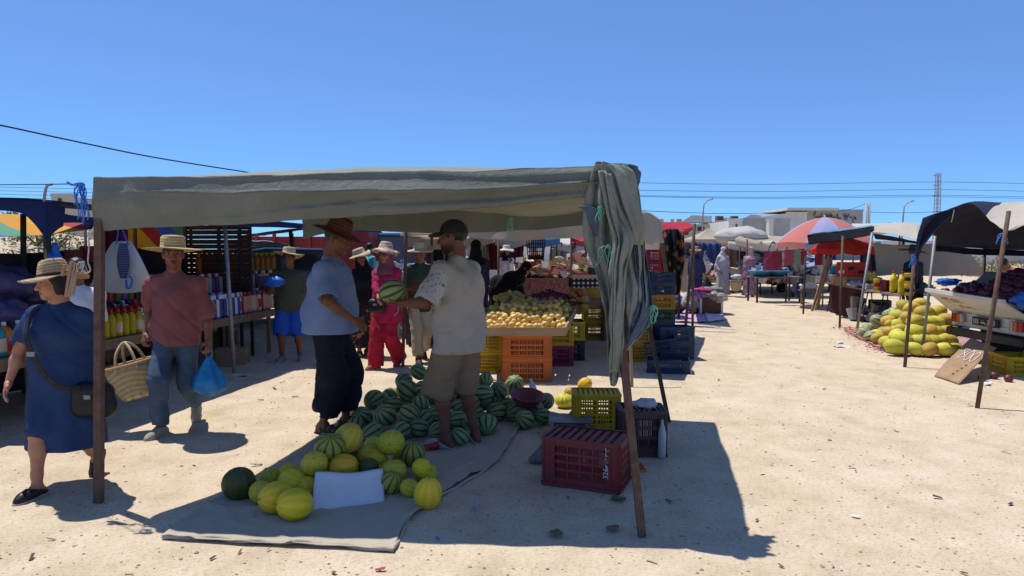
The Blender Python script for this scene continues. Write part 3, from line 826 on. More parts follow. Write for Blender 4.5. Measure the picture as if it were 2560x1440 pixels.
for yy in (578, 583, 588, 596): mb.tube([P(232 + 13 * math.cos(a), yy + 3 * math.sin(a * 2), 4.37 + .033 * math.sin(a)) - off for a in (2 * PI * j / 12 for j in range(13))], .0035, 5)
mb.tube([p - off for p in spline([P(222, 590, 4.33), P(222, 625, 4.33), P(220, 655, 4.33), P(226, 675, 4.32), P(215, 683, 4.32), P(205, 672, 4.32), P(200, 668, 4.32)], 24)], .0045, 6)
mb.build('cord', cord_white, stall, smooth=True)
tassel('cord', P(206, 668, 4.32), 6, .05, .04, cord_white, stall, 21, .002)
# bundle of wooden slats hung from the pole
wood = mat('raw_wood', (.28, .18, .11), (.38, .26, .17), 5, .8, .3, 40, .2, stretch=(1, 1, .08))
sl = E('wooden_slats', P(178, 740, 4.33), 0, 'bundle of short wooden slats hanging by a white cord on the left pole', 'slats')
for (a, b, c, d) in ((165, 742, 178, 655), (172, 742, 190, 658), (181, 738, 194, 660), (156, 690, 160, 662)):
    m = MB(); m.bar(P(a, b, 4.33) - sl.location, P(c, d, 4.33) - sl.location, .017, .012, (0, 1, 0)); m.build('slat', wood, sl)
# cloth spread on the ground
def outline_sheet(name, left, right, m, n=40, nv=40, z=.008, wob=.006, seed=0):
    """ground cloth between a left and a right edge, both running front to back"""
    L = spline(left, nv); R = spline(right, nv); mb = MB()
    def f(u, v):
        i = min(int(v * nv + .5), nv); p = L[i].lerp(R[i], u); q = p * 3 + Vector((seed, 0, 0))
        e = min(u, 1 - u, v, 1 - v); ed = max(0, 1 - e / .035)
        r = abs(noise.noise(q * 1.3)) ; crease = .012 * max(0, 1 - abs(noise.noise(p * .9 + Vector((seed, 3, 0)))) / .05)
        w = max(0, 1 - abs(noise.noise(p * 1.7 + Vector((7, seed, 0)))) / .06) * .012
        return Vector((p.x, p.y, hgt(p.x, p.y) + z + wob * r + crease + w + ed * (.012 + .02 * max(0, noise.noise(q * 1.7)))))
    mb.grid(f, n, nv); o = mb.build(name, m, None, smooth=True)
    md = o.modifiers.new('solid', 'SOLIDIFY'); md.thickness = .004; md.offset = 1
    return o
tarp_m = cloth('ground_canvas', (.40, .345, .265), (.47, .41, .32), 0, 1.5)
Lf = [G(402, 1352), G(520, 1268), G(640, 1195), G(760, 1130), G(840, 1050), G(900, 985)]
Rt = [G(985, 1384), G(1030, 1300), G(1160, 1205), G(1240, 1160), G(1292, 1085), G(1345, 1010)]
T(outline_sheet('ground_sheet', Lf, Rt, tarp_m, 90, 80), 'grey canvas sheet spread on the sand under the melons', 'ground sheet')
# rolled rim of that sheet along its front edge
rim = MB(); rr = random.Random(2)
for (pts, r0) in (([G(405, 1350), G(520, 1350), G(640, 1360), G(760, 1362), G(880, 1372), G(985, 1382)], .013), ([G(985, 1378), G(1005, 1340), G(1030, 1290), G(1110, 1240), G(1180, 1200), G(1240, 1158)], .010)):
    c = spline(pts, 50)
    rim.tube([p + Vector((0, 0, .014 + .006 * math.sin(i * .7))) for i, p in enumerate(c)], [r0 * (.6 + .45 * abs(math.sin(i * .23 + 1)) + .1 * rr.random()) * (.35 if i in (0, 50) else 1) for i in range(51)], 8)
o = rim.build('rolled_edge', tarp_m, bpy.data.objects['ground_sheet'], smooth=True)
# ================================================================ the people in front
def lo(pos, yaw, p):
    return tuple(Matrix.Rotation(-rad(yaw), 3, 'Z') @ (Vector(p) - Vector(pos)))
sole_dark = mat('sole_dark', (.03, .028, .026)); sole_pale = mat('sole_pale', (.45, .42, .36))
def denim(name, a, b):
    t = NT(name); co = t.coord('Object')
    c = t.ramp(t.noise(co, 5, 5, .6, .6), [(.3, a), (.7, b)])
    w = t.noise(t.coord('Object', (260, 260, 60)), 1, 2)
    c = t.mix(.25, c, t.ramp(w, [(.3, (.5, .5, .55)), (.7, (1.3, 1.3, 1.25))]), 'MULTIPLY')
    return t.finish(c, .9, t.bump(t.math('ADD', t.noise(co, 16, 4, .6, 1), t.math('MULTIPLY', w, .1)), .4, .012), .15)
# --- woman in the blue dress, walking past the left pole
pos, yaw = Vector((-3.05, 4.66, 0)), 0
p = Person('woman in blue knee-length dress and banded straw hat walking past the front left pole', pos, yaw, 1.5, 1.24, skin='b37e63', vox=.012, gender=1,
           feet=((-.06, -.27, 0, 2, -10), (.07, .16, .075, 58, 6)), hands=(lo(pos, yaw, P(22, 955, 4.5)), lo(pos, yaw, P(220, 965, 4.72))),
           poles=((-.6, .5, -.3), (.6, .6, -.3)), lean=(4, 0, 0), head=(-38, 3, 0), pelvis=(0, -.05, -.03),
           hand_style=({'curl': 22, 'palm': (.7, .4, 0), 'thumb': (.2, -1, 0)}, {'curl': 26}))
p.make_body(); p.make_head('1a1310', lip='8a4a44'); p.finish(); p.hair(mat('hair_black', (.012, .01, .009), None, rough=.5), 'bob')
blue_m = denim('dress_denim', (.02, .04, .10), (.03, .06, .15))
p.shirt(blue_m, .7, .66, .028, 'dress_top', .008, .088, seed=1)
p.skirt(blue_m, .275, .255, 'dress_skirt', amp=.01, lobes=7, topr=.19, top=.86)
p.hat(straw_mat('straw_tan', (.56, .40, .24), (.30, .19, .10), 420), .19, .125, .094, .072, (-2, -8), mat('hat_cord', (.03, .022, .018)), .018, .012, .035, .046)
for i in (0, 1): p.shoe(i, mat('shoe_black_leather', (.016, .016, .017), None, rough=.4), sole_pale, 'flat')
woman_blue = p
# --- man in the burgundy tee with basket and blue bag
pos, yaw = Vector((-2.99, 6.05, 0)), 10
m_pos_red, m_yaw_red = pos, yaw
p = Person('man in burgundy t-shirt, jeans and wide straw hat carrying a basket', pos, yaw, 1.68, 1.04, skin='8a5a41', vox=.0125,
           feet=((-.09, -.2, 0, 4, -22), (.07, .3, .10, 50, 8)), hands=(lo(pos, yaw, P(363, 835, 6.05)), lo(pos, yaw, P(520, 852, 6.0))),
           poles=((-.2, .9, -.2), (.2, .9, -.2)), lean=(2, 0, 0), head=(16, -2, 0), pelvis=(0, .0, -.035),
           hand_style=({'curl': 62, 'palm': (.5, .5, 0)}, {'curl': 60, 'palm': (-.8, .3, 0)}))
p.make_body(); p.make_head('2a221e', moust=.85, beard=.25, beardc='3a302a', lip='6e3f36'); p.finish(); p.hair(mat('hair_grey_black', (.05, .045, .04), None), 'short')
p.shirt(cloth('tee_burgundy', (.20, .07, .075), (.26, .10, .10), scale=6), .765, .82, .038, 'shirt', .011, .082, seed=2)
p.trousers(denim('jeans', (.045, .075, .125), (.09, .135, .2)), 1.9, .088, .072, 'trousers', .007)
p.hat(straw_mat('straw_yellow', (.66, .52, .27), (.38, .27, .12), 300), .235, .105, .096, .092, (-3, 2), None, .01, .012, 0, .062)
for i in (0, 1): p.shoe(i, mat('shoe_beige', (.38, .34, .28), (.28, .25, .2), 20), sole_pale, 'shoe')
man_red = p
# --- customer in the light blue shirt, seen from his right side
pos, yaw = Vector((-1.62, 6.02, 0)), 84
p = Person('customer in light blue shirt and brown straw hat standing beside the watermelons', pos, yaw, 1.79, 1.06, skin='7d4f3a', vox=.0125,
           feet=((-.11, .03, 0, 0, -12), (.1, -.1, 0, 0, 8)), hands=(lo(pos, yaw, P(884, 800, 5.74)), lo(pos, yaw, P(862, 840, 6.2))),
           poles=((-1.0, .55, -.25), (.5, .9, -.3)), lean=(4, 0, 0), head=(-6, 12, 0), pelvis=(0, 0, .012),
           hand_style=({'curl': 30, 'palm': (.6, 0, -.6), 'thumb': (.3, -.5, .7)}, {'curl': 60}))
p.make_body(); p.make_head('2e2825', beard=.18, beardc='55493f', lip='5c352c'); p.finish(); p.hair(mat('hair_grey_black', (.05, .045, .04), None), 'short')
p.shirt(cloth('shirt_light_blue', (.17, .235, .40), (.22, .30, .49), scale=5), .88, .78, .05, 'shirt', .011, .09, seed=4, back=1.04)
f = SDF()
for a in range(9):
    b = -2.3 + a * .575; f.cap(p.tor(.062 * math.cos(b), .012 + .06 * math.sin(b), .318 * p.H), p.tor(.072 * math.cos(b), .012 + .07 * math.sin(b), .292 * p.H), .009, .01, .012)
p.child('collar', [f.mesh(.008)], MATS['shirt_light_blue'])
p.trousers(cloth('trousers_black', (.012, .014, .022), (.02, .023, .034)), 1.54, .135, .125, 'trousers', .010, rt=.104)
p.hat(straw_mat('straw_brown', (.13, .06, .035), (.065, .03, .02), 300), .185, .115, .092, .076, (6, 0), mat('hat_band_red', (.16, .02, .018)), .012, .012, .02, .062)
for i in (0, 1): p.shoe(i, mat('sandal_brown', (.075, .06, .048), None), sole_dark, 'sandal')
customer = p
# --- the vendor holding a watermelon
pos, yaw = Vector((-.42, 5.52, 0)), -128
p = Person('vendor in grey t-shirt, khaki shorts and dark cap holding a watermelon', pos, yaw, 1.80, 1.12, skin='6f4532', vox=.0125,
           feet=((-.15, .03, 0, 0, -24), (.13, -.04, 0, 0, 14)), hands=(lo(pos, yaw, P(965, 735, 5.62)), lo(pos, yaw, P(995, 757, 5.3))),
           poles=((-1, -.5, -.5), (.5, .75, -.65)), lean=(4, 0, 6), head=(22, 2, 0),
           hand_style=({'curl': 30, 'palm': (.9, 0, .2), 'thumb': (0, -.2, 1)}, {'curl': 26, 'dir': lo(Vector((0, 0, 0)), yaw, (-1, .12, .10)), 'palm': lo(Vector((0, 0, 0)), yaw, (.1, .35, 1)), 'thumb': lo(Vector((0, 0, 0)), yaw, (-.3, -1, .25)), 'spread': .5}))
p.make_body(); p.make_head('120e0c', beard=.95, beardc='17110e', lip='5c352c'); p.finish(); p.hair(mat('hair_black', (.012, .01, .009), None), 'short')
grey_m = cloth('tee_grey', (.35, .32, .27), (.42, .385, .33), scale=5)
p.shirt(grey_m, .785, .8, .06, 'shirt', .010, .09, seed=7)
def print_mat():
    t = NT('printed_sleeve'); co = t.coord('Object')
    v = t.n('TexVoronoi', feature='F1', distance='CHEBYCHEV'); t.put(v.inputs['Vector'], co); v.inputs['Scale'].default_value = 26
    k = t.ramp(v.outputs['Distance'], [(.10, (1, 1, 1)), (.14, (0, 0, 0)), (.2, (0, 0, 0)), (.22, (1, 1, 1)), (.27, (0, 0, 0))], 'CONSTANT')
    s = t.ramp(v.outputs['Color'], [(.45, (0, 0, 0)), (.5, (1, 1, 1))], 'CONSTANT')
    n = t.ramp(t.noise(co, 60, 3), [(.6, (0, 0, 0)), (.64, (1, 1, 1))])
    k = t.mix(1, t.mix(1, k, s, 'MULTIPLY'), n, 'LIGHTEN')
    return t.finish(t.mix(k, lin((.47, .46, .43)), lin((.04, .04, .045))), .9, None, .15)
q = p.k; S_, E_ = p.sh[1], p.el[1]; d = (E_ - S_).normalized(); f = SDF()
f.cap(S_.lerp(E_, .18), S_.lerp(E_, .8) + d * .04, .078 * q, .0995 * q, .02); e = S_.lerp(E_, .8); f.cap(e + d * .106, e + d * .3, .106, None, .004, None, True)
p.child('sleeve', [f.mesh(.0125, fold=p.fold(.006, 7))], print_mat())
p.trousers(cloth('shorts_khaki', (.20, .145, .095), (.25, .18, .12)), .98, .1, .125, 'shorts', .008, rt=.112)
p.cap_hat(cloth('cap_charcoal', (.02, .02, .024), (.03, .03, .036)))
for i in (0, 1): p.shoe(i, mat('clog_grey', (.42, .41, .39), (.3, .29, .27), 12), mat('clog_grey', 0), 'clog')
vendor = p
# ================================================================ the people further back
def fig(label, px, py, yaw, H, Y=None, w=1.0, gender=0, skin='8f6147', vox=.016, head=(0, 0, 0), feet=None, lean=(0, 0, 0), hands=None, poles=(None, None), group=None, pelvis=(0, 0, 0)):
    p = G(px, py) if Y is None else Vector((P(px, 700, Y).x, Y, 0))
    hd = None
    if hands: hd = tuple((lo(p, yaw, h) if isinstance(h, Vector) else h) for h in hands)
    k = H / 1.75
    if hd: hd = tuple(h if h is not None else ((-.2 * k, -.04, .47 * H), (.2 * k, -.04, .47 * H))[i] for i, h in enumerate(hd))
    return Person(label, p, yaw, H, w, feet, hd, poles, lean, head, skin, vox, pelvis, (None, None), gender, group, False)
hk = mat('hair_black', 0)
STEP = ((-.08, -.22, 0, 6, -6), (.08, .2, .05, 40, 6))
# boy with the straw hat
p = fig('boy in olive t-shirt, blue shorts and straw hat by the bottle table', 728, 903, 6, 1.56, None, 1.18, 0, '7d4f38', .014, (-6, 4, 0), ((-.12, -.04, 0, 0, -10), (.12, .05, 0, 0, 12)), hands=(P(688, 712, 9.55), None), poles=((-.5, .6, -.5), None))
p.make_body(); p.make_head('120d0b'); p.finish(); p.hair(hk, 'short'); p.shirt(cloth('tee_olive', (.06, .065, .042), (.08, .085, .055), scale=6), .73, .85, .04, 'shirt', .007, .085, seed=3); p.trousers(cloth('shorts_blue', (.02, .08, .38), (.03, .1, .45), scale=6), .95, .1, .12, 'shorts', .006, rt=.12)
p.hat(straw_mat('straw_pale', (.62, .5, .32), (.42, .3, .17), 280), .215, .095, .09, .085, (-14, 4), None, .02, .012, 0, .07)
for i in (0, 1): p.shoe(i, mat('trainer_grey', (.30, .31, .33), (.12, .13, .15), 30), sole_pale)
# woman in black top and flowered skirt
t = NT('skirt_floral'); v = t.n('TexVoronoi', feature='F1'); t.put(v.inputs['Vector'], t.coord()); v.inputs['Scale'].default_value = 16
sf = t.finish(t.ramp(t.math('ADD', v.outputs['Distance'], t.math('MULTIPLY', t.noise(t.coord(), 30, 3), .3)), [(.2, (.42, .3, .22)), (.36, (.33, .1, .03)), (.5, (.06, .03, .02)), (.7, (.015, .015, .02))]), .85)
p = fig('woman in black top, flowered skirt and cream sun hat', 908, 888, 30, 1.56, None, 1.05, 1, '8a5a45', .015, (-10, 6, -14), ((-.09, -.1, 0, 0, -5), (.09, .08, 0, 0, 8)))
p.make_body(); p.make_head('120d0b'); p.finish(); p.shirt(cloth('top_black', (.01, .01, .013), (.016, .016, .02)), .72, 1.85, .04, 'shirt', .007, .075, seed=8); p.skirt(sf, .13, .23, 'skirt', amp=.012, lobes=8); p.hijab(cloth('scarf_black', (.01, .01, .012), (.015, .015, .018)), True)
p.hat(straw_mat('straw_cream', (.60, .48, .33), (.45, .33, .2), 200), .17, .09, .098, .085, (-8, -6), None, .03, .035, 0, .068)
for i in (0, 1): p.shoe(i, mat('shoe_brown', (.06, .04, .03)), sole_dark)
# woman in magenta with sunglasses
p = fig('woman in magenta top and red trousers with sunglasses and striped sun hat', 968, 918, -18, 1.62, None, 1.08, 1, '9a6a50', .014, (8, 2, 0), ((-.07, -.18, 0, 2, -18), (.09, .16, .06, 42, -4)), hands=(P(948, 765, 8.85), None), poles=((-.5, .7, -.5), None))
p.make_body(); p.make_head('120d0b'); p.finish()
p.shirt(cloth('top_magenta', (.30, .015, .06), (.40, .025, .10), scale=6), .62, 1.6, .035, 'shirt', .008, .075, flare=.03, seed=9); p.trousers(cloth('trousers_crimson', (.32, .012, .03), (.38, .02, .04), scale=6), 1.95, .10, .12, 'trousers', .008, rt=.11)
p.hijab(cloth('scarf_mauve', (.17, .05, .06), (.22, .075, .085)), True, .19); p.hat(straw_mat('straw_striped', (.66, .54, .44), (.30, .18, .13), 190), .185, .1, .098, .078, (-12, 4), None, .025, .05, 0, .072)
f = SDF(); f.ell((-.031, -.094, .006), (.024, .01, .018)).ell((.031, -.094, .006), (.024, .01, .018)).cap((-.055, -.09, .012), (.055, -.09, .012), .004).cap((-.055, -.09, .012), (-.08, .0, .012), .004).cap((.055, -.09, .012), (.08, .0, .012), .004)
V, Q = f.mesh(.005); p.child('sunglasses', [(p.toworld(V, p.k * 1.03), Q)], mat('black_gloss', (.008, .008, .009), None, rough=.15, spec=.6))
for i in (0, 1): p.shoe(i, mat('sandal_red', (.25, .06, .035)), sole_pale, 'flat')
woman_mag = p
# shopper holding a phone, behind the vendor
p = fig('shopper in dark green with straw hat and phone behind the vendor', 1052, 902, 20, 1.64, None, 1.0, 0, '8f6147', .016, (0, 5, 0), STEP, hands=(None, P(1052, 655, 9.9)))
p.make_body(); p.make_head(); p.finish(); p.hair(hk); p.shirt(cloth('tee_dark_green', (.03, .05, .03), (.04, .065, .04)), .72, .9, .035); p.trousers(cloth('trousers_beige', (.42, .36, .25), (.48, .41, .29)), 1.85, .095, .09, rt=.11); p.hat(straw_mat('straw_cream', 0, 0), .19, .1, .092, .08, (0, -8), None, .02, .02)
for i in (0, 1): p.shoe(i, mat('shoe_brown', 0), sole_dark)
m = MB(); m.box(P(1049, 640, 9.86), (.075, .012, .15), None, 1, .004); T(m.build('mobile_phone', mat('phone_black', (.01, .01, .012), None, rough=.2), None), 'mobile phone raised by the shopper behind the vendor', 'phone')
# robed women
def robed(label, px, py, yaw, H, Y=None, robe=None, scarf=None, w=1.05, vox=.018, hem=.06, r=.26, step=True, head=(0, 0, 0), lean=(0, 0, 0), skin='8f6147', hands=None, hat=None, sl=1.9, cape=True, group=None, poles=(None, None), feet=None):
    p = fig(label, px, py, yaw, H, Y, w, 1, skin, vox, head, feet or (((-.08, -.16, 0, 4, -6), (.08, .14, .03, 30, 6)) if step else None), lean, hands, poles, group)
    p.make_body(); p.make_head(h=.008); p.finish(); p.shirt(robe, .6 if lean[0] < 30 else .75, sl, .045, 'robe_top', .008, .085); p.skirt(robe, hem, r, 'robe', amp=.015, lobes=8)
    if scarf: p.hijab(scarf, cape)
    if hat: p.hat(*hat)
    for i in (0, 1): p.shoe(i, mat('shoe_pale', (.4, .38, .36)) if step else mat('shoe_brown', 0), sole_dark)
    return p
navy_c = cloth('coat_navy', (.03, .04, .085), (.045, .055, .11)); blk_c = cloth('scarf_black', 0)
robed('woman in navy coat and black headscarf seen from behind', 1190, 0, 178, 1.72, 12.2, navy_c, blk_c, 1.05, .016, .25, .24, True)
robed('woman in black bending over the fruit', 1243, 0, 78, 1.62, 13.2, cloth('robe_black', (.008, .009, .014), (.013, .014, .02)), blk_c, 1.1, .017, .1, .26, False, (0, -20, 0), (58, 0, 0), hands=(P(1300, 755, 13.0), P(1308, 760, 13.3)))
t = NT('print_white'); n = t.ramp(t.noise(t.coord(), 22, 2, .5, 1), [(.58, (.6, .56, .55)), (.62, (.35, .16, .2)), (.7, (.15, .17, .3))]); prw = t.finish(n, .9)
robed('woman in white printed blouse and white sun hat under the beige roof', 1266, 0, 18, 1.64, 18.5, prw, blk_c, 1.05, .02, .1, .25, True, hat=(straw_mat('straw_white', (.7, .68, .62), (.55, .5, .42), 200), .2, .1, .1, .085, (0, 0), None, .03, .05), hands=(None, P(1275, 655, 18.2)))
p = fig('person in pale beige top and trousers walking away', 1336, 0, 168, 1.66, 23.5, 1.1, 1, '8f6147', .02, feet=STEP); p.make_body(); p.make_head(h=.009); p.finish(); bei = cloth('linen_beige', (.42, .34, .3), (.48, .4, .36)); p.shirt(bei, .62, 1.8, .04); p.trousers(bei, 1.9, .1, .1, rt=.115); p.hijab(bei, True)
for i in (0, 1): p.shoe(i, mat('shoe_brown', 0), sole_dark)
def man(label, px, Y, yaw, H, shirt, trous, vox=.02, sleeve=.8, hair_m=None, cap=None, skin='7d523c', w=1.05, feet=None, beard=0, lean=(0, 0, 0), hands=None):
    p = fig(label, px, 0, yaw, H, Y, w, 0, skin, vox, feet=feet, lean=lean, hands=hands); p.make_body(); p.make_head(h=.008, beard=beard); p.finish(); p.hair(hair_m or hk); p.shirt(shirt, .74, sleeve, .035); p.trousers(trous, 1.9, .095, .09, rt=.11)
    if cap: p.hat(*cap)
    for i in (0, 1): p.shoe(i, mat('shoe_brown', 0), sole_dark)
    return p
dk = cloth('trousers_dark', (.012, .013, .018), (.02, .02, .026)); hg = mat('hair_grey', (.35, .34, .33), None)
man('grey-haired bearded man in white shirt behind the navy coat', 1152, 14.2, 60, 1.74, cloth('shirt_white', (.55, .56, .58), (.6, .61, .63)), dk, .018, .8, hg, None, '9a6c52', beard=.5)
man('dark-haired man in turquoise beside the red lorry', 926, 16.8, 120, 1.72, cloth('tee_turquoise', (.10, .36, .38), (.13, .42, .44)), dk)
man('man in pale grey shirt under the white roof, seen from behind', 1432, 21.5, 130, 1.74, cloth('shirt_pale_grey', (.30, .33, .36), (.36, .38, .41)), dk, cap=(cloth('cap_dark', (.03, .03, .035), None), .13, .08, .092, .075))
man('man in maroon shirt beside the pale grey one', 1466, 23, 200, 1.74, cloth('shirt_maroon', (.10, .02, .03), (.13, .03, .04)), dk)
t = NT('print_bw'); n = t.ramp(t.noise(t.coord(), 26, 3, .6, 1.5), [(.45, (.05, .045, .06)), (.52, (.55, .5, .52))]); pbw = t.finish(n, .9)
robed('woman in black and white print carrying a pink bag', 1476, 0, 175, 1.6, 19.5, pbw, pbw, 1.1, .02, .1, .25, True)
# walkers in the lane
t = NT('print_navy'); n = t.ramp(t.noise(t.coord(), 40, 2, .5, 1), [(.56, (.02, .022, .085)), (.66, (.10, .11, .24))]); pnv = t.finish(n, .9)
robed('woman in navy robe and straw hat walking towards the viewer', 1737, 741, -4, 1.62, None, pnv, cloth('scarf_navy', (.015, .018, .06), (.02, .024, .08)), 1.3, .018, .06, .3, True, hat=(straw_mat('straw_tan', 0, 0), .19, .1, .1, .082, (4, 0), None, .02, .03), hands=((-.32, -.05, .78), (.32, -.05, .78)))
gr1 = cloth('robe_grey', (.34, .33, .37), (.40, .39, .43)); t = NT('scarf_print'); n = t.ramp(t.noise(t.coord(), 9, 2, .5, 1), [(.55, (.58, .53, .55)), (.6, (.5, .35, .38)), (.68, (.2, .12, .16))]); spr = t.finish(n, .85)
robed('woman in grey robe and white printed headscarf carrying a basket', 1806, 740, 20, 1.64, None, gr1, spr, 1.1, .018, .05, .3, True, (10, 12, 0), hands=((-.2, -.1, .85), (.28, -.02, .72)))
t = NT('print_mauve'); n = t.ramp(t.noise(t.coord(), 34, 3, .6, .5), [(.42, (.16, .07, .12)), (.58, (.42, .28, .34))]); pmv = t.finish(n, .9)
robed('woman in mauve patterned robe and pink headscarf walking away', 1874, 742, 160, 1.63, None, pmv, cloth('scarf_pink', (.60, .34, .33), (.66, .4, .38)), 1.1, .018, .05, .25, True, (-20, 0, 0))
robed('child-sized figure in white scarf behind the navy robe', 1762, 0, 10, 1.5, 29, cloth('robe_pale', (.4, .4, .46), None), cloth('scarf_white', (.6, .6, .62), None), 1.0, .025, .1, .24, True)
robed('distant woman in dark robe by the peaked tent', 1720, 0, 30, 1.6, 27, navy_c, blk_c, 1.0, .025, .1, .24, True)
man('man bending in orange shirt beyond the pickup', 2556, 14.5, -70, 1.7, cloth('shirt_orange', (.6, .28, .16), (.64, .32, .2)), dk, lean=(55, 0, 0), hands=((-.2, -.5, .5), (.2, -.5, .5)))
p = man('seller in dark clothes and wide hat behind the oil cans', 2283, 13.6, 20, 1.62, cloth('tunic_dark', (.02, .022, .03), (.035, .036, .045)), dk, .018, 1.8, None, (straw_mat('felt_brown', (.16, .12, .09), (.1, .075, .055), 60), .26, .1, .095, .085, (8, 6), None, .02, .03))
man('trader in white shirt among the textiles across the lane', 1880, 26, 0, 1.72, cloth('shirt_white', 0), dk, .025)
robed('shopper in pale blue robe behind the textiles', 2018, 0, 40, 1.62, 25, cloth('robe_blue', (.15, .22, .4), None), cloth('scarf_cream', (.5, .42, .34), None), 1.0, .025, .1, .24, True)
man('trader in blue shirt beyond the basins', 1955, 25.5, 10, 1.72, cloth('shirt_royal', (.04, .1, .3), None), dk, .025)
man('man in grey shirt among the stalls behind the wire cage', 1385, 29, 30, 1.72, cloth('shirt_grey', (.25, .25, .27), None), dk, .025); robed('woman in brown robe far down the middle stalls', 1298, 0, 10, 1.6, 30, cloth('robe_brown', (.12, .08, .06), None), cloth('scarf_rust', (.3, .12, .06), None), 1.0, .025, .1, .24, True)
man('person in white shirt half hidden behind the woman in blue', 192, 6.1, 15, 1.5, cloth('shirt_white', 0), cloth('shorts_brown', (.12, .07, .05), None), .02)
# ================================================================ melons, crates and the rest of the grey stall
def melon_mat(name, base, base2, stripe=None, n=10, mottle=None, width=.0, edge=.12, vary=.3, ribs=0, rough=.5, ms=13, hue=.05):
    t = NT(name); co = t.coord('Object'); sp = t.n('SeparateXYZ'); t.put(sp.inputs[0], co)
    oi = t.n('ObjectInfo')
    w = t.n('TexNoise', noise_dimensions='4D'); t.put(w.inputs['Vector'], co); t.put(w.inputs['W'], t.math('MULTIPLY', oi.outputs['Random'], 50)); w.inputs['Scale'].default_value = 7; w.inputs['Detail'].default_value = 4; w.inputs['Roughness'].default_value = .7
    nz = w.outputs[0]
    ang = t.math('ARCTAN2', sp.outputs[1], sp.outputs[0])
    col = t.ramp(nz, [(.35, base), (.65, base2)]); h = nz
    if stripe is not None:
        s = t.math('SINE', t.math('ADD', t.math('MULTIPLY', ang, n), t.math('MULTIPLY', t.noise(co, 22, 4, .75), 3.4)))
        k = t.ramp(s, [(max(.0, .5 + width / 2 - edge), (0, 0, 0)), (min(1, .5 + width / 2 + edge), (1, 1, 1))])
        col = t.mix(k, col, t.ramp(t.noise(co, 40, 3), [(.3, stripe), (.7, tuple(x * 1.5 for x in stripe))]))
        fl = t.ramp(t.noise(co, 55, 2), [(.58, (0, 0, 0)), (.68, (1, 1, 1))])
        col = t.mix(t.math('MULTIPLY', fl, .4), col, lin(stripe))
    if mottle is not None:
        k = t.ramp(t.noise(co, ms, 5, .8, .5), [(.5, (0, 0, 0)), (.72, (1, 1, 1))])
        col = t.mix(t.math('MULTIPLY', k, .75), col, lin(mottle))
        sp2 = t.ramp(t.noise(co, 70, 2), [(.70, (0, 0, 0)), (.74, (1, 1, 1))])
        col = t.mix(t.math('MULTIPLY', sp2, .6), col, lin((.12, .07, .02)))
    if ribs:
        r = t.math('SINE', t.math('MULTIPLY', ang, ribs)); h = t.math('ADD', h, t.math('MULTIPLY', r, .5))
        col = t.mix(t.math('MULTIPLY', t.math('SUBTRACT', .5, t.math('MULTIPLY', r, .5)), .25), col, lin(tuple(x * .45 for x in base)))
    hs = t.n('HueSaturation'); t.put(hs.inputs['Color'], col)
    t.put(hs.inputs['Value'], t.math('MULTIPLY_ADD', oi.outputs['Random'], vary, 1 - vary / 2))
    t.put(hs.inputs['Hue'], t.math('MULTIPLY_ADD', t.math('FRACT', t.math('MULTIPLY', oi.outputs['Random'], 7.3)), hue, .5 - hue / 2))
    return t.finish(hs.outputs[0], rough, t.bump(h, .3, .012), .35)
wm_m = melon_mat('watermelon_skin', (.19, .24, .09), (.29, .34, .15), (.016, .05, .018), 9, width=-.02, edge=.12)
ym_m = melon_mat('yellow_melon_skin', (.76, .53, .022), (.80, .60, .035), None, mottle=(.46, .36, .03), ribs=9)
gm_m = melon_mat('green_melon_skin', (.48, .42, .03), (.58, .50, .05), None, mottle=(.22, .23, .03), ribs=10)
dm_m = melon_mat('dark_melon_skin', (.035, .055, .012), (.06, .085, .02), None, mottle=(.13, .14, .03), ribs=8)
sm_m = melon_mat('striped_melon_skin', (.26, .26, .04), (.34, .30, .05), (.04, .06, .012), 9, width=.25, edge=.15)
def melon_mesh(name, m, a=1.0, seed=0, n=20, k=14, point=0.0, dimple=.03):
    rr = random.Random(seed); mb = MB(); vs = []
    for i in range(1, k):
        t = PI * i / k; r = math.sin(t); z = a * math.cos(t) + point * max(0, math.cos(t)) ** 5
        for j in range(n):
            p = 2 * PI * j / n; q = 1 + .035 * math.sin(2 * p + seed) + .012 * math.sin(3 * p - i * .4 + seed)
            vs.append((r * q * math.cos(p), r * q * math.sin(p), z * (1 + .015 * math.sin(p + seed))))
    vs += [(0, 0, a * (1 - dimple) + point), (0, 0, -a * (1 - dimple))]; b = len(vs) - 2
    fs = [[i * n + j, i * n + n + j, i * n + n + (j + 1) % n, i * n + (j + 1) % n] for i in range(k - 2) for j in range(n)]
    fs += [[b, j, (j + 1) % n] for j in range(n)] + [[b + 1, (k - 2) * n + (j + 1) % n, (k - 2) * n + j] for j in range(n)]
    me = mb.add(vs, fs).mesh(name, m, True); return me
stem_m = mat('melon_stem', (.12, .1, .04), (.2, .16, .07), 30)
def stem_mesh(L=.12): 
    mb = MB(); mb.tube([(0, 0, 0), (.02, 0, L * .5), (.06, .02, L)], [.05, .035, .03], 6); return mb.mesh('stem', stem_m, True)
STEM = stem_mesh()
MM = {k: [melon_mesh('melon', m, a, s, dimple=dm) for s in (1, 2)] for k, (m, a, dm) in {'w': (wm_m, 1.12, .02), 'y': (ym_m, 1.22, .03), 'g': (gm_m, 1.08, .03), 'd': (dm_m, 1.05, .03), 's': (sm_m, 1.12, .03)}.items()}
mr = random.Random(12)
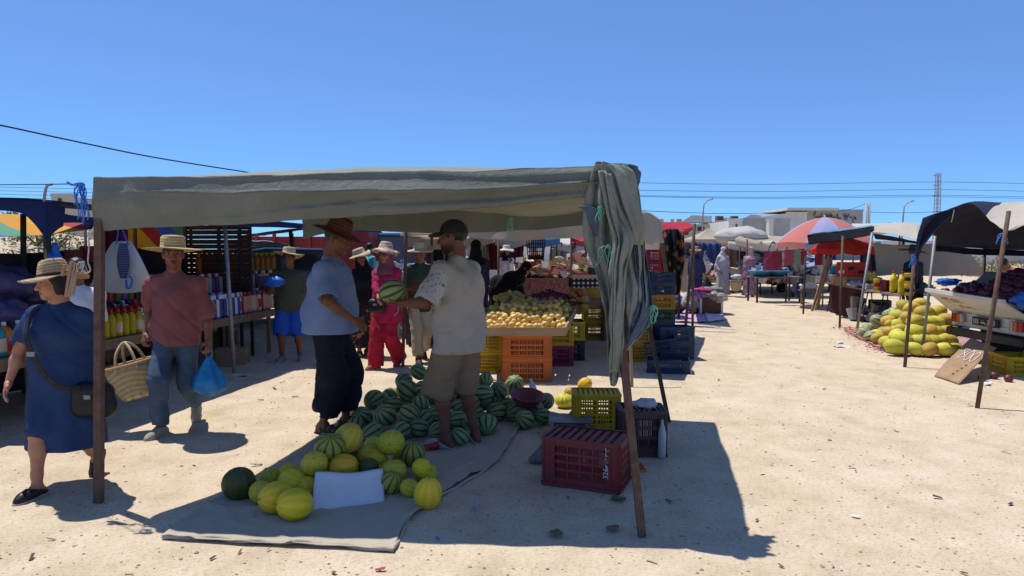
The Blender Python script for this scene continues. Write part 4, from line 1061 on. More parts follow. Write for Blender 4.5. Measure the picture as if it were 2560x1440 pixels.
def melon(kind, px, py, w, z=None, lie=None, label=None, group=None, name='melon', ratio=1.0, stem=True, dy=0.0):
    """a melon seen centred at px,py and w pixels wide; on the ground unless z (height of its middle) is given"""
    rp = w / 2
    if z is None:
        d = FPX * CAMH / (py - HORIZ + rp * .95); r = rp * S(d); p = G(px, py, r * .97)
    else:
        p = G(px, py, z); r = rp * S(p.y)
    a = {'w': 1.12, 'y': 1.22, 'g': 1.08, 'd': 1.05, 's': 1.12}[kind]
    r = r / (1 + (a - 1) * .5)
    lie = lie if lie is not None else (mr.uniform(40, 100), mr.uniform(0, 360))
    o = link(name, mr.choice(MM[kind]), None, p + Vector((0, dy, 0)), Euler((rad(lie[0]), 0, rad(lie[1])), 'XYZ'), tuple(r * ratio * mr.uniform(.94, 1.06) for _ in range(3)))
    T(o, label, 'melon', group)
    if stem:
        s = link('stem', STEM, o, (0, 0, a * .97))
    return o
YG = 'yellow and green melons heaped on the grey sheet'
for (k, x, y, w, z, lie, lab) in (
    ('d', 597, 1209, 84, None, (25, 40), 'dark green round melon alone at the left end of the heap'),
    ('g', 652, 1231, 60, None, None, 'small green melon beside the dark green one'),
    ('g', 676, 1196, 56, None, None, None),
    ('y', 690, 1243, 88, None, (80, -40), 'long yellow melon, left one of the front pair by the blank card'),
    ('y', 737, 1260, 88, None, (78, -55), 'bright yellow melon nearest the viewer, left of the blank card'),
    ('y', 731, 1205, 74, None, (85, 60), None), ('y', 722, 1185, 60, None, None, None), ('y', 772, 1220, 58, None, None, None),
    ('g', 787, 1160, 70, .2, (50, 10), None), ('y', 803, 1190, 72, None, (85, 80), None), ('y', 858, 1166, 68, .17, (80, 85), None),
    ('s', 825, 1120, 76, .27, (35, 20), 'dark green ribbed melon on top of the heap, next to the sandals'),
    ('g', 870, 1096, 80, .3, (30, 100), 'large green melon topmost at the back of the heap'),
    ('g', 918, 1138, 56, .16, None, None), ('y', 937, 1150, 60, .14, (85, 90), None),
    ('g', 977, 1106, 70, .26, (84, 5), 'round pale green melon on top, its blossom end towards the viewer'),
    ('s', 1033, 1138, 66, .16, (15, 0), 'dark striped upright melon beside the vendor clog'),
    ('d', 922, 1168, 52, .15, None, None), ('g', 984, 1176, 62, .13, None, None), ('s', 975, 1208, 62, None, (30, 70), 'dark striped melon half hidden behind the right edge of the blank card'),
    ('y', 1054, 1170, 54, .13, None, None), ('g', 1066, 1184, 54, None, None, None), ('g', 1024, 1220, 50, None, None, None),
    ('y', 1070, 1234, 76, None, (12, 30), 'yellow melon at the right front end of the heap'),
    ('d', 878, 1146, 50, .14, None, None), ('g', 934, 1112, 48, .15, None, None), ('g', 893, 1182, 52, None, None, None), ('y', 830, 1200, 60, None, None, None),
    ('g', 880, 1205, 60, None, None, None), ('g', 945, 1190, 56, None, None, None), ('g', 850, 1150, 60, .1, None, None), ('g', 1005, 1150, 50, .1, None, None)):
    melon(k, x, y, w, z, lie, lab or {'y': 'yellow melon among others in the heap on the grey sheet', 'g': 'pale green melon among others in the heap on the grey sheet', 'd': 'dark green melon wedged low inside the melon heap'}[k], YG)
WG = 'watermelons piled behind the yellow melons'
for (x, y, w, z, lab) in (
    (1047, 930, 44, .42, 'striped watermelon topmost on the pile, left of the vendor'), (1010, 952, 46, .31, None), (1021, 977, 60, .26, 'large striped watermelon high on the left slope of the pile'),
    (936, 1000, 56, .2, 'boldly striped watermelon at the far left of the pile'), (976, 990, 44, .14, None), (906, 1041, 56, None, None), (964, 1037, 60, .15, None), (985, 1012, 48, .15, None),
    (1024, 1034, 54, .18, None), (1051, 1012, 48, .2, None), (931, 1081, 54, None, None), (888, 1064, 46, None, None), (1002, 1078, 54, None, None), (1047, 1070, 52, None, None), (1062, 1047, 50, .12, None), (1090, 1034, 48, .16, None),
    (1096, 1078, 50, None, None), (1147, 1052, 52, None, None), (1148, 1092, 48, None, None), (1145, 1020, 50, .16, None), (1220, 1062, 54, None, 'pale streaked watermelon just right of the vendor legs'), (1212, 1006, 46, .14, None), (1214, 950, 40, .37, 'striped watermelon topmost on the pile, right of the vendor'),
    (1057, 972, 44, .3, None), (1247, 977, 50, .24, None), (1286, 963, 54, .24, 'watermelon behind the red plastic bowl'), (1209, 982, 46, .28, None), (1242, 1002, 48, .14, None), (1364, 1003, 44, .12, 'watermelon on the right of the red plastic bowl'),
    (1241, 1030, 52, None, None), (1265, 1017, 48, .1, None), (1290, 1032, 50, None, None), (1312, 1048, 52, None, 'front watermelon with fine pale stripes below the bowl'), (1357, 1040, 46, None, None), (1180, 1065, 50, None, None), (1176, 1010, 48, .2, None),
    (1118, 990, 50, .24, None), (1100, 960, 46, .32, None), (1150, 960, 46, .34, None), (1180, 965, 46, .33, None), (1120, 1045, 50, .1, None), (1030, 1000, 50, .1, None), (1330, 1000, 50, .0975, None), (1335, 1022, 48, None, None), (1185, 1035, 50, .1, None), (1090, 1000, 50, .12, None), (1150, 990, 50, .2, None), (1285, 1000, 46, .1, None)):
    melon('w', x, y, w, z, None, lab or 'dark green striped watermelon within the pile on the ground', WG, 'watermelon', stem=False)
# the one being sold
o = melon('w', 980, 729, 62, 1.275, (70, 78), 'watermelon held out in the vendor\'s hand', None, 'watermelon', stem=False)
o.location = P(982, 728, 5.32); o.scale = (.098,) * 3
# loose ones in the sun
pum = melon_mat('ribbed_melon_skin', (.55, .42, .03), (.62, .5, .06), None, mottle=(.36, .2, .02), ribs=12)
MM['p'] = [melon_mesh('melon', pum, .82, 4, dimple=.12)]
for (x, y, w, z, k, lab) in ((1410, 1002, 46, None, 'p', 'ribbed yellow melon lying in the sun left of the yellow crate'), (1426, 982, 30, None, 'g', 'small striped melon behind the ribbed yellow melon'), (1440, 995, 32, None, 'g', 'green melon squeezed between ribbed melon and yellow crate'), (1462, 962, 38, .13, 'y', 'bright yellow melon peeking out behind the yellow crate')):
    d_ = {'w': 1.12}; 
    if k == 'p':
        rp = w / 2; d = FPX * CAMH / (y - HORIZ + rp * .8); r = rp * S(d); o = link('melon', MM['p'][0], None, G(x, y, r * .8), (rad(12), 0, .4), r); T(o, lab, 'melon', 'melons lying loose in the sun'); link('stem', STEM, o, (0, 0, .74))
    else: melon(k, x, y, w, z, None, lab, 'melons lying loose in the sun')

# ---- plastic crates
def plastic(name, a, b=None): return mat(name, a, b or tuple(x * .62 + .03 for x in a), 5, .5, .25, 30, .35, trans=.22, lo=.4, hi=.75)
def crate_mesh(name, W, D, H, m, rows=4, groups=4, slots=5, corner=.16, thick=.012, rim=.022, solid_top=.2, solid_bot=.16, floor=True, endgroups=2, flip=False, tall=False):
    """open-topped crate with slotted walls; origin at the middle of its base"""
    mb = MB(); t = thick
    def wall(A, ux, L, ng):
        ux = Vector(ux); n = ux.cross(Vector((0, 0, 1)))
        def b(u0, u1, z0, z1, th=t, out=0.0): 
            c = Vector(A) + ux * (u0 + u1) / 2 + Vector((0, 0, (z0 + z1) / 2)) + n * out
            mb.box(c, (abs(ux.x) * (u1 - u0) + abs(n.x) * th, abs(ux.y) * (u1 - u0) + abs(n.y) * th, z1 - z0))
        cw = corner * L; zb, zt = solid_bot * H, H - solid_top * H
        b(0, cw, 0, H); b(L - cw, L, 0, H); b(cw, L - cw, 0, zb); b(cw, L - cw, zt, H)
        rh = (zt - zb) / rows; gw = (L - 2 * cw) / ng
        for r in range(1, rows): b(cw, L - cw, zb + r * rh - rh * .16, zb + r * rh + rh * .16)
        for g in range(ng):
            u = cw + g * gw
            if g: b(u - gw * .08, u + gw * .08, zb, zt, t * .98)
            for k in range(1, slots): x = u + gw * (.08 + .84 * k / slots); b(x - gw * .84 / slots * .22, x + gw * .84 / slots * .22, zb, zt, t * .8)
        for zz, hh in ((H - .012, .024), (.012, .02), (H * .82, .008)): b(-.004, L + .004, zz - hh / 2, zz + hh / 2, rim * (1 if hh > .01 else .75), rim / 2 - t / 2)
        for u in (0.01, cw * .55, cw, L - cw, L - cw * .55, L - .01): b(u - .003, u + .003, 0.02, H - .02, t * 1.6, t * .3)
    wall((-W / 2, -D / 2, 0), (1, 0, 0), W, groups); wall((W / 2, D / 2, 0), (-1, 0, 0), W, groups)
    wall((W / 2, -D / 2 + .002, 0), (0, 1, 0), D - .004, endgroups); wall((-W / 2, D / 2 - .002, 0), (0, -1, 0), D - .004, endgroups)
    for k in range(9): x = -W / 2 + W * (k + .5) / 9; mb.box((x, 0, .012), (W / 9 * .55, D - .01, .008))
    for k in range(5): y = -D / 2 + D * (k + .5) / 5; mb.box((0, y, .02), (W - .01, .012, .01))
    return mb.mesh(name, m)
CM = {}
def crate(px, py, W, D, H, m, label, group=None, yaw=0.0, z=0.0, inv=False, Y=None, style=(4, 4, 5), at=None, name='crate'):
    key = (round(W, 3), round(D, 3), round(H, 3), m.name, style)
    if key not in CM: CM[key] = crate_mesh('crate', W, D, H, m, *style)
    p = Vector(at) if at is not None else (G(px, py) if Y is None else Vector((P(px, py, Y).x, Y, 0)))
    o = link(name, CM[key], None, (p.x, p.y, z + (H if inv else 0) + hgt(p.x, p.y) + .002), (PI if inv else 0, 0, rad(yaw)))
    return T(o, label, 'crate', group)
pl_red = plastic('plastic_red', (.27, .04, .045)); pl_yel = plastic('plastic_yellow', (.72, .49, .012)); pl_brn = plastic('plastic_brown', (.10, .045, .048)); pl_or = plastic('plastic_orange', (.75, .19, .03)); pl_blue = plastic('plastic_blue', (.02, .055, .12)); pl_grn = plastic('plastic_green', (.015, .09, .06)); pl_amb = plastic('plastic_amber', (.58, .28, .012)); pl_dk = plastic('plastic_maroon', (.045, .02, .03)); pl_mag = plastic('plastic_magenta', (.3, .02, .09))
white_ink = mat('white_ink', (.62, .6, .58))
def strokes(name, parent, lines, m, r=.002):
    mb = MB()
    for ln in lines: mb.tube(spline(ln, 4 * len(ln)) if len(ln) > 2 else ln, r, 5)
    return mb.build(name, m, parent, smooth=True)
def text(name, s, size, m, parent, loc, rot, depth=.001, align='LEFT', sx=1.0):
    cu = bpy.data.curves.new(name, 'FONT'); cu.body = s; cu.size = size; cu.extrude = depth; cu.align_x = align; cu.resolution_u = 2
    tmp = bpy.data.objects.new(name, cu); COL.objects.link(tmp)
    dg = bpy.context.evaluated_depsgraph_get(); me = bpy.data.meshes.new_from_object(tmp.evaluated_get(dg)); bpy.data.objects.remove(tmp)
    me.materials.clear(); me.materials.append(m)
    return link(name, me, parent, loc, rot, (sx, 1, 1))
# upturned red crate in front, with its lettering
A, B = G(1358, 1212), G(1545, 1238)
yw = math.degrees(math.atan2(B.y - A.y, B.x - A.x)); Wd = (B - A).length
n = Vector((-math.sin(rad(yw)), math.cos(rad(yw)), 0)); c = (A + B) / 2 + n * .17
rc = crate(0, 0, Wd, .34, .335, pl_red, 'upturned dusty red crate nearest the viewer, lettered 326', 'crates of the grey stall', yw, 0, True, at=c, style=(4, 4, 7))
yy = .34 / 2 + .024
text('lettering', '326', .05, white_ink, rc, (Wd / 2 - .062, yy, .335 - .10), (PI / 2, PI / 2, PI), .001)
arab = [[(0, 0), (.3, .02), (.32, .25)], [(.45, 0), (.6, 0), (.75, .05), (.7, .3)], [(.9, -.15), (1.0, 0), (1.15, .1)], [(1.3, 0), (1.3, .45)], [(1.5, 0), (1.7, 0), (1.8, .2), (1.65, .25), (1.6, .1)], [(2.0, -.1), (2.1, .1)], [(1.0, .4), (1.03, .4)], [(.2, .5), (.24, .5)]]
strokes('lettering', rc, [[(Wd / 2 - .078 + v * .035, yy, .335 - .31 + u * .075) for u, v in ln] for ln in arab], white_ink, .0028)
yc = crate(1494, 1083, .40, .30, .33, pl_yel, 'yellow crate standing beside the kitchen scale', 'crates of the grey stall', -3, .012, True, style=(5, 2, 5))
yc.location.y += .15
bc = crate(1610, 1143, .345, .3, .36, pl_brn, 'dark brown crate with a plastic bag on top, right of the yellow crate', 'crates of the grey stall', -2, 0, True, style=(3, 3, 7))
bc.location.y += .15
# things on and by the crates
bag_m = NT('clear_bag'); bag_m = bag_m.finish(lin((.55, .58, .66)), .25, bag_m.bump(bag_m.noise(bag_m.coord(), 26, 4, .7, 1), .8, .02), .5, 0, .3)
def soft(name, c, r, m, label, cat, seed=0, amp=.12, freq=3.0, parent=None, group=None, sub=3, R=None):
    """crumpled lump"""
    n, k = 22, 14; mb = MB(); vs = []
    for i in range(k + 1):
        t = PI * i / k
        for j in range(n):
            a = 2 * PI * j / n; d = Vector((math.sin(t) * math.cos(a), math.sin(t) * math.sin(a), math.cos(t)))
            q = 1 + amp * noise.noise(d * freq + Vector((seed * 3.7, 0, 0))) * 2 + amp * .5 * noise.noise(d * freq * 2.7 + Vector((0, seed * 2.1, 0)))
            vs.append((d.x * r[0] * q, d.y * r[1] * q, d.z * r[2] * q))
    mb.add(vs, [[i * n + j, i * n + n + j, i * n + n + (j + 1) % n, i * n + (j + 1) % n] for i in range(k) for j in range(n)])
    o = mb.build(name, m, parent, smooth=True, loc=c, rot=R)
    return T(o, label, cat, group) if label else o
soft('plastic_bag', Vector((bc.location.x + .03, bc.location.y - .02, .365 + .03)), (.10, .075, .035), bag_m, 'crumpled white plastic bag on the dark brown crate', 'bag', 3, .25, 2.5)
bt = MB(); bt.lathe([(0.001, 0), (.03, .005), (.033, .03), (.033, .15), (.02, .19), (.011, .215), (.011, .235), (.001, .237)], 14, cap=False)
T(bt.build('bottle', mat('bottle_milky', (.5, .52, .55), None, rough=.3, trans=.3), None, True, Vector((bc.location.x + .13, bc.location.y - .19, .10))), 'slim white plastic bottle standing against the dark brown crate', 'bottle')
bpy.data.objects['bottle'].location.z = .0; bpy.data.objects['bottle'].scale = (.95, .95, 1.3)
# boards on the ground and the scale on them
grey_wood = mat('weathered_wood', (.15, .13, .12), (.24, .21, .19), 4, .9, .5, 60, .1, stretch=(12, 1, 1))
bd = E('board', G(1400, 1110), 0, 'weathered grey boards lying on the sand under scale and yellow crate', 'boards')
for (a, b) in (((1338, 1160), (1442, 1035)), ((1378, 1166), (1478, 1040)), ((1418, 1160), (1512, 1042))):
    m = MB(); m.bar(G(*a) + Vector((0, 0, .025)) - bd.location, G(*b) + Vector((0, 0, .025)) - bd.location, .105, .022); m.build('plank', grey_wood, bd)
sc_at = G(1428, 1098); s_ = S(sc_at.y)
ks = E('kitchen_scale', (sc_at.x, sc_at.y + .1, .04), rad(-4), 'flat market scale with a steel pan behind the red crate', 'scale')
m = MB(); m.box((0, 0, .035), (.30, .26, .07), None, 1, .01); m.build('housing', mat('scale_housing', (.34, .36, .38), None), ks)
m = MB(); m.box((0, 0, .085), (.12, .1, .03)); m.build('post', steel, ks)
m = MB(); m.grid(lambda u, v: ((u - .5) * .37, (v - .5) * .30, .102 + .016 * (max(abs(u - .5), abs(v - .5)) * 2) ** 10), 14, 12); o = m.build('pan', mat('steel_pan', (.26, .28, .31), (.17, .18, .2), 7, .45, .15, 20, .5, .35), ks, True); o.modifiers.new('s', 'SOLIDIFY').thickness = .004
m = MB(); m.box((0, -.1325, .035), (.2, .004, .045)); m.build('display', mat('display_dark', (.02, .03, .07), None, rough=.2), ks)
# red plastic bowl of coins
bw_at = G(1316, 1003, .2); k_ = S(bw_at.y)
bw = E('bowl', (bw_at.x, bw_at.y, .165), 0, 'reddish plastic bowl of coins resting on the watermelons', 'bowl')
m = MB(); R_ = 44 * k_; m.lathe([(R_ * .5, 0), (R_ * .58, .004), (R_ * .9, .07), (R_ * 1.0, .098), (R_ * 1.03, .1), (R_ * 1.03, .106), (R_ * .98, .105), (R_ * .86, .07), (R_ * .54, .012), (.002, .01)], 32)
o = m.build('shell', mat('bowl_red', (.22, .05, .05), (.17, .035, .04), 4, .4, .05, 20, .4), bw, True); bw.rotation_euler = (rad(11), rad(5), 0)
m = MB(); cr = random.Random(8)
for k in range(34):
    a, q = cr.random() * 6.28, .055 * cr.random() ** .5; z = .014 + cr.random() * .012
    m.lathe([(.011, 0), (.011, .002)], 9, (q * math.cos(a), q * math.sin(a), z), Euler((cr.uniform(-.5, .5), cr.uniform(-.5, .5), 0)).to_matrix())
o = m.build('coins', mat('coin_metal', (.25, .24, .22), (.1, .1, .1), 60, .4, 0, 1, .5, .6), bw); o['kind'] = 'stuff'
# water bottle, drinks can, blank card
clear = NT('clear_plastic'); clear = clear.finish(lin((.72, .78, .74)), .15, clear.bump(clear.noise(clear.coord(), 30, 3), .4, .01), .5, 0, .5)
b0 = G(1340, 985, .2); m = MB(); m.lathe([(.03, 0), (.036, .01), (.036, .12), (.03, .16), (.014, .19), (.012, .2)], 14, cap=True)
wb = m.build('bottle', clear, None, True, (b0.x, b0.y + .02, .13), (rad(-12), rad(-14), 0)); T(wb, 'half empty clear water bottle leaning on the watermelons behind the bowl', 'bottle')
m = MB(); m.lathe([(.013, .2), (.0135, .2), (.0135, .22), (.002, .221)], 12); m.build('bottle_cap', mat('cap_white', (.6, .62, .62)), wb, True)
cn = G(1078, 1130); m = MB(); m.lathe([(.022, 0), (.03, .008), (.028, .04), (.031, .07), (.03, .105), (.024, .113)], 14, wob=.09)
can = m.build('drinks_can', mat('can_red', (.32, .015, .02), (.45, .3, .3), 14, .35, .3, 20, .5, .3, lo=.5, hi=.75), None, True, (cn.x - .05, cn.y, .03), (0, rad(80), rad(20))); T(can, 'crushed red drinks can lying beside the vendor clog', 'can')
m = MB(); m.lathe([(.021, .1135), (.017, .111), (.002, .111)], 12); m.build('can_lid', steel, can, True)
C = [G(778, 1284), G(962, 1258)]; tl, tr = P(787, 1183, C[0].y + .16), P(957, 1174, C[1].y + .16)
m = MB(); base = C[0]
m.grid(lambda u, v: (C[0].lerp(C[1], u).lerp(tl.lerp(tr, u), v) - base + Vector((.0, .012 * math.sin(5 * u + 2 * v) * v, .006 * math.sin(7 * u + 1) * v))), 20, 10)
o = m.build('price_card', mat('white_card', (.66, .67, .70), (.58, .59, .63), 5, .7, .12, 12), None, True, base); o.modifiers.new('s', 'SOLIDIFY').thickness = .004; T(o, 'blank white card leaning on the front of the melon heap', 'card')
# ================================================================ the stall on the left, its goods and what stands behind it
navy_canvas = cloth('navy_canvas', (.012, .022, .075), (.02, .035, .11), .12, 2)
sb = E('market_stall', (-5, 9, 0), 0, 'long stall with a navy blue canvas roof behind the walking people', 'stall')
o_ = Vector(sb.location)
def rl(rows, o=None): return [[Vector(p) - (o or o_) for p in r] for r in rows]
sheet('roof', rl([[(-7.6, 6.3, 2.15), (-6.2, 6.15, 2.1), (-5.2, 6.1, 2.1), (-4.17, 6.1, 2.06)], [(-7.6, 8.2, 2.25), (-6, 8.1, 2.2), (-5, 8.1, 2.12), (-3.85, 8.0, 2.02)], [(-7.5, 11.5, 2.3), (-6, 11.5, 2.2), (-4.6, 11.6, 2.1), (-3.27, 11.7, 2.02)], [(-7.2, 15.5, 2.25), (-5.6, 15.6, 2.15), (-4.2, 15.7, 2.1), (-3.02, 15.8, 2.06)]]), navy_canvas, sb, 24, 40, .02, 1.2)
sheet('front_flap', rl([[P(-90, 497, 6.2), P(0, 497, 6.12), P(60, 498, 6.1), P(112, 500, 6.1)], [P(-90, 520, 6.2), P(0, 528, 6.1), P(62, 540, 6.08), P(116, 600, 6.05)]]), navy_canvas, sb, 26, 8, .012, 2)
sheet('side_flap', rl([[P(112, 499, 6.1), P(160, 515, 6.3), P(216, 541, 6.6), (-3.6, 9.2, 2.0), (-3.27, 11.7, 2.03), (-3.02, 15.8, 2.07)], [P(116, 600, 6.05), P(155, 568, 6.3), P(216, 556, 6.6), (-3.6, 9.2, 1.92), (-3.25, 11.7, 1.95), (-3.0, 15.8, 1.99)]]), navy_canvas, sb, 50, 6, .01, 2)
for (b, t, w, m, sq) in ((P(128, 760, 6.12), P(116, 560, 6.12), .065, dark_iron, 0), (P(52, 760, 7.6), P(58, 535, 7.6), .06, dark_iron, 0), (G(586, 932), P(562, 560, 9.1), .05, steel, 0), (P(341, 700, 9.6), P(337, 570, 9.6), .035, rust, 1), (P(740, 700, 14.6), P(726, 575, 14.6), .08, dark_iron, 0)):
    b = Vector((b.x, b.y, 0)); pole('pole', b, t, w, m, sb, bool(sq))
# hook lamp arm on the roof corner
m = MB(); m.tube([p - o_ for p in spline([P(110, 503, 6.08), P(113, 480, 6.08), P(118, 464, 6.08), P(130, 461, 6.08)], 12)], .012, 6); m.build('hook', steel, sb, True)
# rainbow striped tarpaulin
def striped(name, cols, fn, trans=.25):
    t = NT(name); tc = t.n('TexCoord'); sp = t.n('SeparateXYZ'); t.put(sp.inputs[0], tc.outputs['UV'])
    k = t.math('FRACT', t.math('MULTIPLY_ADD', t.math('ADD', sp.outputs[0], t.math('MULTIPLY', sp.outputs[1], fn[1])), fn[0], fn[2]))
    n = len(cols); col = t.ramp(k, [(i / n, c) for i, c in enumerate(cols)], 'CONSTANT')
    return t.finish(col, .7, t.bump(t.noise(t.coord(), 9, 4, .6, 1), .3, .02), .2, 0, trans)
def uv_sheet(name, rows, m, parent, nu=30, nv=16, **kw):
    o = sheet(name, rows, m, parent, nu, nv, **kw); me = o.data; uv = me.uv_layers.new(name='UVMap')
    for p in me.polygons:
        for li in p.loop_indices:
            vi = me.loops[li].vertex_index; uv.data[li].uv = ((vi % (nu + 1)) / nu, (vi // (nu + 1)) / nv)
    return o
rain = [(.04, .16, .62), (.10, .32, .20), (.66, .30, .02), (.70, .36, .03), (.42, .035, .03)]
rb_ = E('market_stall', (-7, 11.5, 0), 0, 'tarpaulin with blue, green, orange and red diagonal stripes behind the left stall', 'tarpaulin'); o2 = Vector(rb_.location)
uv_sheet('roof', rl([[P(-120, 528, 13), P(60, 538, 12.6), P(250, 545, 12.2)], [P(-120, 562, 12), P(60, 566, 11.8), P(235, 562, 11.6)], [P(-120, 592, 11), P(60, 590, 11), P(225, 574, 11)]], o2), striped('rainbow_roof', rain, (1.1, -.35, .15)), rb_, wob=.02, wscale=1)
uv_sheet('side_sheet', rl([[P(262, 566, 11.5), P(360, 560, 11.4), P(466, 556, 11.2)], [P(306, 610, 11.4), P(375, 625, 11.3), P(464, 620, 11.1)], [P(340, 640, 11.3), P(385, 664, 11.1), P(462, 668, 11)]], o2), striped('rainbow_side', rain, (1.15, -.55, .38)), rb_, wob=.02, wscale=1)
for (x, y) in ((-8.1, 13), (-8.3, 11), (-5.3, 11.3)): pole('pole', (x, y, 0), (x, y, 2.1), .05, dark_iron, rb_, False)
# slatted wooden side wall
sw = E('slatted_panel', P(548, 672, 10.4), rad(-8), 'dark wooden slatted panel standing behind the bottles', 'panel'); sw.location.z = 0
W_ = 173 * S(10.4); z0, z1 = .9, P(500, 563, 10.4).z; red_wood = mat('red_brown_wood', (.13, .055, .035), (.075, .03, .022), 3, .8, .3, 40, .2, stretch=(1, 1, 14))
for k in range(15):
    z = z0 + (z1 - z0) * (k + .5) / 15; m = MB(); m.box((0, .0 + .004 * (k % 2), z), (W_, .02, (z1 - z0) / 15 * (.95 if k % 3 else .84))); m.build('slat', red_wood, sw)
for x in (-.5, .02, .34, .5): m = MB(); m.box((x * W_, -.025, z1 / 2 + .01), (.045, .03, z1 + .04)); m.build('post', dark_iron, sw)
# tables
wood_old = mat('old_wood', (.17, .12, .08), (.26, .19, .13), 4, .85, .4, 50, .2, stretch=(1, 10, 1))
tb = E('table', (-4.2, 8, 0), 0, 'long low wooden table carrying rows of bottles on the left', 'table'); ot = Vector(tb.location)
FE = [Vector((-4.45, 5.0, .66)), Vector((-3.72, 10.75, .66))]; dv = (FE[1] - FE[0]).normalized(); bk = Vector((-dv.y, dv.x, 0))
for k in range(5): a = bk * (.1 + .205 * k); m = MB(); m.bar(FE[0] + a - ot, FE[1] + a - ot, .195, .025); m.build('plank', wood_old, tb)
for t in (.02, .35, .7, .98):
    for a in (.08, .9): p = FE[0].lerp(FE[1], t) + bk * a; m = MB(); m.bar(Vector((p.x, p.y, 0)) - ot, p - Vector((0, 0, .013)) - ot, .05, .05, (0, 1, 0)); m.build('leg', wood_old, tb)
m = MB(); m.bar(FE[0] + bk * .03 - Vector((0, 0, .055)) - ot, FE[1] + bk * .03 - Vector((0, 0, .055)) - ot, .02, .08); m.build('apron', wood_old, tb)
for (z, a, lab) in ((.95, .52, 'raised plank shelf behind the front row of bottles'), (1.22, .92, 'top plank shelf at the back of the left stall')):
    sh = E('shelf', FE[0] + bk * a, 0, lab, 'shelf'); so = Vector(sh.location)
    m = MB(); m.bar(FE[0] + bk * (a + .15) + Vector((0, 0, z - .66)) - so, FE[1] + bk * (a + .15) + Vector((0, 0, z - .66)) - so, .34, .022); m.build('board', wood_old, sh)
    for t in (.05, .5, .95): p = FE[0].lerp(FE[1], t) + bk * (a + .15); m = MB(); m.bar(Vector((p.x, p.y, .0)) - so, Vector((p.x, p.y, z - .012)) - so, .04, .04, (0, 1, 0)); m.build('upright', wood_old, sh)
def on_row(px, a, z=.66):
    """point above the table at setback a where it is seen at column px"""
    d = ray(px, 700); A = FE[0] + bk * a; n = Vector((-d.y, d.x)); B = FE[1] + bk * a
    ka = n.x * A.x + n.y * A.y; kb = n.x * B.x + n.y * B.y; t = ka / (ka - kb)
    p = A.lerp(B, t); return Vector((p.x, p.y, z + .0135))
def pmat(name, a, rough=.35, trans=.0): return mat(name, a, None, rough=rough, trans=trans)
PROF = {
 'tall': ([(.001, 0), (.040, .002), (.043, .02), (.043, .17), (.036, .205), (.016, .225), (.016, .235)], .235, .045),
 'jug': ([(.001, 0), (.07, .003), (.074, .03), (.074, .2), (.06, .245), (.022, .265), (.022, .275)], .275, .035),
 'pump': ([(.001, 0), (.038, .003), (.04, .02), (.04, .14), (.025, .165), (.012, .17)], .17, .02),
 'shampoo': ([(.001, 0), (.036, .003), (.038, .02), (.035, .2), (.028, .225), (.02, .228)], .228, .05)}
BOT = {}
def bottle(kind, body, capc, lab_c, p, label, group, sx=1.0, sc=1.0):
    key = (kind, body, capc, lab_c)
    if key not in BOT:
        pr, zt, ch = PROF[kind]
        m1 = MB().lathe(pr, 12, cap=True).mesh('bottle', MATS[body], True)
        m2 = MB(); r = .02 if kind != 'shampoo' else .03
        m2.lathe([(r, zt - .004), (r, zt + ch - .004), (r * .8, zt + ch), (.001, zt + ch)], 10)
        if kind == 'pump': m2.tube([(0, 0, zt + .01), (0, 0, zt + .065), (0, -.035, zt + .07), (0, -.055, zt + .06)], .007, 6)
        m2 = m2.mesh('bottle_cap', MATS[capc], True)
        h0, h1 = pr[3][1] * .25, pr[3][1] * .85; rr = pr[2][0] + .0012
        m3 = MB().lathe([(rr, h0), (rr, h1)], 12, cap=False).mesh('bottle_label', MATS[lab_c], True) if lab_c else None
        BOT[key] = (m1, m2, m3)
    m1, m2, m3 = BOT[key]; o = link('bottle', m1, None, p, (0, 0, random.Random(int(p.x * 997)).uniform(-.5, .5)), (sc * sx, sc, sc)); T(o, label, 'bottle', group)
    link('bottle_cap', m2, o)
    if m3: link('bottle_label', m3, o)
    return o
for n_, c_ in (('b_yellow', (.55, .42, .02)), ('b_orange', (.62, .16, .01)), ('b_black', (.012, .012, .014)), ('b_green', (.02, .17, .09)), ('b_blue', (.02, .07, .35)), ('b_red', (.4, .02, .02)), ('b_white', (.6, .6, .6)), ('b_purple', (.16, .05, .22)), ('b_peach', (.55, .3, .2)), ('b_cream', (.55, .48, .33)), ('b_olive', (.17, .17, .03)), ('b_amber', (.45, .17, .015)), ('b_teal', (.03, .25, .3)), ('b_pink', (.5, .12, .2)), ('b_lime', (.2, .4, .06)), ('b_navy', (.012, .02, .07))):
    pmat(n_, c_, .3, .25 if n_ in ('b_yellow', 'b_amber', 'b_olive') else 0)
lr = random.Random(31)
for k, px in enumerate((-14, 4, 22, 40)): bottle('jug', ('b_teal', 'b_orange', 'b_black', 'b_green')[k], 'b_white' if k % 2 else 'b_black', ('b_cream', 'b_red', 'b_orange', 'b_white')[k], on_row(px, .16), ('teal', 'orange', 'black', 'green')[k] + ' detergent jug on the near end of the bottle table', 'detergent jugs', 1, .98)
for r in range(3):
    for k in range(7):
        px = 240 + k * 17 + r * 5 - (r % 2) * 6
        bottle('tall', 'b_yellow', 'b_red', 'b_cream' if (k + r) % 3 == 0 else None, on_row(px, .1 + .1 * r), 'yellow bottle with red cap in the front rows of the left table', 'yellow bottles with red caps', 1, 1.08)
for k, px in enumerate((352, 366, 380, 394)): bottle('pump', 'b_blue', 'b_white', 'b_white', on_row(px, .12 + .03 * (k % 2)), 'blue pump bottle next to the yellow bottles', 'blue pump bottles', 1, 1.15)
for k, px in enumerate((290, 306, 322, 338, 354, 370)): bottle('pump', ('b_olive', 'b_purple', 'b_olive', 'b_black', 'b_olive', 'b_olive')[k], 'b_white', None, on_row(px, .62, .95), ('olive', 'purple', 'olive', 'black', 'olive', 'olive')[k] + ' pump bottle on the raised shelf behind the yellow bottles', 'pump bottles on the shelf', 1, 1.3)
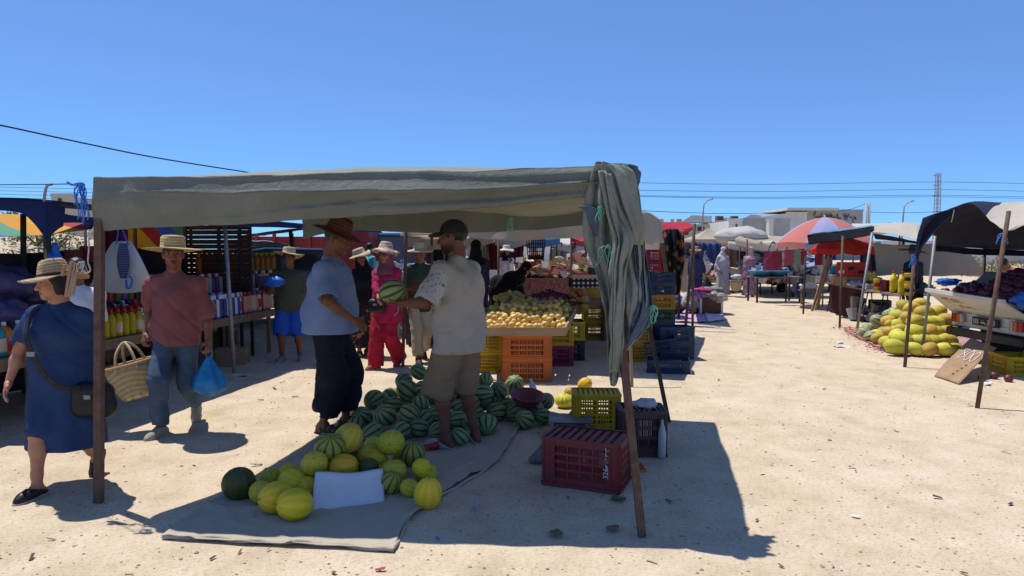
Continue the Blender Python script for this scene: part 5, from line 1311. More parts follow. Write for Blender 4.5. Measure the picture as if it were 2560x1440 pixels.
for k, px in enumerate((196, 208, 222, 246, 258, 272)): bottle('shampoo', lr.choice(('b_olive', 'b_black', 'b_navy', 'b_amber')), 'b_red', 'b_red', on_row(px, .62, .95), 'dark bottle with red label on the raised shelf by the left pole', 'dark bottles on the shelf', 1, 1.1)
for k in range(16):
    px = 596 + k * 6.1; c = ('b_white', 'b_red', 'b_peach', 'b_peach', 'b_peach', 'b_cream', 'b_cream', 'b_peach')[k % 8]
    bottle('shampoo', c, 'b_navy' if k % 2 else 'b_red', 'b_red' if c == 'b_white' else None, on_row(px, .12 + .02 * (k % 2)), 'pale shampoo bottle in the front row beside the steel pole', 'pale shampoo bottles', 1.0, 1.12)
for k in range(14):
    px = 512 + k * 6.6; c = ('b_blue', 'b_white', 'b_pink', 'b_blue', 'b_white', 'b_blue', 'b_navy')[k % 7]
    bottle('shampoo', c, 'b_white' if c != 'b_white' else 'b_blue', None, on_row(px, .12), 'blue or white bottle in the front row left of the steel pole', 'blue and white bottles', 1.05, 1.15)
for k in range(20):
    px = 505 + k * 9; c = lr.choice(('b_purple', 'b_lime', 'b_cream', 'b_cream', 'b_white', 'b_olive', 'b_navy', 'b_pink'))
    bottle('shampoo', c, lr.choice(('b_white', 'b_navy', 'b_red')), None, on_row(px, .66, .95), 'small toiletry bottle on the raised shelf left of the boy', 'toiletries on the shelf', 1, 1.05)
for r in range(2):
    for k in range(15):
        px = 498 + k * 13 + r * 4
        bottle('tall', 'b_amber', 'b_yellow', None, on_row(px, 1.0 + .1 * r, 1.22), 'amber oil bottle on the top shelf of the left stall', 'amber oil bottles', 1, 1.15)
# cartons with a fan-shaped print, cans and boxes
card = mat('cardboard', (.30, .19, .11), (.36, .24, .145), 5, .85, .2, 30, .1)
def carton(p, size, m, label, group=None, rz=0.0, name='carton', tape=True, cat='box'):
    mb = MB(); mb.box((0, 0, size[2] / 2), size, None, 1, .006); o = mb.build(name, m, None, False, p, (0, 0, rz)); T(o, label, cat, group)
    if tape: mb = MB(); mb.box((0, 0, size[2] + .001), (size[0] * .98, .05, .002)); mb.build('tape', mat('brown_tape', (.22, .13, .07), None, rough=.4), o)
    return o
dred = mat('carton_dark_red', (.16, .02, .025), (.2, .05, .06), 8, .5); fan_w = mat('print_white', (.5, .5, .52))
for r in range(3):
    for k in range(4):
        p = on_row(660 + k * 12 - r * 2, .3 + .1 * (2 - r) * .3, .66 + .17 * r); o = carton(p, (.13, .12, .165), dred, 'dark red packet with a white fan print stacked at the end of the left table', 'dark red packets', rad(-60 + 4 * k), 'packet', False, 'packet')
        m = MB(); m.poly([(.0, -.0615, .05)] + [(.05 * math.cos(a), -.0615, .05 + .07 * math.sin(a)) for a in (PI * .15 + PI * .7 * j / 6 for j in range(7))]); m.build('print', fan_w, o)
for i, (px, py, w, h) in enumerate(((545, 866, 30, 46), (560, 905, 34, 42), (592, 900, 30, 38), (575, 850, 22, 30))):
    p = G(px, py + 12); carton((p.x, p.y + .1, 0), (w * S(p.y) * 1.3, .22, h * S(p.y) * 1.1), card, ('tall brown carton', 'squat brown carton', 'square brown carton', 'small brown carton')[i] + ' under the table near the steel pole', 'cartons under the left table', rad(8 * i - 10))
for i, (px, py, w, h) in enumerate(((310, 905, 60, 34), (345, 890, 36, 22))):
    p = G(px, 975 - 20 * i); carton((p.x - .25, p.y, .0 if i == 0 else .3), (w * S(p.y) * 1.2, .3, .3 if i == 0 else .16), card, ('wide opened carton', 'flat carton on the wide one')[i] + ' under the table behind the man in burgundy', 'cartons under the left table', rad(-12 + 18 * i))
# bags and sacks of the near corner
bag_p = mat('bag_purple', (.05, .045, .11), (.10, .075, .17), 9, .4, .6, 18, .4); bag_r = mat('bag_dark_red', (.16, .03, .035), (.09, .02, .03), 9, .5, .5, 18)
for i, (px, py, Y, r, m) in enumerate(((15, 715, 6.9, (.28, .2, .2), bag_p), (60, 740, 7.1, (.22, .2, .16), bag_p), (10, 790, 6.4, (.25, .18, .15), bag_p), (50, 800, 6.7, (.2, .16, .13), bag_p), (25, 762, 6.9, (.3, .16, .035), bag_r), (215, 715, 7.6, (.16, .14, .12), bag_r))):
    soft('goods_sack', P(px, py, Y), r, m, ('large crumpled purple sack at the left edge', 'round purple sack behind the tan hat', 'low purple sack above the detergent jugs', 'small purple sack by the shoulder of the woman in blue', 'flat dark red sack between the purple ones', 'dark red sack left of the white bag')[i], 'sack', i, .16, 2.4)
for i, (px, py, Y, w, h, m) in enumerate(((186, 672, 8, 28, 48, dred), (196, 690, 7.9, 50, 30, bag_r), (222, 655, 8.2, 30, 40, dred))):
    p = P(px, py, Y); carton(p, (w * S(Y), .16, h * S(Y)), m, ('upright dark red box on top of the heap by the left pole', 'flat maroon box under the upright red one', 'maroon box beside the upright red one')[i], 'maroon boxes', .1 * i, 'box', False)
# hanging things
mar = cloth('maroon_cloth', (.10, .012, .03), (.15, .02, .045), .1)
cl = sheet('hanging_cloth', [[P(238, 575, 8.3), P(275, 572, 8.3), P(318, 575, 8.3)], [P(236, 640, 8.3), P(272, 650, 8.28), P(315, 640, 8.3)], [P(240, 700, 8.3), P(275, 716, 8.3), P(310, 700, 8.3)]], mar, None, 26, 18, .02, 3, ripple=lambda u, v: (0, .04 * math.sin(20 * u), 0)); T(cl, 'maroon cloth hanging behind the white bag', 'cloth')
white_sack = mat('white_sack', (.50, .48, .43), (.58, .56, .51), 3, .6, .25, 9, .3)
wb = E('shopping_bag', P(305, 735, 7.2), 0, 'large white shopping bag hanging behind the front left pole', 'bag'); ob = Vector(wb.location)
def bagf(u, v, sgn):
    px = 305 + (u - .5) * 2 * (20 + 62 * v ** .8); py = 603 + 118 * v + 12 * (1 - (2 * u - 1) ** 2) * v
    return P(px, py, 7.2 + sgn * .11 * math.sin(PI * min(1, v * .8 + .12)) * math.sin(PI * u) ** .6 + .012 * math.sin(9 * u + 5 * v)) - ob
m = MB(); m.grid(lambda u, v: bagf(u, v, -1), 22, 18); m.grid(lambda u, v: bagf(1 - u, v, 1), 22, 18); m.build('bag_body', white_sack, wb, True)
m = MB(); m.grid(lambda u, v: P(308 + (u - .5) * 2 * 16 * math.sin(PI * (.12 + .8 * v)) ** .6, 608 + 88 * v, 7.085 - .02 * math.sin(PI * v)) - ob, 10, 14)
t = NT('bag_lining'); w = t.n('TexWave', wave_type='BANDS', bands_direction='Z'); t.put(w.inputs['Vector'], t.coord()); w.inputs['Scale'].default_value = 18; w.inputs['Distortion'].default_value = 2
m.build('lining', t.finish(t.ramp(w.outputs[0], [(.4, (.01, .012, .035)), (.6, (.12, .16, .3))]), .7), wb, True)
for sx in (-1, 1): m = MB(); m.tube([p - ob for p in spline([P(305 + sx * 16, 612, 7.1), P(303 + sx * 9, 590, 7.15), P(300 + sx * 4, 566, 7.2)], 8)], .009, 6); m.build('strap', cord_blue, wb, True)
m = MB(); m.tube([p - ob for p in spline([P(315, 700, 7.06), P(318, 720, 7.05), P(327, 716, 7.05), P(330, 698, 7.05), P(323, 690, 7.05)], 14)], .012, 6); m.build('strap', cord_blue, wb, True)
bb = soft('carrier_bag', P(138, 670, 6.15), (.07, .06, .2), mat('blue_film', (.02, .13, .55), (.03, .2, .7), 8, .35, .5, 20, .4, trans=.3), 'blue plastic bag tied to the dark pole', 'bag', 7, .2, 2)

for r in range(2):
    for k in range(26):
        px = 196 + k * 7.2 + 3 * r; c = lr.choice(('b_olive', 'b_navy', 'b_black', 'b_amber', 'b_red', 'b_purple', 'b_white', 'b_cream'))
        bottle('shampoo' if k % 3 else 'tall', c, lr.choice(('b_white', 'b_red', 'b_navy')), 'b_red' if k % 4 == 0 else None, on_row(px, .5 + .14 * r + (.3 if r else 0), .66 if not r else .95), ('household bottle in the back rows of the left table', 'household bottle at the back of the raised shelf')[r], 'household bottles', 1, lr.uniform(1.0, 1.25))
for k in range(24):
    px = 500 + k * 7.8; bottle('shampoo', lr.choice(('b_cream', 'b_white', 'b_purple', 'b_lime', 'b_peach', 'b_navy')), lr.choice(('b_white', 'b_navy')), None, on_row(px, .36 + .05 * (k % 2)), 'toiletry bottle in the second row of the left table', 'second row toiletries', 1, 1.15)
bw_ = FE[0] + bk * 1.55; be_ = FE[1] + bk * 1.5
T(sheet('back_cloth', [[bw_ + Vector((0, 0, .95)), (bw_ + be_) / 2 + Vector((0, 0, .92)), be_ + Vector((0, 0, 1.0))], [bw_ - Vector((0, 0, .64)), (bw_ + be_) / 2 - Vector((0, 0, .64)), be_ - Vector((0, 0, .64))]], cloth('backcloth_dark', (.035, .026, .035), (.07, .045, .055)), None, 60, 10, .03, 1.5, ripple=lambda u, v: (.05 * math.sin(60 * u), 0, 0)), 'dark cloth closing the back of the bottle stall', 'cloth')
# ================================================================ the fruit stall in the middle
beige = cloth('beige_canvas', (.42, .33, .22), (.50, .41, .29), .35, 1.2)
beige2 = cloth('sandy_canvas', (.46, .38, .28), (.55, .48, .38), .3, 1.2)
cs = E('market_stall', (.6, 11, 0), 0, 'fruit stall under a wide beige canvas roof behind the grey awning', 'stall'); oc = Vector(cs.location)
sheet('roof', rl([[(-1.5, 9.75, 1.98), (-.4, 9.4, 1.94), (.6, 9.1, 1.95), (1.45, 8.85, 2.05)], [(-1.6, 11, 2.15), (-.3, 11, 2.1), (1, 11, 2.12), (2.15, 11, 2.22)], [(-1.6, 13.2, 2.1), (0, 13.3, 2.02), (1.5, 13.2, 2.05), (2.85, 13.0, 2.12)]], oc), beige, cs, 34, 28, .03, 1.3)
sheet('front_flap', rl([[(-1.5, 9.75, 1.98), (-.4, 9.4, 1.94), (.6, 9.1, 1.95), (1.45, 8.85, 2.05)], [P(1000, 590, 9.7), P(1200, 595, 9.38), P(1400, 596, 9.08), P(1570, 596, 8.83)]], oc), beige2, cs, 40, 6, .02, 2.2, ripple=lambda u, v: (0, .03 * v * math.sin(26 * u), .03 * v * math.sin(9 * u)))
sheet('side_flap', rl([[(1.45, 8.85, 2.05), (2.15, 11, 2.22), (2.85, 13.0, 2.12)], [(1.5, 8.9, 1.72), (2.24, 10.9, 1.7), P(1662, 600, 12.9)]], oc), beige2, cs, 30, 8, .03, 1.6, ripple=lambda u, v: (.04 * v * math.sin(18 * u), 0, 0))
for (b, t, w, m) in ((G(1580, 968), P(1568, 600, 8.35), .032, wood), (G(1684, 824), P(1652, 580, 12.9), .06, rust), (Vector((-1.5, 9.3, 0)), Vector((-1.5, 9.75, 1.98)), .04, rust), (Vector((-1.55, 13.2, 0)), Vector((-1.55, 13.2, 2.1)), .05, rust)):
    pole('pole', b, t, w, m, cs, m is not wood or True)
# wooden tray of apples on its crates
tray = E('fruit_tray', (.1, 8.25, .57), 0, 'wooden tray heaped with yellow apples on orange crates', 'tray'); oy = Vector(tray.location)
tw = mat('tray_wood', (.36, .22, .12), (.44, .29, .17), 4, .8, .3, 40, .2, stretch=(1, 8, 8))
fl, frr, bl, br = Vector((-.36, 8.2, .57)), Vector((.64, 8.2, .57)), Vector((-.42, 10.4, .60)), Vector((1.0, 10.7, .60))
for nm, a, b, h in (('front_board', fl, frr, .105), ('side_board', frr, br, .105), ('side_board', bl, fl, .105), ('back_board', br, bl, .12)):
    m = MB(); u = Vector((0, 0, h / 2)); m.bar(a + u - oy, b + u - oy, .02, h); m.build(nm, tw, tray)
for k in range(6):
    t = (k + .5) / 6; m = MB(); m.bar(fl.lerp(frr, t) + Vector((0, .02, .012)) - oy, bl.lerp(br, t) + Vector((0, -.02, .012)) - oy, .16, .018); m.build('plank', tw, tray)
am = {}
for nm, a, b in (('yellow', (.86, .66, .18), (.84, .52, .13)), ('green', (.44, .42, .10), (.56, .46, .12)), ('peach', (.78, .40, .16), (.84, .62, .22))):
    am[nm] = melon_mesh('apple', mat('apple_' + nm, a, b, 9, .45, 0, 1, .3, trans=.15, vary=.3), .86, 5, 9, 7, dimple=.28)
ar = random.Random(77); cnt = 0
def tray_pt(u, v): return fl.lerp(frr, u).lerp(bl.lerp(br, u), v)
for layer in range(4):
    for i in range(91):
        for _ in range(1):
            v = (i // 13 + .5 + ar.uniform(-.35, .35)) / 7; u = (i % 13 + .5 + .5 * (i // 13 % 2) + ar.uniform(-.3, .3)) / 13.6
            if layer and v > .93 - .0 * layer: continue
            if layer == 3 and (v < .4 or abs(u - .5) > .36): continue
            if layer == 2 and (v < .1 or abs(u - .5) > .44): continue
            u = min(max(u, .05), .95); v = min(max(v, .025), .95)
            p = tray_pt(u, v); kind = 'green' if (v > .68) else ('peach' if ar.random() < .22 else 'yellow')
            o = link('apple', am[kind], None, p + Vector((ar.uniform(-.02, .02), ar.uniform(-.04, .04), .056 + layer * .056 + ar.uniform(-.01, .012))), (ar.uniform(-.9, .9), ar.uniform(-.9, .9), ar.random() * 6), ar.uniform(.037, .045))
            T(o, {'green': 'greenish apple at the shaded back of the wooden tray', 'peach': 'reddish blushed apple among the yellow ones on the tray', 'yellow': 'yellow apple heaped on the wooden tray'}[kind], 'apple', 'apples on the wooden tray'); cnt += 1
# more fruit behind
for k in range(46):
    t = k / 46; a = ar.uniform(0, 6.28); q = .34 * ar.random() ** .5; p = Vector((.0 + q * math.cos(a) * 1.1, 10.75 + q * math.sin(a), .78 + .16 * (1 - q / .34) + ar.uniform(-.01, .02)))
    T(link('apple', am['green'], None, p, (ar.uniform(-1, 1), ar.uniform(-1, 1), 0), .052), 'green apple in the mound behind the tray', 'apple', 'green apples behind the tray')
for k in range(26):
    T(link('apple', am['yellow' if k % 3 else 'peach'], None, Vector((-.53 + ar.uniform(-.13, .13), 8.5 + ar.uniform(-.14, .14), .54 + ar.uniform(0, .04) + .03 * (k // 12))), (ar.uniform(-1, 1), ar.uniform(-1, 1), 0), .043), 'yellow apple in the crate at the left of the tray', 'apple', 'apples in the left crate')
GC = 'crates under and around the fruit tray'
def stack(px, py, W, D, hs, cols, labels, yaw=0, dx=0.0, style=(4, 4, 4), z=0.0, Y=None, group=GC, dy=0.0):
    p = G(px, py) if Y is None else Vector((P(px, py, Y).x, Y, 0))
    for h, c, lab in zip(hs, cols, labels):
        crate(0, 0, W, D, h, c, lab, group, yaw + (hash(lab) % 5 - 2 if False else 0), z, False, at=Vector((p.x + dx, p.y + D / 2 + dy, 0)), style=style); z += h + .001
stack(1318, 955, .58, .4, (.285, .28), (pl_or, pl_or), ('lower orange crate holding up the front of the tray', 'upper orange crate holding up the front of the tray'), 0, style=(3, 4, 4))
stack(1222, 930, .36, .45, (.26, .27), (pl_yel, pl_yel), ('lower yellow crate at the left of the orange ones', 'yellow crate of apples at the left of the orange ones'), 0, style=(4, 3, 4))
stack(1392, 920, .34, .4, (.28, .28), (pl_mag, pl_yel), ('magenta crate at the bottom right behind the orange ones', 'yellow crate on the magenta one'), 0, dx=.06, style=(3, 3, 5), dy=.15)
stack(1432, 905, .34, .45, (.29, .27), (pl_dk, pl_yel), ('dark maroon crate beneath the right corner of the tray', 'yellow crate on the dark maroon one'), 0, style=(3, 3, 5), dy=.1)
stack(1290, 770, .7, .45, (.3, .3, .1), (pl_grn, pl_grn, pl_grn), ('bottom green crate behind the tray', 'middle green crate behind the tray', 'shallow green crate under the green apples'), 0, Y=10.5, style=(3, 4, 5))
stack(1490, 850, .40, .45, (.3, .3, .3), (pl_amb, pl_yel, pl_yel), ('amber crate at the foot of the tall stack behind the drape', 'middle yellow crate of the tall stack', 'top yellow crate of the tall stack carrying boxes'), 0, style=(3, 3, 5))
stack(1600, 905, .32, .4, (.27, .26), (pl_amb, pl_amb), ('lower amber crate right of the hanging drape', 'upper amber crate right of the hanging drape'), 0, style=(4, 3, 5))
stack(1580, 860, .3, .3, (.3, .3, .3), (pl_yel, pl_yel, pl_yel), ('yellow crate low behind the amber crates', 'yellow crate in the middle behind the amber crates', 'yellow crate on top behind the amber crates'), 0, Y=10.6, dx=.06)
stack(1690, 900, .5, .36, (.24, .24), (pl_blue,) * 2, ('bottom crate of the dark blue stack', 'top crate of the dark blue stack'), 4, style=(2, 4, 7))
stack(1652, 850, .46, .36, (.3, .22, .26, .2, .2), (pl_blue, pl_grn, pl_amb, pl_blue, pl_blue), ('blue crate at the foot of the mixed stack', 'green crate in the mixed stack', 'bright amber crate in the mixed stack', 'blue crate in the mixed stack above the amber one', 'topmost blue crate of the mixed stack'), 8, Y=12.3, style=(2, 4, 6))
b1 = crate(1670, 928, .52, .34, .17, pl_blue, 'shallow open blue crate lying on the sand', GC, -12, 0, style=(2, 4, 4))
b2 = crate(1650, 905, .5, .32, .18, pl_blue, 'dark blue crate tilted on the open one', GC, -8, 0, style=(2, 4, 5)); b2.location.z = .15; b2.location.y += .14; b2.rotation_euler.y = rad(-9); b2.rotation_euler.x = rad(5)
# grapes, paper, big orange melons, boxes
gm = MB(); gr = random.Random(6)
for k in range(330):
    a, q = gr.random() * 6.28, gr.random() ** .5; c = Vector((.62 + q * .42 * math.cos(a), 11.4 + q * .3 * math.sin(a), .78 + .13 * (1 - q) + gr.random() * .04)); r = .017
    gm.lathe([(r * .6, -r * .7), (r, 0), (r * .6, r * .7)], 6, c)
T(gm.build('grapes', mat('grape_red', (.07, .012, .025), (.13, .03, .04), 20, .35, vary=.2), None, True), 'heap of dark red grapes behind the apples', 'grapes', None, 'stuff')
m = MB(); m.grid(lambda u, v: Vector((.38 + .85 * u, 10.9 + .35 * v, .74 + .05 * math.sin(3 * u + v))), 10, 5); T(m.build('paper_sheet', mat('paper_pink', (.45, .36, .45), None), None, True), 'pale pink paper lying in front of the grapes', 'paper')
box_t = E('display_table', (.7, 11.5, 0), 0, 'low trestle under the grapes and orange melons', 'table')
m = MB(); m.box((.1, .1, .72), (1.9, 1.0, .04)); m.build('table_top', wood_old, box_t)
for x in (-.75, .95):
    for y in (-.3, .5): m = MB(); m.box((x, y, .35), (.06, .06, .7)); m.build('leg', wood_old, box_t)
om = melon_mat('orange_melon_skin', (.50, .22, .06), (.55, .30, .09), None, mottle=(.30, .2, .05), ribs=10); MM['o'] = [melon_mesh('melon', om, .85, 9)]
for i, (px, py, w) in enumerate(((1437, 722, 30), (1455, 735, 30), (1428, 740, 28), (1448, 755, 26), (1462, 752, 26), (1432, 758, 24), (1446, 772, 30), (1460, 768, 24))):
    Y = 11.7 - .1 * i; o = link('melon', MM['o'][0], None, P(px, py, Y), (rad(20 * i), .3, i), w / 2 * S(Y)); T(o, 'orange netted melon in the heap beside the yellow crate stack', 'melon', 'orange melons')
pol = NT('polka'); v = pol.n('TexVoronoi', feature='F1'); v.inputs['Randomness'].default_value = .0; pol.put(v.inputs['Vector'], pol.coord('Object')); v.inputs['Scale'].default_value = 14
polka = pol.finish(pol.ramp(v.outputs['Distance'], [(.25, (.5, .48, .45)), (.32, (.012, .012, .014))]), .8)
p0 = P(1465, 718, 10.6)
for i, (x, z, s_, mm, lab) in enumerate(((0, .0, (.5, .3, .14), polka, 'black box with white dots on top of the yellow crates'), (-.02, .14, (.46, .28, .06), mat('cloth_peach', (.5, .3, .22), None), 'folded peach cloth on the dotted box'), (.16, .142, (.22, .2, .16), mat('bin_dark_green', (.02, .05, .045), None), 'dark green tub beside the peach cloth'))):
    carton(p0 + Vector((x, -.0, z)), s_, mm, lab, None, .1, ('patterned_box', 'folded_cloth', 'tub')[i], False, ('box', 'cloth', 'tub')[i])
# black wire cage hanging from the roof
cg = E('wire_cage', P(1340, 590, 11.8), 0, 'black wire cage hanging under the beige roof', 'cage'); ce = Vector(cg.location); wm = mat('black_wire', (.012, .014, .018))
m = MB(); w, h, dp = 48 * S(11.8), 58 * S(11.8), .2
for k in range(9):
    for y in (0, dp): m.tube([(-w / 2 + w * k / 8, y, 0), (-w / 2 * .8 + w * .8 * k / 8, y, -h)], .005, 5)
for k in range(7):
    z = -h * k / 6; x = w / 2 * (1 - .2 * k / 6); m.tube([(-x, 0, z), (x, 0, z), (x, dp, z), (-x, dp, z), (-x, 0, z)], .006, 5)
m.build('mesh', wm, cg); m = MB(); m.box((0, dp / 2, -h * .93), (w * .75, dp, h * .14)); m.build('tray', wm, cg); m = MB(); m.tube([(0, dp / 2, 0), (0, dp / 2, .25)], .006, 5); m.build('hook', wm, cg)
# far roofs and thin poles of the next stalls
def far_stall(label, pts, m, poles, cat='stall', zf=None, name='market_stall', flap=.25, thick=.006):
    """pts: near-left, near-right, far-right, far-left as (px, py, Y)"""
    a, b, c, d = [P(*q) for q in pts]; r = E(name, Vector((a.x, a.y, 0)), 0, label, cat); o = Vector(r.location)
    mid = (a + b + c + d) / 4 + Vector((0, 0, -.08 if zf is None else zf))
    sheet('roof', rl([[a, (a + b) / 2 - Vector((0, 0, .06)), b], [(a + d) / 2, mid, (b + c) / 2], [d, (c + d) / 2, c]], o), m, r, 20, 14, .035, 1.1, thick)
    if flap:
        sheet('front_flap', rl([[a, (a + b) / 2 - Vector((0, 0, .06)), b], [a - Vector((0, .03, flap)), (a + b) / 2 - Vector((0, .06, flap + .1)), b - Vector((0, .03, flap * .8))]], o), m, r, 20, 4, .02, 1.5, thick)
    for (px, Y, top) in poles:
        p = P(px, top, Y); q = MB(); q.tube([Vector((p.x, p.y, 0)) - o, p - o], .028, 7); q.build('pole', rust, r, True)
    return r
white_cv = cloth('white_canvas', (.62, .58, .52), (.7, .67, .62), .35, 1.2); orange_cv = cloth('tan_canvas', (.44, .29, .15), (.5, .35, .2), .35, 1.2); red_cv = cloth('red_canvas', (.42, .03, .05), (.5, .05, .07), .3, 1.2); blue_cv = cloth('sky_blue_canvas', (.10, .28, .45), (.16, .36, .52), .3, 1.2)
far_stall('tan canvas stall roof behind the vendor head', ((1010, 590, 17), (1235, 588, 17), (1240, 572, 22), (1060, 572, 22)), orange_cv, ((1218, 17.5, 588), (1246, 16.5, 588), (1080, 17.5, 588)))
far_stall('cream canvas stall roof with a pale blue corner', ((1236, 592, 20), (1330, 588, 20), (1335, 574, 25), (1230, 574, 25)), beige2, ((1266, 20, 590), (1327, 20, 590)))
far_stall('pale blue sheet stretched above the wire cage', ((1290, 592, 22), (1400, 594, 22), (1395, 578, 27), (1300, 578, 27)), blue_cv, ((1358, 22, 592), (1392, 23, 592)))
far_stall('white canvas stall roof far behind the fruit crates', ((1390, 608, 26), (1480, 606, 26), (1480, 592, 31), (1395, 592, 31)), white_cv, ((1378, 24, 598), (1404, 26, 606), (1440, 28, 606)))
far_stall('red sheet hanging under the beige roof on the right', ((1425, 592, 16), (1475, 598, 16), (1478, 585, 18), (1425, 582, 18)), red_cv, ((1428, 16.4, 592),), flap=.1)
# goods tables far behind
def clutter(name, label, x0, x1, y0, y1, z, n, cols, seed, sz=(.04, .12), cat='goods', h=.15):
    """a heap of small wares nobody could count"""
    r_ = random.Random(seed); mb = MB()
    ms = [mat('ware_%02x%02x%02x' % tuple(int(v * 255) for v in c), c, None, rough=.45) for c in cols]
    for k in range(n):
        x, y = r_.uniform(x0, x1), r_.uniform(y0, y1); s_ = r_.uniform(*sz); mb.cur = r_.randrange(len(cols)); zz = z + r_.random() ** 2 * h
        R = Euler((r_.uniform(-.4, .4), r_.uniform(-.4, .4), r_.random() * 6)).to_matrix()
        if k % 3 == 0: mb.lathe([(s_ * .3, 0), (s_ * .5, s_ * .9), (s_ * .45, s_ * .9), (s_ * .25, .01)], 8, (x, y, zz), R)
        elif k % 3 == 1: mb.box((x, y, zz + s_ * .3), (s_, s_ * .7, s_ * .6), R)
        else: mb.lathe([(s_ * .1, 0), (s_ * .7, s_ * .12), (s_ * .65, s_ * .2), (.01, s_ * .05)], 9, (x, y, zz + .03), R)
    o = mb.build(name, ms); T(o, label, cat, None, 'stuff'); return o
def simple_table(label, x0, x1, y0, y1, z, m=None, cloth_m=None):
    r = E('table', ((x0 + x1) / 2, (y0 + y1) / 2, 0), 0, label, 'table'); mb = MB(); mb.box((0, 0, z - .02), (x1 - x0, y1 - y0, .04)); mb.build('table_top', m or wood_old, r)
    for sx in (-1, 1):
        for sy in (-1, 1): mb = MB(); mb.box((sx * ((x1 - x0) / 2 - .06), sy * ((y1 - y0) / 2 - .06), z / 2 - .02), (.05, .05, z - .04)); mb.build('leg', dark_iron, r)
    if cloth_m: mb = MB(); mb.grid(lambda u, v: Vector(((u - .5) * (x1 - x0), -(y1 - y0) / 2 - .012 - .02 * math.sin(17 * u) * (1 - v), z * v - .02 + .06 * (1 - v))), 20, 4); mb.build('cloth', cloth_m, r, True)
    return r
pal = [(.45, .5, .6), (.3, .38, .55), (.6, .6, .62), (.5, .2, .12), (.2, .25, .4), (.55, .5, .42), (.12, .14, .2), (.4, .45, .5)]
simple_table('long table of bluish housewares behind the customers', -3.0, -1.55, 12.4, 17.5, .72, None, mat('cloth_grey_blue', (.12, .14, .18), None))
clutter('housewares', 'heap of small bluish crockery and glassware on the long table', -2.95, -1.6, 12.5, 17.4, .72, 620, pal, 3, (.06, .2), 'housewares', .5)
simple_table('table with bright packets just behind the vendor', -1.75, -1.2, 11.2, 12.2, .74, None, mat('cloth_dark', (.03, .03, .035), None))
clutter('packets', 'pale packets standing on the table behind the vendor', -1.73, -1.22, 11.22, 12.1, .74, 60, [(.6, .52, .35), (.25, .4, .42), (.6, .58, .5), (.4, .3, .2)], 5, (.07, .16), 'packets', .05)
simple_table('table of folded clothes below the cream roof', .2, 2.2, 19, 20.5, .8, None, mat('cloth_rug', (.12, .02, .02), (.2, .1, .08), 12))
clutter('clothes', 'heap of folded clothes on the table under the cream roof', .2, 2.2, 19, 20.4, .8, 180, [(.5, .25, .15), (.55, .45, .35), (.3, .05, .05), (.4, .35, .3), (.5, .4, .1)], 6, (.12, .3), 'clothes', .5)
simple_table('far table of produce behind the beige figure', 2.6, 5.2, 24, 25.4, .8)
clutter('produce', 'far heap of produce and boxes under the white roof', 2.6, 5.2, 24, 25.3, .8, 160, [(.4, .3, .1), (.5, .45, .4), (.15, .2, .08), (.3, .15, .1), (.5, .5, .5)], 9, (.12, .3), 'produce', .4)
for i, (px, py, Y, w, h, c) in enumerate(((1252, 640, 21, 60, 70, (.3, .04, .04)), (1288, 630, 22, 40, 60, (.25, .03, .05)), (1215, 635, 23, 46, 60, (.5, .46, .38)), (1400, 640, 27, 50, 40, (.4, .42, .45)))):
    q = [[P(px - w / 2, py - h / 2, Y), P(px, py - h / 2 + 2, Y), P(px + w / 2, py - h / 2, Y)], [P(px - w / 2, py + h / 2, Y), P(px, py + h / 2, Y), P(px + w / 2, py + h / 2, Y)]]
    T(sheet('hanging_textile', q, cloth('textile_%d' % i, c, tuple(x * .5 for x in c), .1, 9), None, 20, 8, .03, 2, ripple=lambda u, v: (0, .05 * math.sin(22 * u), 0)), ('dark red carpet hung up behind the woman in white', 'patterned maroon carpet beside the dark red one', 'pale cloth hung up behind the grey-haired man', 'grey cloth hung up under the white roof')[i], 'textile')
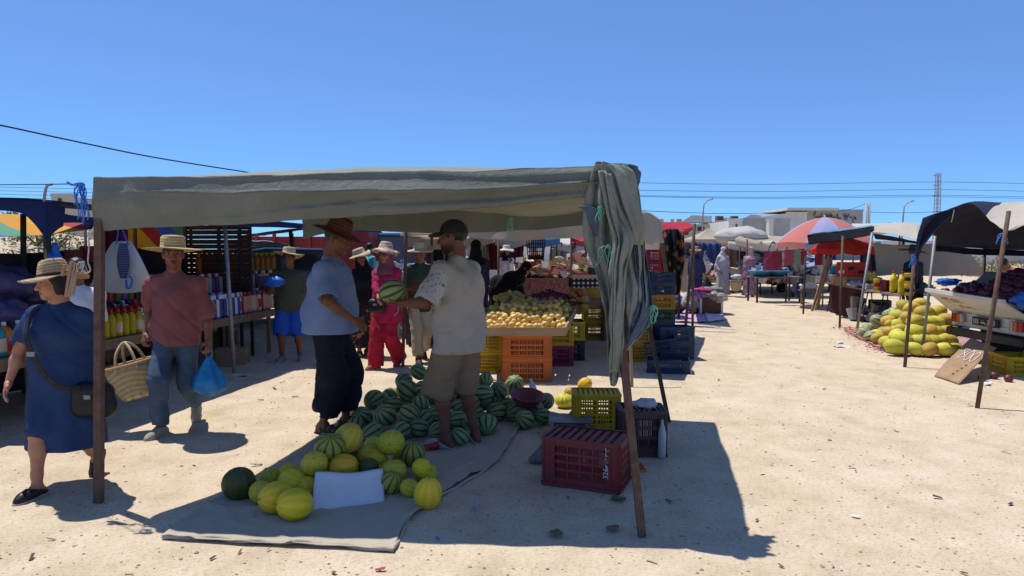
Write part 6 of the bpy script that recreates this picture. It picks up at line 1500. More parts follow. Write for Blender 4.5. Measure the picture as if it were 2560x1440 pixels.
# red lorry and cars behind
def lorry():
    Y = 20.0; r = E('lorry', P(770, 690, Y), 0, 'red lorry with slatted sides parked behind the boy', 'lorry'); r.location.z = 0; o = Vector(r.location)
    red = mat('lorry_red', (.30, .035, .025), (.22, .03, .025), 4, .6, .1, 30, .3)
    xl, xr = P(600, 600, Y).x, P(862, 600, Y).x; zt, zb = P(0, 591, Y).z, .95
    n = 8
    for k in range(n): m = MB(); m.box(((xl + xr) / 2 - o.x, 0, zb + (zt - zb) * (k + .5) / n), (xr - xl, .05, (zt - zb) / n * .92)); m.build('side_board', red, r)
    for k in range(7): x = xl + (xr - xl) * k / 6; m = MB(); m.box((x - o.x, -.05, (zt + zb) / 2 + .03), (.09, .06, zt - zb + .12)); m.build('stake', red, r)
    m = MB(); m.box(((xl + xr) / 2 - o.x, 1.1, zb - .06), (xr - xl, 2.1, .14)); m.build('bed', dark_iron, r)
    m = MB(); m.box(((xl + xr) / 2 - o.x, 2.2, (zt + zb) / 2), (xr - xl, .05, zt - zb)); m.build('far_side', red, r)
    m = MB(); m.box((xl + 1.2 - o.x, -.06, 1.45), (1.1, .02, .45)); m.build('panel', mat('lorry_yellow', (.45, .33, .04), None), r)
    sheet('load_cover', rl([[(xl, Y, zt + .02), ((xl + xr) / 2, Y, zt + .22), (xr - .4, Y, zt + .06)], [(xl, Y + 2, zt + .05), ((xl + xr) / 2, Y + 2, zt + .25), (xr - .4, Y + 2, zt + .1)]], o), cloth('load_navy', (.03, .035, .07), (.05, .055, .1)), r, 14, 8, .04, 2)
    m = MB(); c0 = xr + .12 - o.x
    m.poly([(c0, 0, .6), (c0 + 1.15, 0, .6), (c0 + 1.15, 0, 1.3), (c0 + 1.0, 0, 2.1), (c0, 0, 2.15)], -2.1, (0, -1, 0)); m.build('cab', red, r)
    m = MB(); m.poly([(c0 + .3, -.012, 1.4), (c0 + 1.02, -.012, 1.4), (c0 + .9, -.012, 2.0), (c0 + .3, -.012, 2.0)]); m.build('window', mat('car_glass', (.05, .06, .07), None, rough=.08, spec=.6), r)
    m = MB(); m.poly([(c0 + 1.162, .12, 1.35), (c0 + 1.162, 1.98, 1.35), (c0 + 1.03, 1.98, 2.03), (c0 + 1.03, .12, 2.03)]); m.build('windscreen', MATS['car_glass'], r)
    m = MB(); m.box((c0 + .95, -.2, 1.75), (.05, .12, .28)); m.build('mirror', wm, r)
    for x in (xl + .8, xl + 2.0, xr + .75):
        for y in (.15, 1.95): m = MB(); m.lathe([(.2, -.12), (.46, -.12), (.48, 0), (.46, .12), (.2, .12)], 20, (x - o.x, y, .48), Matrix.Rotation(PI / 2, 3, 'X')); w = m.build('wheel', mat('tyre', (.02, .02, .02)), r, True)
lorry()
def car(label, at, yaw, col, van=False, L=4.1, Wd=1.7, Hh=1.5, seats=True):
    """body lofted from a side outline, glass, lamps and four wheels; nose towards its own -y"""
    r = E('parked_car', at, rad(yaw), label, 'car'); m_ = mat('car_paint_' + col[0], col[1], None, rough=.25, spec=.6); h = L / 2
    if van: prof = [(-h, .35), (-h + .02, .8), (-h + .55, 1.05), (-h + 1.05, 1.85 * Hh / 1.9), (-h + 1.3, Hh), (h - .1, Hh), (h, Hh * .8), (h, .35)]
    else: prof = [(-h, .35), (-h + .02, .68), (-h + .15, .76), (-h + 1.15, .92), (-h + 1.75, Hh - .05), (-h + 2.1, Hh), (h - 1.0, Hh - .02), (h - .35, 1.0), (h - .03, .92), (h, .4)]
    mb = MB(); k = len(prof); belt = .95
    def x_at(z, s): return s * (Wd / 2 - (max(0, z - belt) * .22 if not van else max(0, z - belt) * .1))
    vs = [(x_at(z, s), y, z) for s in (-1, -.82, .82, 1) for (y, z) in [(p[0], p[1] + (.0 if abs(s) == 1 else .03 * (p[1] > .6))) for p in prof]]
    fs = [list(range(k)), list(range(4 * k - 1, 3 * k - 1, -1))] + [[a * k + i, a * k + k + i, a * k + k + (i + 1) % k, a * k + (i + 1) % k] for a in range(3) for i in range(k)]
    mb.add(vs, fs); mb.build('car_body', m_, r, autos=35)
    gl = mat('car_glass', (.05, .06, .07), None, rough=.08, spec=.6); wy = (-h + 1.3, h - .75) if not van else (-h + 1.0, h - .3)
    for s in (-1, 1):
        for (a, b) in ((wy[0] + .05, (wy[0] + wy[1]) / 2 - .05), ((wy[0] + wy[1]) / 2 + .05, wy[1] - .1)):
            t0 = .35 if a == wy[0] + .05 else 0; t1 = .35 if b == wy[1] - .1 else 0; zt = Hh - .12
            mb = MB(); mb.poly([(x_at(belt + .04, s) + s * .006, a, belt + .04), (x_at(belt + .04, s) + s * .006, b, belt + .04), (x_at(zt, s) + s * .006, b - t1, zt), (x_at(zt, s) + s * .006, a + t0, zt)]); mb.build('side_window', gl, r)
    i = 3 if not van else 2
    for (A, B, nm) in ((prof[i], prof[i + 1], 'windscreen'),) + (((prof[-4], prof[-3], 'rear_window'),) if not van else ()):
        a, b = Vector((0, *A)).lerp(Vector((0, *B)), .12), Vector((0, *A)).lerp(Vector((0, *B)), .9); n = Vector((0, -(b.z - a.z), (b.y - a.y))).normalized(); n = n if n.z > 0 else -n
        w1, w2 = x_at(a.z, 1) * .88, x_at(b.z, 1) * .86; q = n * .012 + Vector((0, 0, .03))
        mb = MB(); mb.poly([a + q + Vector((-w1, 0, 0)), a + q + Vector((w1, 0, 0)), b + q + Vector((w2, 0, 0)), b + q + Vector((-w2, 0, 0))]); mb.build(nm, gl, r)
    for s in (-1, 1):
        mb = MB(); mb.box((s * Wd * .36, -h - .004, .66 if not van else .75), (.3, .05, .14), None, 1, .02); mb.build('headlight', mat('lamp_glass', (.6, .62, .62), None, rough=.15), r)
        mb = MB(); mb.box((s * Wd * .4, h - .01, .8), (.2, .06, .2)); mb.build('tail_light', mat('lamp_red', (.35, .02, .02), None, rough=.2), r)
        mb = MB(); mb.box((s * (Wd / 2 + .08), wy[0] + .1, belt + .08), (.18, .08, .12), None, 1, .02); mb.build('mirror', m_, r)
        for y in (-h + .75, h - .8):
            mb = MB(); mb.lathe([(.18, -.1), (.29, -.1), (.31, -.06), (.31, .06), (.29, .1), (.18, .1)], 20, (s * (Wd / 2 - .09), y, .31), Matrix.Rotation(PI / 2, 3, 'Y')); w = mb.build('wheel', mat('tyre', (.02, .02, .02)), r, True)
            mb = MB(); mb.lathe([(.02, s * .085), (.17, s * .095), (.19, s * .07)], 14, (s * (Wd / 2 - .09), y, .31), Matrix.Rotation(PI / 2, 3, 'Y'), cap=False); mb.build('rim', steel, w, True)
    return r
p = P(668, 690, 14.8); cr = car('black car with white cloths on its roof behind the oil bottles', Vector((p.x - .2, 15.2, 0)), -62, ('black', (.01, .011, .013)), Hh=1.62, L=4.3)
soft('roof_load', Vector((p.x - .5, 15.5, 1.68)), (.75, .5, .12), mat('rag_white', (.5, .5, .46), (.38, .4, .36), 9, .9, .5, 12), 'bundle of white cloths on the roof of the black car', 'bundle', 4, .2, 2.2)
p = P(985, 640, 19.5); car('dark van with open loading space behind the housewares', Vector((p.x, 20.5, 0)), 12, ('charcoal', (.014, .015, .017)), True, 4.4, 1.8, 2.05)
p = P(1040, 640, 21); car('second dark van right of the first behind the housewares', Vector((p.x + .3, 22, 0)), -10, ('charcoal', 0), True, 4.4, 1.8, 1.95)
p = P(1140, 640, 24); car('white car parked behind the grey-haired man', Vector((p.x, 26, 0)), -40, ('white', (.55, .56, .57)), False, 4.0, 1.7, 1.55)
# ================================================================ the right-hand side of the lane
# ---- pickup with red onions, its tail towards the lane
pk = E('pickup_truck', (6.65, 9.5, 0), 0, 'white pickup truck with open tailgate loaded with red onions', 'truck')
def white_paint():
    t = NT('worn_white_paint'); co = t.coord(); n = t.noise(co, 6, 6, .7, .6)
    c = t.ramp(n, [(.3, (.52, .50, .45)), (.6, (.60, .58, .53))]); r = t.ramp(t.noise(co, 16, 6, .75), [(.62, (0, 0, 0)), (.70, (1, 1, 1))])
    return t.finish(t.mix(t.math('MULTIPLY', r, .75), c, lin((.16, .075, .035))), .5, t.bump(n, .15, .01), .4)
wp = white_paint(); y0, y1 = -.78, .8         # near and far side, measured from the middle
m = MB(); m.box((.03, 0, .66), (.06, 1.6, .22), None, 1, .012); m.box((.02, 0, .52), (.05, 1.56, .09), None, 1, .01); m.build('rear_panel', wp, pk)
m = MB(); m.grid(lambda u, v: Vector((-.0 - .37 * v + .01 * math.sin(9 * u), .8 - 1.58 * u, .70 + .30 * v * (1 - .03 * u) - .05 * v * u)), 20, 6); o = m.build('tailgate', wp, pk, True); md = o.modifiers.new('s', 'SOLIDIFY'); md.thickness = .045; md.offset = 0
m = MB(); m.bar((-.37, .82, 1.0), (-.37, -.80, .945), .06, .05); m.build('tailgate_rim', wp, pk)
for y in (y0 - .02, y1 + .02): m = MB(); m.box((1.0, y, .82), (1.95, .05, .36), None, 1, .012); m.build('bed_side', wp, pk)
for y in (y0 - .02, y1 + .02):
    m = MB(); m.tube([(-.3, y, .92), (-.12, y, .84), (.02, y, .98)], .008, 6); m.build('tailgate_chain', steel, pk)
m = MB(); m.box((1.0, 0, .68), (1.9, 1.52, .05)); m.build('bed_floor', dark_iron, pk)
m = MB(); m.box((2.9, 0, 1.15), (1.7, 1.62, 1.1), None, .88, .02); m.build('cab', wp, pk)
m = MB(); m.box((2.04, 0, 1.42), (.03, 1.2, .36)); m.build('rear_window', MATS['car_glass'], pk)
m = MB(); m.box((4.2, 0, .8), (1.2, 1.6, .5), None, 1, .03); m.build('bonnet', wp, pk)
m = MB(); m.box((-.06, 0, .40), (.09, 1.5, .12), None, 1, .015); m.build('bumper', dark_iron, pk)
lam = mat('lamp_red', (.35, .02, .02), None, rough=.2); lam2 = mat('lamp_amber', (.5, .16, .03), None, rough=.2); lam3 = mat('lamp_clear', (.45, .36, .3), None, rough=.2)
for yc in (.58, -.6):
    s = 1 if yc > 0 else -1; tl = None
    for k, (mm, w) in enumerate(((lam, .1), (lam2, .07), (lam3, .07))):
        m = MB(); off_ = sum((.1, .07, .07)[:k]); m.box((-.035, yc + s * (.12 - off_ - w / 2), .6), (.05, w * .98, .13), None, 1, .008)
        o = m.build('tail_light' if k == 0 else 'lens', mm, pk if k == 0 else tl); tl = o if k == 0 else tl
for (y, z) in ((.36, .70), (-.42, .70)): m = MB(); m.box((-.012, y, z), (.02, .07, .04), None, 1, .006); m.build('latch', dark_iron, pk)
m = MB(); m.box((-.03, .0, .595), (.02, .53, .115)); pl = m.build('number_plate', mat('plate_black', (.02, .02, .022)), pk); RX = (PI / 2, 0, -PI / 2)
text('plate_number', '183', .105, white_ink, pl, (-.0415, .255, .558), RX, .0008, 'LEFT', .8); text('plate_number', '3070', .105, white_ink, pl, (-.0415, -.035, .558), RX, .0008, 'LEFT', .8)
strokes('plate_script', pl, [[(-.0425, .085 - u * .035, .578 + v * .04) for u, v in ln] for ln in ([(0, .3), (.2, 0), (.6, 0), (.8, .5)], [(.9, 0), (1.3, 0), (1.5, .5), (1.7, 0), (2.0, 0), (2.2, .4)], [(2.3, 0), (2.6, -.4), (2.9, 0)], [(.5, .9), (.56, .9)], [(1.5, 1.0), (1.56, 1.0)])], white_ink, .0045)
red_ink = mat('faded_red_ink', (.42, .09, .045))
TX, TY = Vector((0, -1, 0)), Vector((-.777, 0, .63)); TN = TX.cross(TY); TM = Matrix((TX, TY, TN)).transposed().to_4x4()
def on_gate(o, y, v):
    o.matrix_local = Matrix.Translation(Vector((-.37 * v, y, .70 + .30 * v * .985 - .012)) + TN * .026) @ TM; return o
g_ = on_gate(text('maker_name', 'ISUZU', .12, red_ink, pk, (0, 0, 0), (0, 0, 0), .001), .40, .60); g_.scale.x = .95
g_ = on_gate(text('model_name', 'D-MAX', .085, red_ink, pk, (0, 0, 0), (0, 0, 0), .001), .36, .34); g_.scale.x = 1.9
m = MB(); m.poly([(0, .05, 0), (.16, .05, 0), (.2, .025, 0), (.03, .025, 0)]); m.poly([(.03, .015, 0), (.05, .015, 0), (.16, -.05, 0), (.12, -.05, 0)]); on_gate(m.build('emblem', red_ink, pk), .62, .66)
for (x, y) in ((.75, -.68), (.75, .68), (4.0, -.68), (4.0, .68)):
    m = MB(); m.lathe([(.18, -.1), (.31, -.1), (.33, -.05), (.33, .05), (.31, .1), (.18, .1)], 20, (x, y, .33), Matrix.Rotation(PI / 2, 3, 'X')); w = m.build('wheel', mat('tyre', (.02, .02, .02)), pk, True)
    m = MB(); m.lathe([(.02, .06), (.17, .07), (.19, .1)], 14, (x, y, .33), Matrix.Rotation(PI / 2 * (1 if y < 0 else -1), 3, 'X'), cap=False); m.build('rim', steel, w, True)
# onions
onion_m = mat('onion_skin', (.085, .014, .03), (.15, .03, .05), 7, .45, .1, 20, .4, vary=.6, stretch=(3, 3, .6))
on_me = melon_mesh('onion', onion_m, .9, 3, 9, 7, point=.25); orr = random.Random(5)
m = MB()
def heap(u, v): 
    x, y = -.30 + 2.2 * u, -.76 + 1.54 * v; return Vector((6.65 + x, 9.5 + y, .86 + (.14 + .52 * min(1, u * 1.35) ** .9) * math.sin(PI * min(max(v, .03), .97)) ** .35))
m.grid(heap, 24, 20); T(m.build('onion_heap', onion_m, None, True), 'dark mass of red onions filling the bed of the pickup', 'onions', None, 'stuff')
for k in range(290):
    u, v = orr.random() ** 1.15 * .95 + .01, orr.random() * .94 + .03; p = heap(u, v)
    o = link('onion', on_me, None, p + Vector((0, 0, .015)), (orr.uniform(-1.4, 1.4), orr.uniform(-1.4, 1.4), orr.random() * 6), orr.uniform(.042, .062)); T(o, 'red onion heaped in the bed of the white pickup', 'onion', 'red onions in the pickup')
film = mat('blue_film', 0)
soft('plastic_sheet', Vector((6.9, 8.62, .95)), (.5, .14, .17), film, 'crumpled blue plastic sheet on the near side of the pickup bed', 'plastic sheet', 2, .3, 2.4)
soft('plastic_sheet', P(2370, 705, 10.6), (.16, .12, .06), film, 'small blue plastic sheet at the far corner of the onion heap', 'plastic sheet', 5, .3, 2.4)
m = MB(); m.bar(P(2450, 708, 9.6), P(2485, 680, 9.6), .28, .01); T(m.build('card_sign', mat('grey_card', (.16, .15, .15), None), None), 'dark grey card stuck into the onions', 'card')
# price board on flattened cardboard
cb = E('cardboard_sign', G(2365, 952), 0, 'flattened cardboard leaning on the truck with 800 chalked on it', 'sign'); cbo = Vector(cb.location)
A, B, C_, D_ = G(2335, 942), G(2397, 962), P(2492, 868, 8.75), P(2428, 846, 9.28); A.z = B.z = .01
def cbf(u, v): p = A.lerp(B, u).lerp(D_.lerp(C_, u), v); p.z += .03 * math.sin(PI * v) + .008 * math.sin(8 * v + 3 * u); return p - cbo
m = MB(); m.grid(cbf, 8, 14); o = m.build('board', card, cb, True); o.modifiers.new('s', 'SOLIDIFY').thickness = .006
chalk = mat('chalk', (.72, .70, .66)); lines = []
for k, dg in enumerate('800'):
    c0 = .30 + .22 * k
    if dg == '8': ln = [(c0 + .10, .70), (c0 - .06, .68), (c0 + .02, .60), (c0 + .10, .52), (c0 - .06, .46), (c0 - .02, .54), (c0 + .07, .62), (c0 + .12, .70)]
    else: ln = [(c0 + .08, .70), (c0 - .06, .62), (c0 - .06, .50), (c0 + .03, .45), (c0 + .11, .55), (c0 + .09, .68), (c0 + .02, .71)]
    lines.append([cbf(min(max(u, 0), 1), v) + Vector((-.004, -.002, .009)) for u, v in ln])
strokes('chalk_number', cb, lines, chalk, .005)
ink = mat('black_ink', (.02, .018, .016))
strokes('printed_marks', cb, [[cbf(.55 + .05 * k, .12 + .08 * k) + Vector((-.003, 0, .008)), cbf(.6 + .05 * k, .135 + .08 * k) + Vector((-.003, 0, .008))] for k in range(4)], ink, .006)
# melons heaped beside the truck
rg = melon_mat('field_melon_skin', (.60, .47, .05), (.50, .42, .07), None, mottle=(.15, .15, .035), ribs=0, rough=.65, ms=5, hue=.07, vary=.45)
pale_w = melon_mat('pale_striped_skin', (.36, .40, .20), (.42, .45, .25), (.05, .10, .03), 8, width=.1, edge=.12)
FM = [melon_mesh('melon', rg, 1.35, s, point=.08 if s == 2 else 0) for s in (1, 2, 3)]; PW = [melon_mesh('melon', pale_w, 1.25, s) for s in (1, 2)]
RG = 'yellow field melons heaped beside the pickup'; prr = random.Random(9)
def fm(px, py, w, d=None, mesh=None, lab='yellow-green melon in the heap beside the pickup', grp=RG, lie=None, z=None):
    if d is None: d = FPX * CAMH / (py - HORIZ + w * .48); p = G(px, py, w / 2 * S(d))
    else: p = P(px, py, d)
    if z is not None: p.z = z
    r = w / 2 * S(p.y) / 1.13; o = link('melon', mesh or prr.choice(FM), None, p, (rad(90 + prr.uniform(-25, 25)), 0, rad(lie if lie is not None else prr.uniform(40, 130))), r); return T(o, lab, 'melon', grp)
for (x, y, w) in ((2303, 759, 34), (2261, 764, 34), (2279, 771, 38), (2310, 783, 46), (2247, 791, 40), (2273, 795, 36), (2220, 801, 30), (2289, 807, 48), (2340, 805, 36), (2226, 811, 28), (2245, 815, 40), (2254, 824, 34), (2281, 831, 48), (2324, 829, 44), (2361, 829, 36), (2378, 831, 36), (2226, 831, 32), (2240, 837, 34), (2255, 848, 46), (2297, 852, 34), (2334, 854, 40), (2371, 851, 40), (2345, 780, 40), (2368, 800, 40), (2325, 805, 36), (2300, 830, 36), (2345, 830, 36), (2315, 852, 36), (2353, 852, 36)):
    t = (873 - y) / 114; lab = {(2303, 759): 'yellow melon at the very top of the heap beside the pickup', (2310, 783): 'big yellow melon right in front of the top one in the heap', (2289, 807): 'large bulging melon in the middle of the heap', (2345, 780): 'shaded melon at the back right of the heap'}.get((x, y), 'yellow-green melon in the heap beside the pickup')
    fm(x, y, w, 10.3 + 1.25 * t + (.5 if x < 2250 and y < 835 else 0), None, lab)
for (x, y, w) in ((2220, 856, 38), (2237, 867, 46), (2286, 872, 38), (2324, 873, 40), (2361, 873, 40), (2390, 872, 34), (2198, 845, 34), (2190, 836, 30), (2210, 828, 28)): fm(x, y, w, None, None, {(2237, 867): 'large green-tinged melon at the front left foot of the heap', (2361, 873): 'green pointed melon at the front right foot of the heap'}.get((x, y), 'yellow-green melon along the foot of the heap'))
for k in range(16): fm(2262 + prr.uniform(-20, 95), 830 + prr.uniform(-25, 20), 40, 11.0 + prr.random() * .7, z=.13 + prr.random() * .28, lab='melon deep inside the heap beside the pickup')
for (x, y, w, d) in ((2234, 780, 30, 12.1), (2222, 785, 28, 12.3), (2194, 801, 34, 12.4), (2188, 818, 34, None), (2164, 832, 32, None), (2170, 821, 28, None), (2176, 840, 30, None)): fm(x, y, w, d, prr.choice(PW), 'pale striped watermelon at the left of the melon heap', 'pale striped watermelons')
mat_m = cloth('worn_sheet', (.45, .38, .34), (.34, .12, .13), 0, 3)
T(outline_sheet('ground_sheet', [G(2135, 842), G(2190, 868), G(2240, 888), G(2400, 895)], [G(2200, 800), G(2290, 810), G(2400, 830), G(2520, 850)], mat_m, 30, 30, .006, .01, 4), 'dusty pale and red sheet under the melon heap', 'ground sheet')
fk = MB(); fr_ = random.Random(3)
for k in range(520):
    p = G(2125, 822).lerp(G(2235, 885), fr_.random()) + Vector((fr_.gauss(0, .14), fr_.gauss(0, .2), 0)); s = fr_.uniform(.012, .035); a = fr_.random() * 6
    u_, v_ = Vector((math.cos(a), math.sin(a), fr_.uniform(-.4, .4))) * s, Vector((-math.sin(a), math.cos(a), fr_.uniform(-.4, .4))) * s * .7; p.z = .022 + fr_.random() * .02
    fk.add([p - u_ - v_, p + u_ - v_ * .6, p + u_ * .8 + v_, p - u_ * .7 + v_], [[0, 1, 2, 3]])
T(fk.build('onion_skins', mat('onion_flakes', (.30, .035, .06), (.42, .12, .14), 30, .6), None), 'papery red onion skins strewn by the melon heap', 'onion skins', None, 'stuff')
crate(2535, 932, .5, .36, .24, pl_yel, 'yellow crate on the ground behind the cardboard sign', None, 78, 0, style=(3, 3, 5))
# ---- canopy over the pickup
rs = E('market_stall', (6, 9.5, 0), 0, 'stall canopy of navy and pale canvas over the pickup', 'stall'); ro = Vector(rs.location)
nv = cloth('dark_navy_canvas', (.014, .018, .038), (.022, .028, .055), .06, 2); pale = cloth('pale_canvas', (.52, .46, .38), (.6, .55, .47), .25, 1.4)
near = [P(2287, 648, 9.4), P(2318, 560, 9.15), P(2385, 520, 8.7), P(2430, 512, 8.3), P(2512, 575, 7.15), P(2580, 560, 6.7), P(2760, 560, 6.3)]
top_ = [P(2330, 570, 10.2), P(2345, 545, 9.9), P(2405, 516, 9.4), P(2470, 505, 9.0), P(2545, 505, 8.4), P(2640, 500, 8.0), P(2800, 500, 7.5)]
midr = [P(2335, 600, 11), P(2370, 575, 10.9), P(2430, 548, 10.7), P(2500, 535, 10.4), P(2570, 530, 10), P(2660, 530, 9.6), P(2800, 530, 9)]
back = [P(2338, 612, 12), P(2385, 618, 12), P(2440, 621, 12), P(2510, 624, 12), P(2580, 626, 11.8), P(2680, 628, 11.4), P(2850, 628, 11)]
sheet('roof', rl([near, top_, midr, back], ro), [nv, pale], rs, 48, 26, .03, 1.4, stripe=lambda u, v: 1 if (u > .58 and v < .45) else 0)
sheet('corner_flap', rl([[P(2305, 545, 9.3), P(2345, 530, 9.0), P(2390, 516, 8.68)], [P(2290, 600, 9.38), P(2330, 568, 9.15), P(2385, 530, 8.72)], [P(2286, 652, 9.42), P(2300, 625, 9.3), P(2340, 575, 9.05)]], ro), nv, rs, 20, 12, .015, 2)
sheet('rear_valance', rl([[P(2338, 612, 12), P(2440, 621, 12), P(2580, 626, 11.8), P(2850, 628, 11)], [P(2338, 628, 12), P(2440, 636, 12), P(2580, 640, 11.8), P(2850, 645, 11)]], ro), nv, rs, 24, 3, .02, 2)
for (b, t, w, m) in ((G(2262, 918), P(2286, 640, 9.4), .045, rust), (G(2305, 886), P(2338, 590, 10.5), .045, steel), (G(2443, 1020), P(2522, 528, 7.05), .045, rust), (Vector((P(2460, 700, 12).x, 12, 0)), P(2462, 622, 12), .05, dark_iron)): pole('pole', b, t, w, m, rs, False)
tassel('cord', P(2284, 640, 9.36), 10, .16, .06, cord_blue, rs, 31, .006); tassel('cord', P(2506, 590, 7.1), 9, .09, .06, cord_blue, rs, 32, .006)
m = MB(); m.tube([p - ro for p in sag(P(2385, 525, 8.65), P(2378, 555, 8.9), 5, .02)], .005, 5); m.build('cord', cord_white, rs)
# beige wall of canvas behind
wl = sheet('canvas_wall', [[P(2185, 610, 15.5), P(2270, 612, 15.3), P(2375, 605, 15), P(2400, 600, 15)], [P(2190, 690, 15.5), P(2270, 690, 15.3), P(2380, 690, 15), P(2468, 690, 15)]], cloth('dusty_canvas', (.40, .35, .28), (.46, .41, .34), .2, 1.5), None, 30, 12, .04, 1.2); T(wl, 'dusty beige canvas sheet hung as a wall behind the oil seller', 'canvas')
# ---- oil seller's stall
os_ = E('market_stall', (7.6, 15, 0), 0, 'oil seller stall with a black front awning and beige roof', 'stall'); oo = Vector(os_.location)
blk = cloth('black_canvas', (.010, .010, .012), (.016, .016, .019), .03, 2)
sheet('awning', rl([[P(2017, 586, 16.6), P(2100, 577, 15.4), P(2182, 566, 14.2)], [P(2022, 612, 16.5), P(2100, 602, 15.3), P(2182, 588, 14.1)]], oo), blk, os_, 24, 5, .02, 2)
sheet('awning_top', rl([[P(2017, 586, 16.6), P(2100, 577, 15.4), P(2182, 566, 14.2)], [P(2060, 578, 18.5), P(2140, 568, 17.5), P(2230, 556, 16.5)]], oo), blue_cv, os_, 20, 6, .03, 1.5)
sheet('roof', rl([[P(2182, 580, 14.1), P(2230, 586, 13.6), P(2295, 600, 12.9)], [P(2182, 564, 14.8), P(2235, 560, 14.4), P(2300, 566, 13.8)], [P(2200, 560, 17), P(2260, 558, 16.5), P(2330, 562, 16)]], oo), pale, os_, 24, 16, .035, 1.6)
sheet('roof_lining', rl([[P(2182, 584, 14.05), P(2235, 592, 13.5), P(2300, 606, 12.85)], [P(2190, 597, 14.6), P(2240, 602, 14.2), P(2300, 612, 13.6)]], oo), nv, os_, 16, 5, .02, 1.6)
for (b, t, w, m) in ((G(2143, 822), P(2181, 582, 14.1), .055, steel), (G(2099, 819), P(2107, 590, 14.6), .045, rust), (G(2008, 785), P(2014, 640, 16.8), .045, dark_iron), (Vector((P(2260, 700, 15.5).x, 15.5, 0)), P(2259, 600, 15.5), .05, dark_iron), (Vector((P(2290, 700, 14).x, 14, 0)), P(2295, 602, 13), .05, dark_iron)): pole('pole', b, t, w, m, os_, False)
ta, tb_, tc_, td = G(2252, 738, .75), G(2060, 705, .75), G(2085, 695, .75), G(2300, 722, .75)
ot_ = E('table', Vector((ta.x, ta.y, 0)), 0, 'long table of oil cans on thin wire trestles', 'table'); q = Vector(ot_.location)
m = MB(); m.poly([ta - q, tb_ - q, tc_ + Vector((.5, .3, 0)) - q, td + Vector((.2, .5, 0)) - q][::-1], .035, (0, 0, 1)); m.build('table_top', wood_old, ot_)
for t in (.03, .2, .38, .55, .72, .9):
    p = ta.lerp(tb_, t); 
    for dx in (-.12, .12): m = MB(); m.tube([(p.x + dx * .3 + .15 - q.x, p.y - q.y + .1, .71), (p.x + dx + .12 - q.x, p.y - q.y + .1, 0)], .012, 6); m.build('leg', wm, ot_)
    m = MB(); m.tube([(p.x - .0 - q.x, p.y - q.y + .1, .25), (p.x + .24 - q.x, p.y - q.y + .1, .25)], .009, 6); m.build('rung', wm, ot_)
m = MB(); m.grid(lambda u, v: (ta.lerp(tb_, .45 + .5 * u) + Vector((.06 + .03 * math.sin(20 * u), .03, -.72 * (1 - v) - .02)) - q), 18, 5); m.build('table_cloth', cloth('cloth_dark_red', (.07, .015, .018), (.03, .012, .014), 0, 5), ot_, True)
def on_oil(px, back_=.12): 
    d = ray(px, 700); A, B = ta + Vector((back_, 0, 0)), tb_ + Vector((back_, 0, 0)); n = Vector((-d.y, d.x)); ka = n.x * A.x + n.y * A.y; kb = n.x * B.x + n.y * B.y; return A.lerp(B, ka / (ka - kb)) + Vector((0, 0, .002))
oil_y = mat('oil_yellow', (.62, .46, .01), None, rough=.35); oil_k = mat('label_black', (.015, .015, .018)); oil_r = mat('label_maroon', (.16, .02, .03)); OG = 'oil cans and tubs on the table'
def jug(p, label, h=.36, w=.17, sc=1.0):
    f = SDF(); f.cap((0, 0, .06), (0, 0, h * .62), w * .5, w * .46, .03, ((0, 1, 0), 1.5)); f.cap((0, 0, h * .62), (0, 0, h * .85), w * .44, w * .22, .04, ((0, 1, 0), 1.5)); f.cap((.05, 0, h * .93), (.055, 0, h * .6), .016, .018, .01); f.cap((0, 0, h * .9), (0, 0, h * 1.0), .03, .028, .02)
    o = link('oil_jug', np_mesh('oil_jug', [f.mesh(.016, [((0, 0, .0), (0, 0, -1))])], oil_y), None, p, (0, 0, .6), sc); T(o, label, 'oil can', OG)
    m = MB(); m.poly([(-w * .45, -w * .37, .02), (w * .45, -w * .37, .02), (w * .45, -w * .37, h * .42)], .004, (0, -1, 0)); m.build('jug_label', oil_k, o)
    m = MB(); m.lathe([(.034, h * 1.0), (.034, h * 1.08), (.001, h * 1.085)], 12); m.build('jug_cap', lam, o, True); return o
jug(on_oil(2235), 'yellow oil jug, left of the pair with black labels', .40, .20); jug(on_oil(2256), 'yellow oil jug, right of the pair with black labels', .40, .20)
jug(on_oil(2171, .3), 'slim yellow bottle nearest the steel pole', .36, .13); jug(on_oil(2184, .32), 'slim yellow bottle right of its twin by the steel pole', .36, .13)
def tub(p, r, h, m_, label, cat='tub', lid=None, grp=None, name='tub', stripe=None):
    m = MB(); m.lathe([(r * .88, 0), (r, h * .92), (r * 1.05, h * .93), (r * 1.05, h), (r * .98, h)], 18); o = m.build(name, m_, None, True, p); T(o, label, cat, grp)
    if stripe: m = MB(); m.lathe([(r * .93 + .004, h * .3), (r * .97 + .004, h * .62)], 18, cap=False); m.build('tub_label', stripe, o, True)
    return o
for k, h in enumerate((0, .21)): tub(on_oil(2274) + Vector((0, 0, h)), .085, .205, oil_y, ('lower', 'upper')[k] + ' yellow tin of the two stacked at the table end', 'tin', None, OG, 'tin', oil_k)
tub(on_oil(2195), .085, .24, oil_y, 'yellow tub with red print beside the maroon pack', 'tub', None, OG, 'tub', lam)
carton(on_oil(2214), (.19, .14, .23), oil_r, 'maroon and yellow pack between tub and jugs', OG, .5, 'pack', False, 'pack'); carton(on_oil(2170, .06), (.2, .12, .11), mat('pack_white', (.6, .58, .52), None), 'white pack at the foot of the steel pole on the oil table', OG, .3, 'pack', False, 'pack')
soft('plastic_bag', on_oil(2148, .1) + Vector((0, 0, .06)), (.26, .14, .07), bag_m, 'bulging clear plastic bag lying on the oil table', 'bag', 8, .2, 2.4)
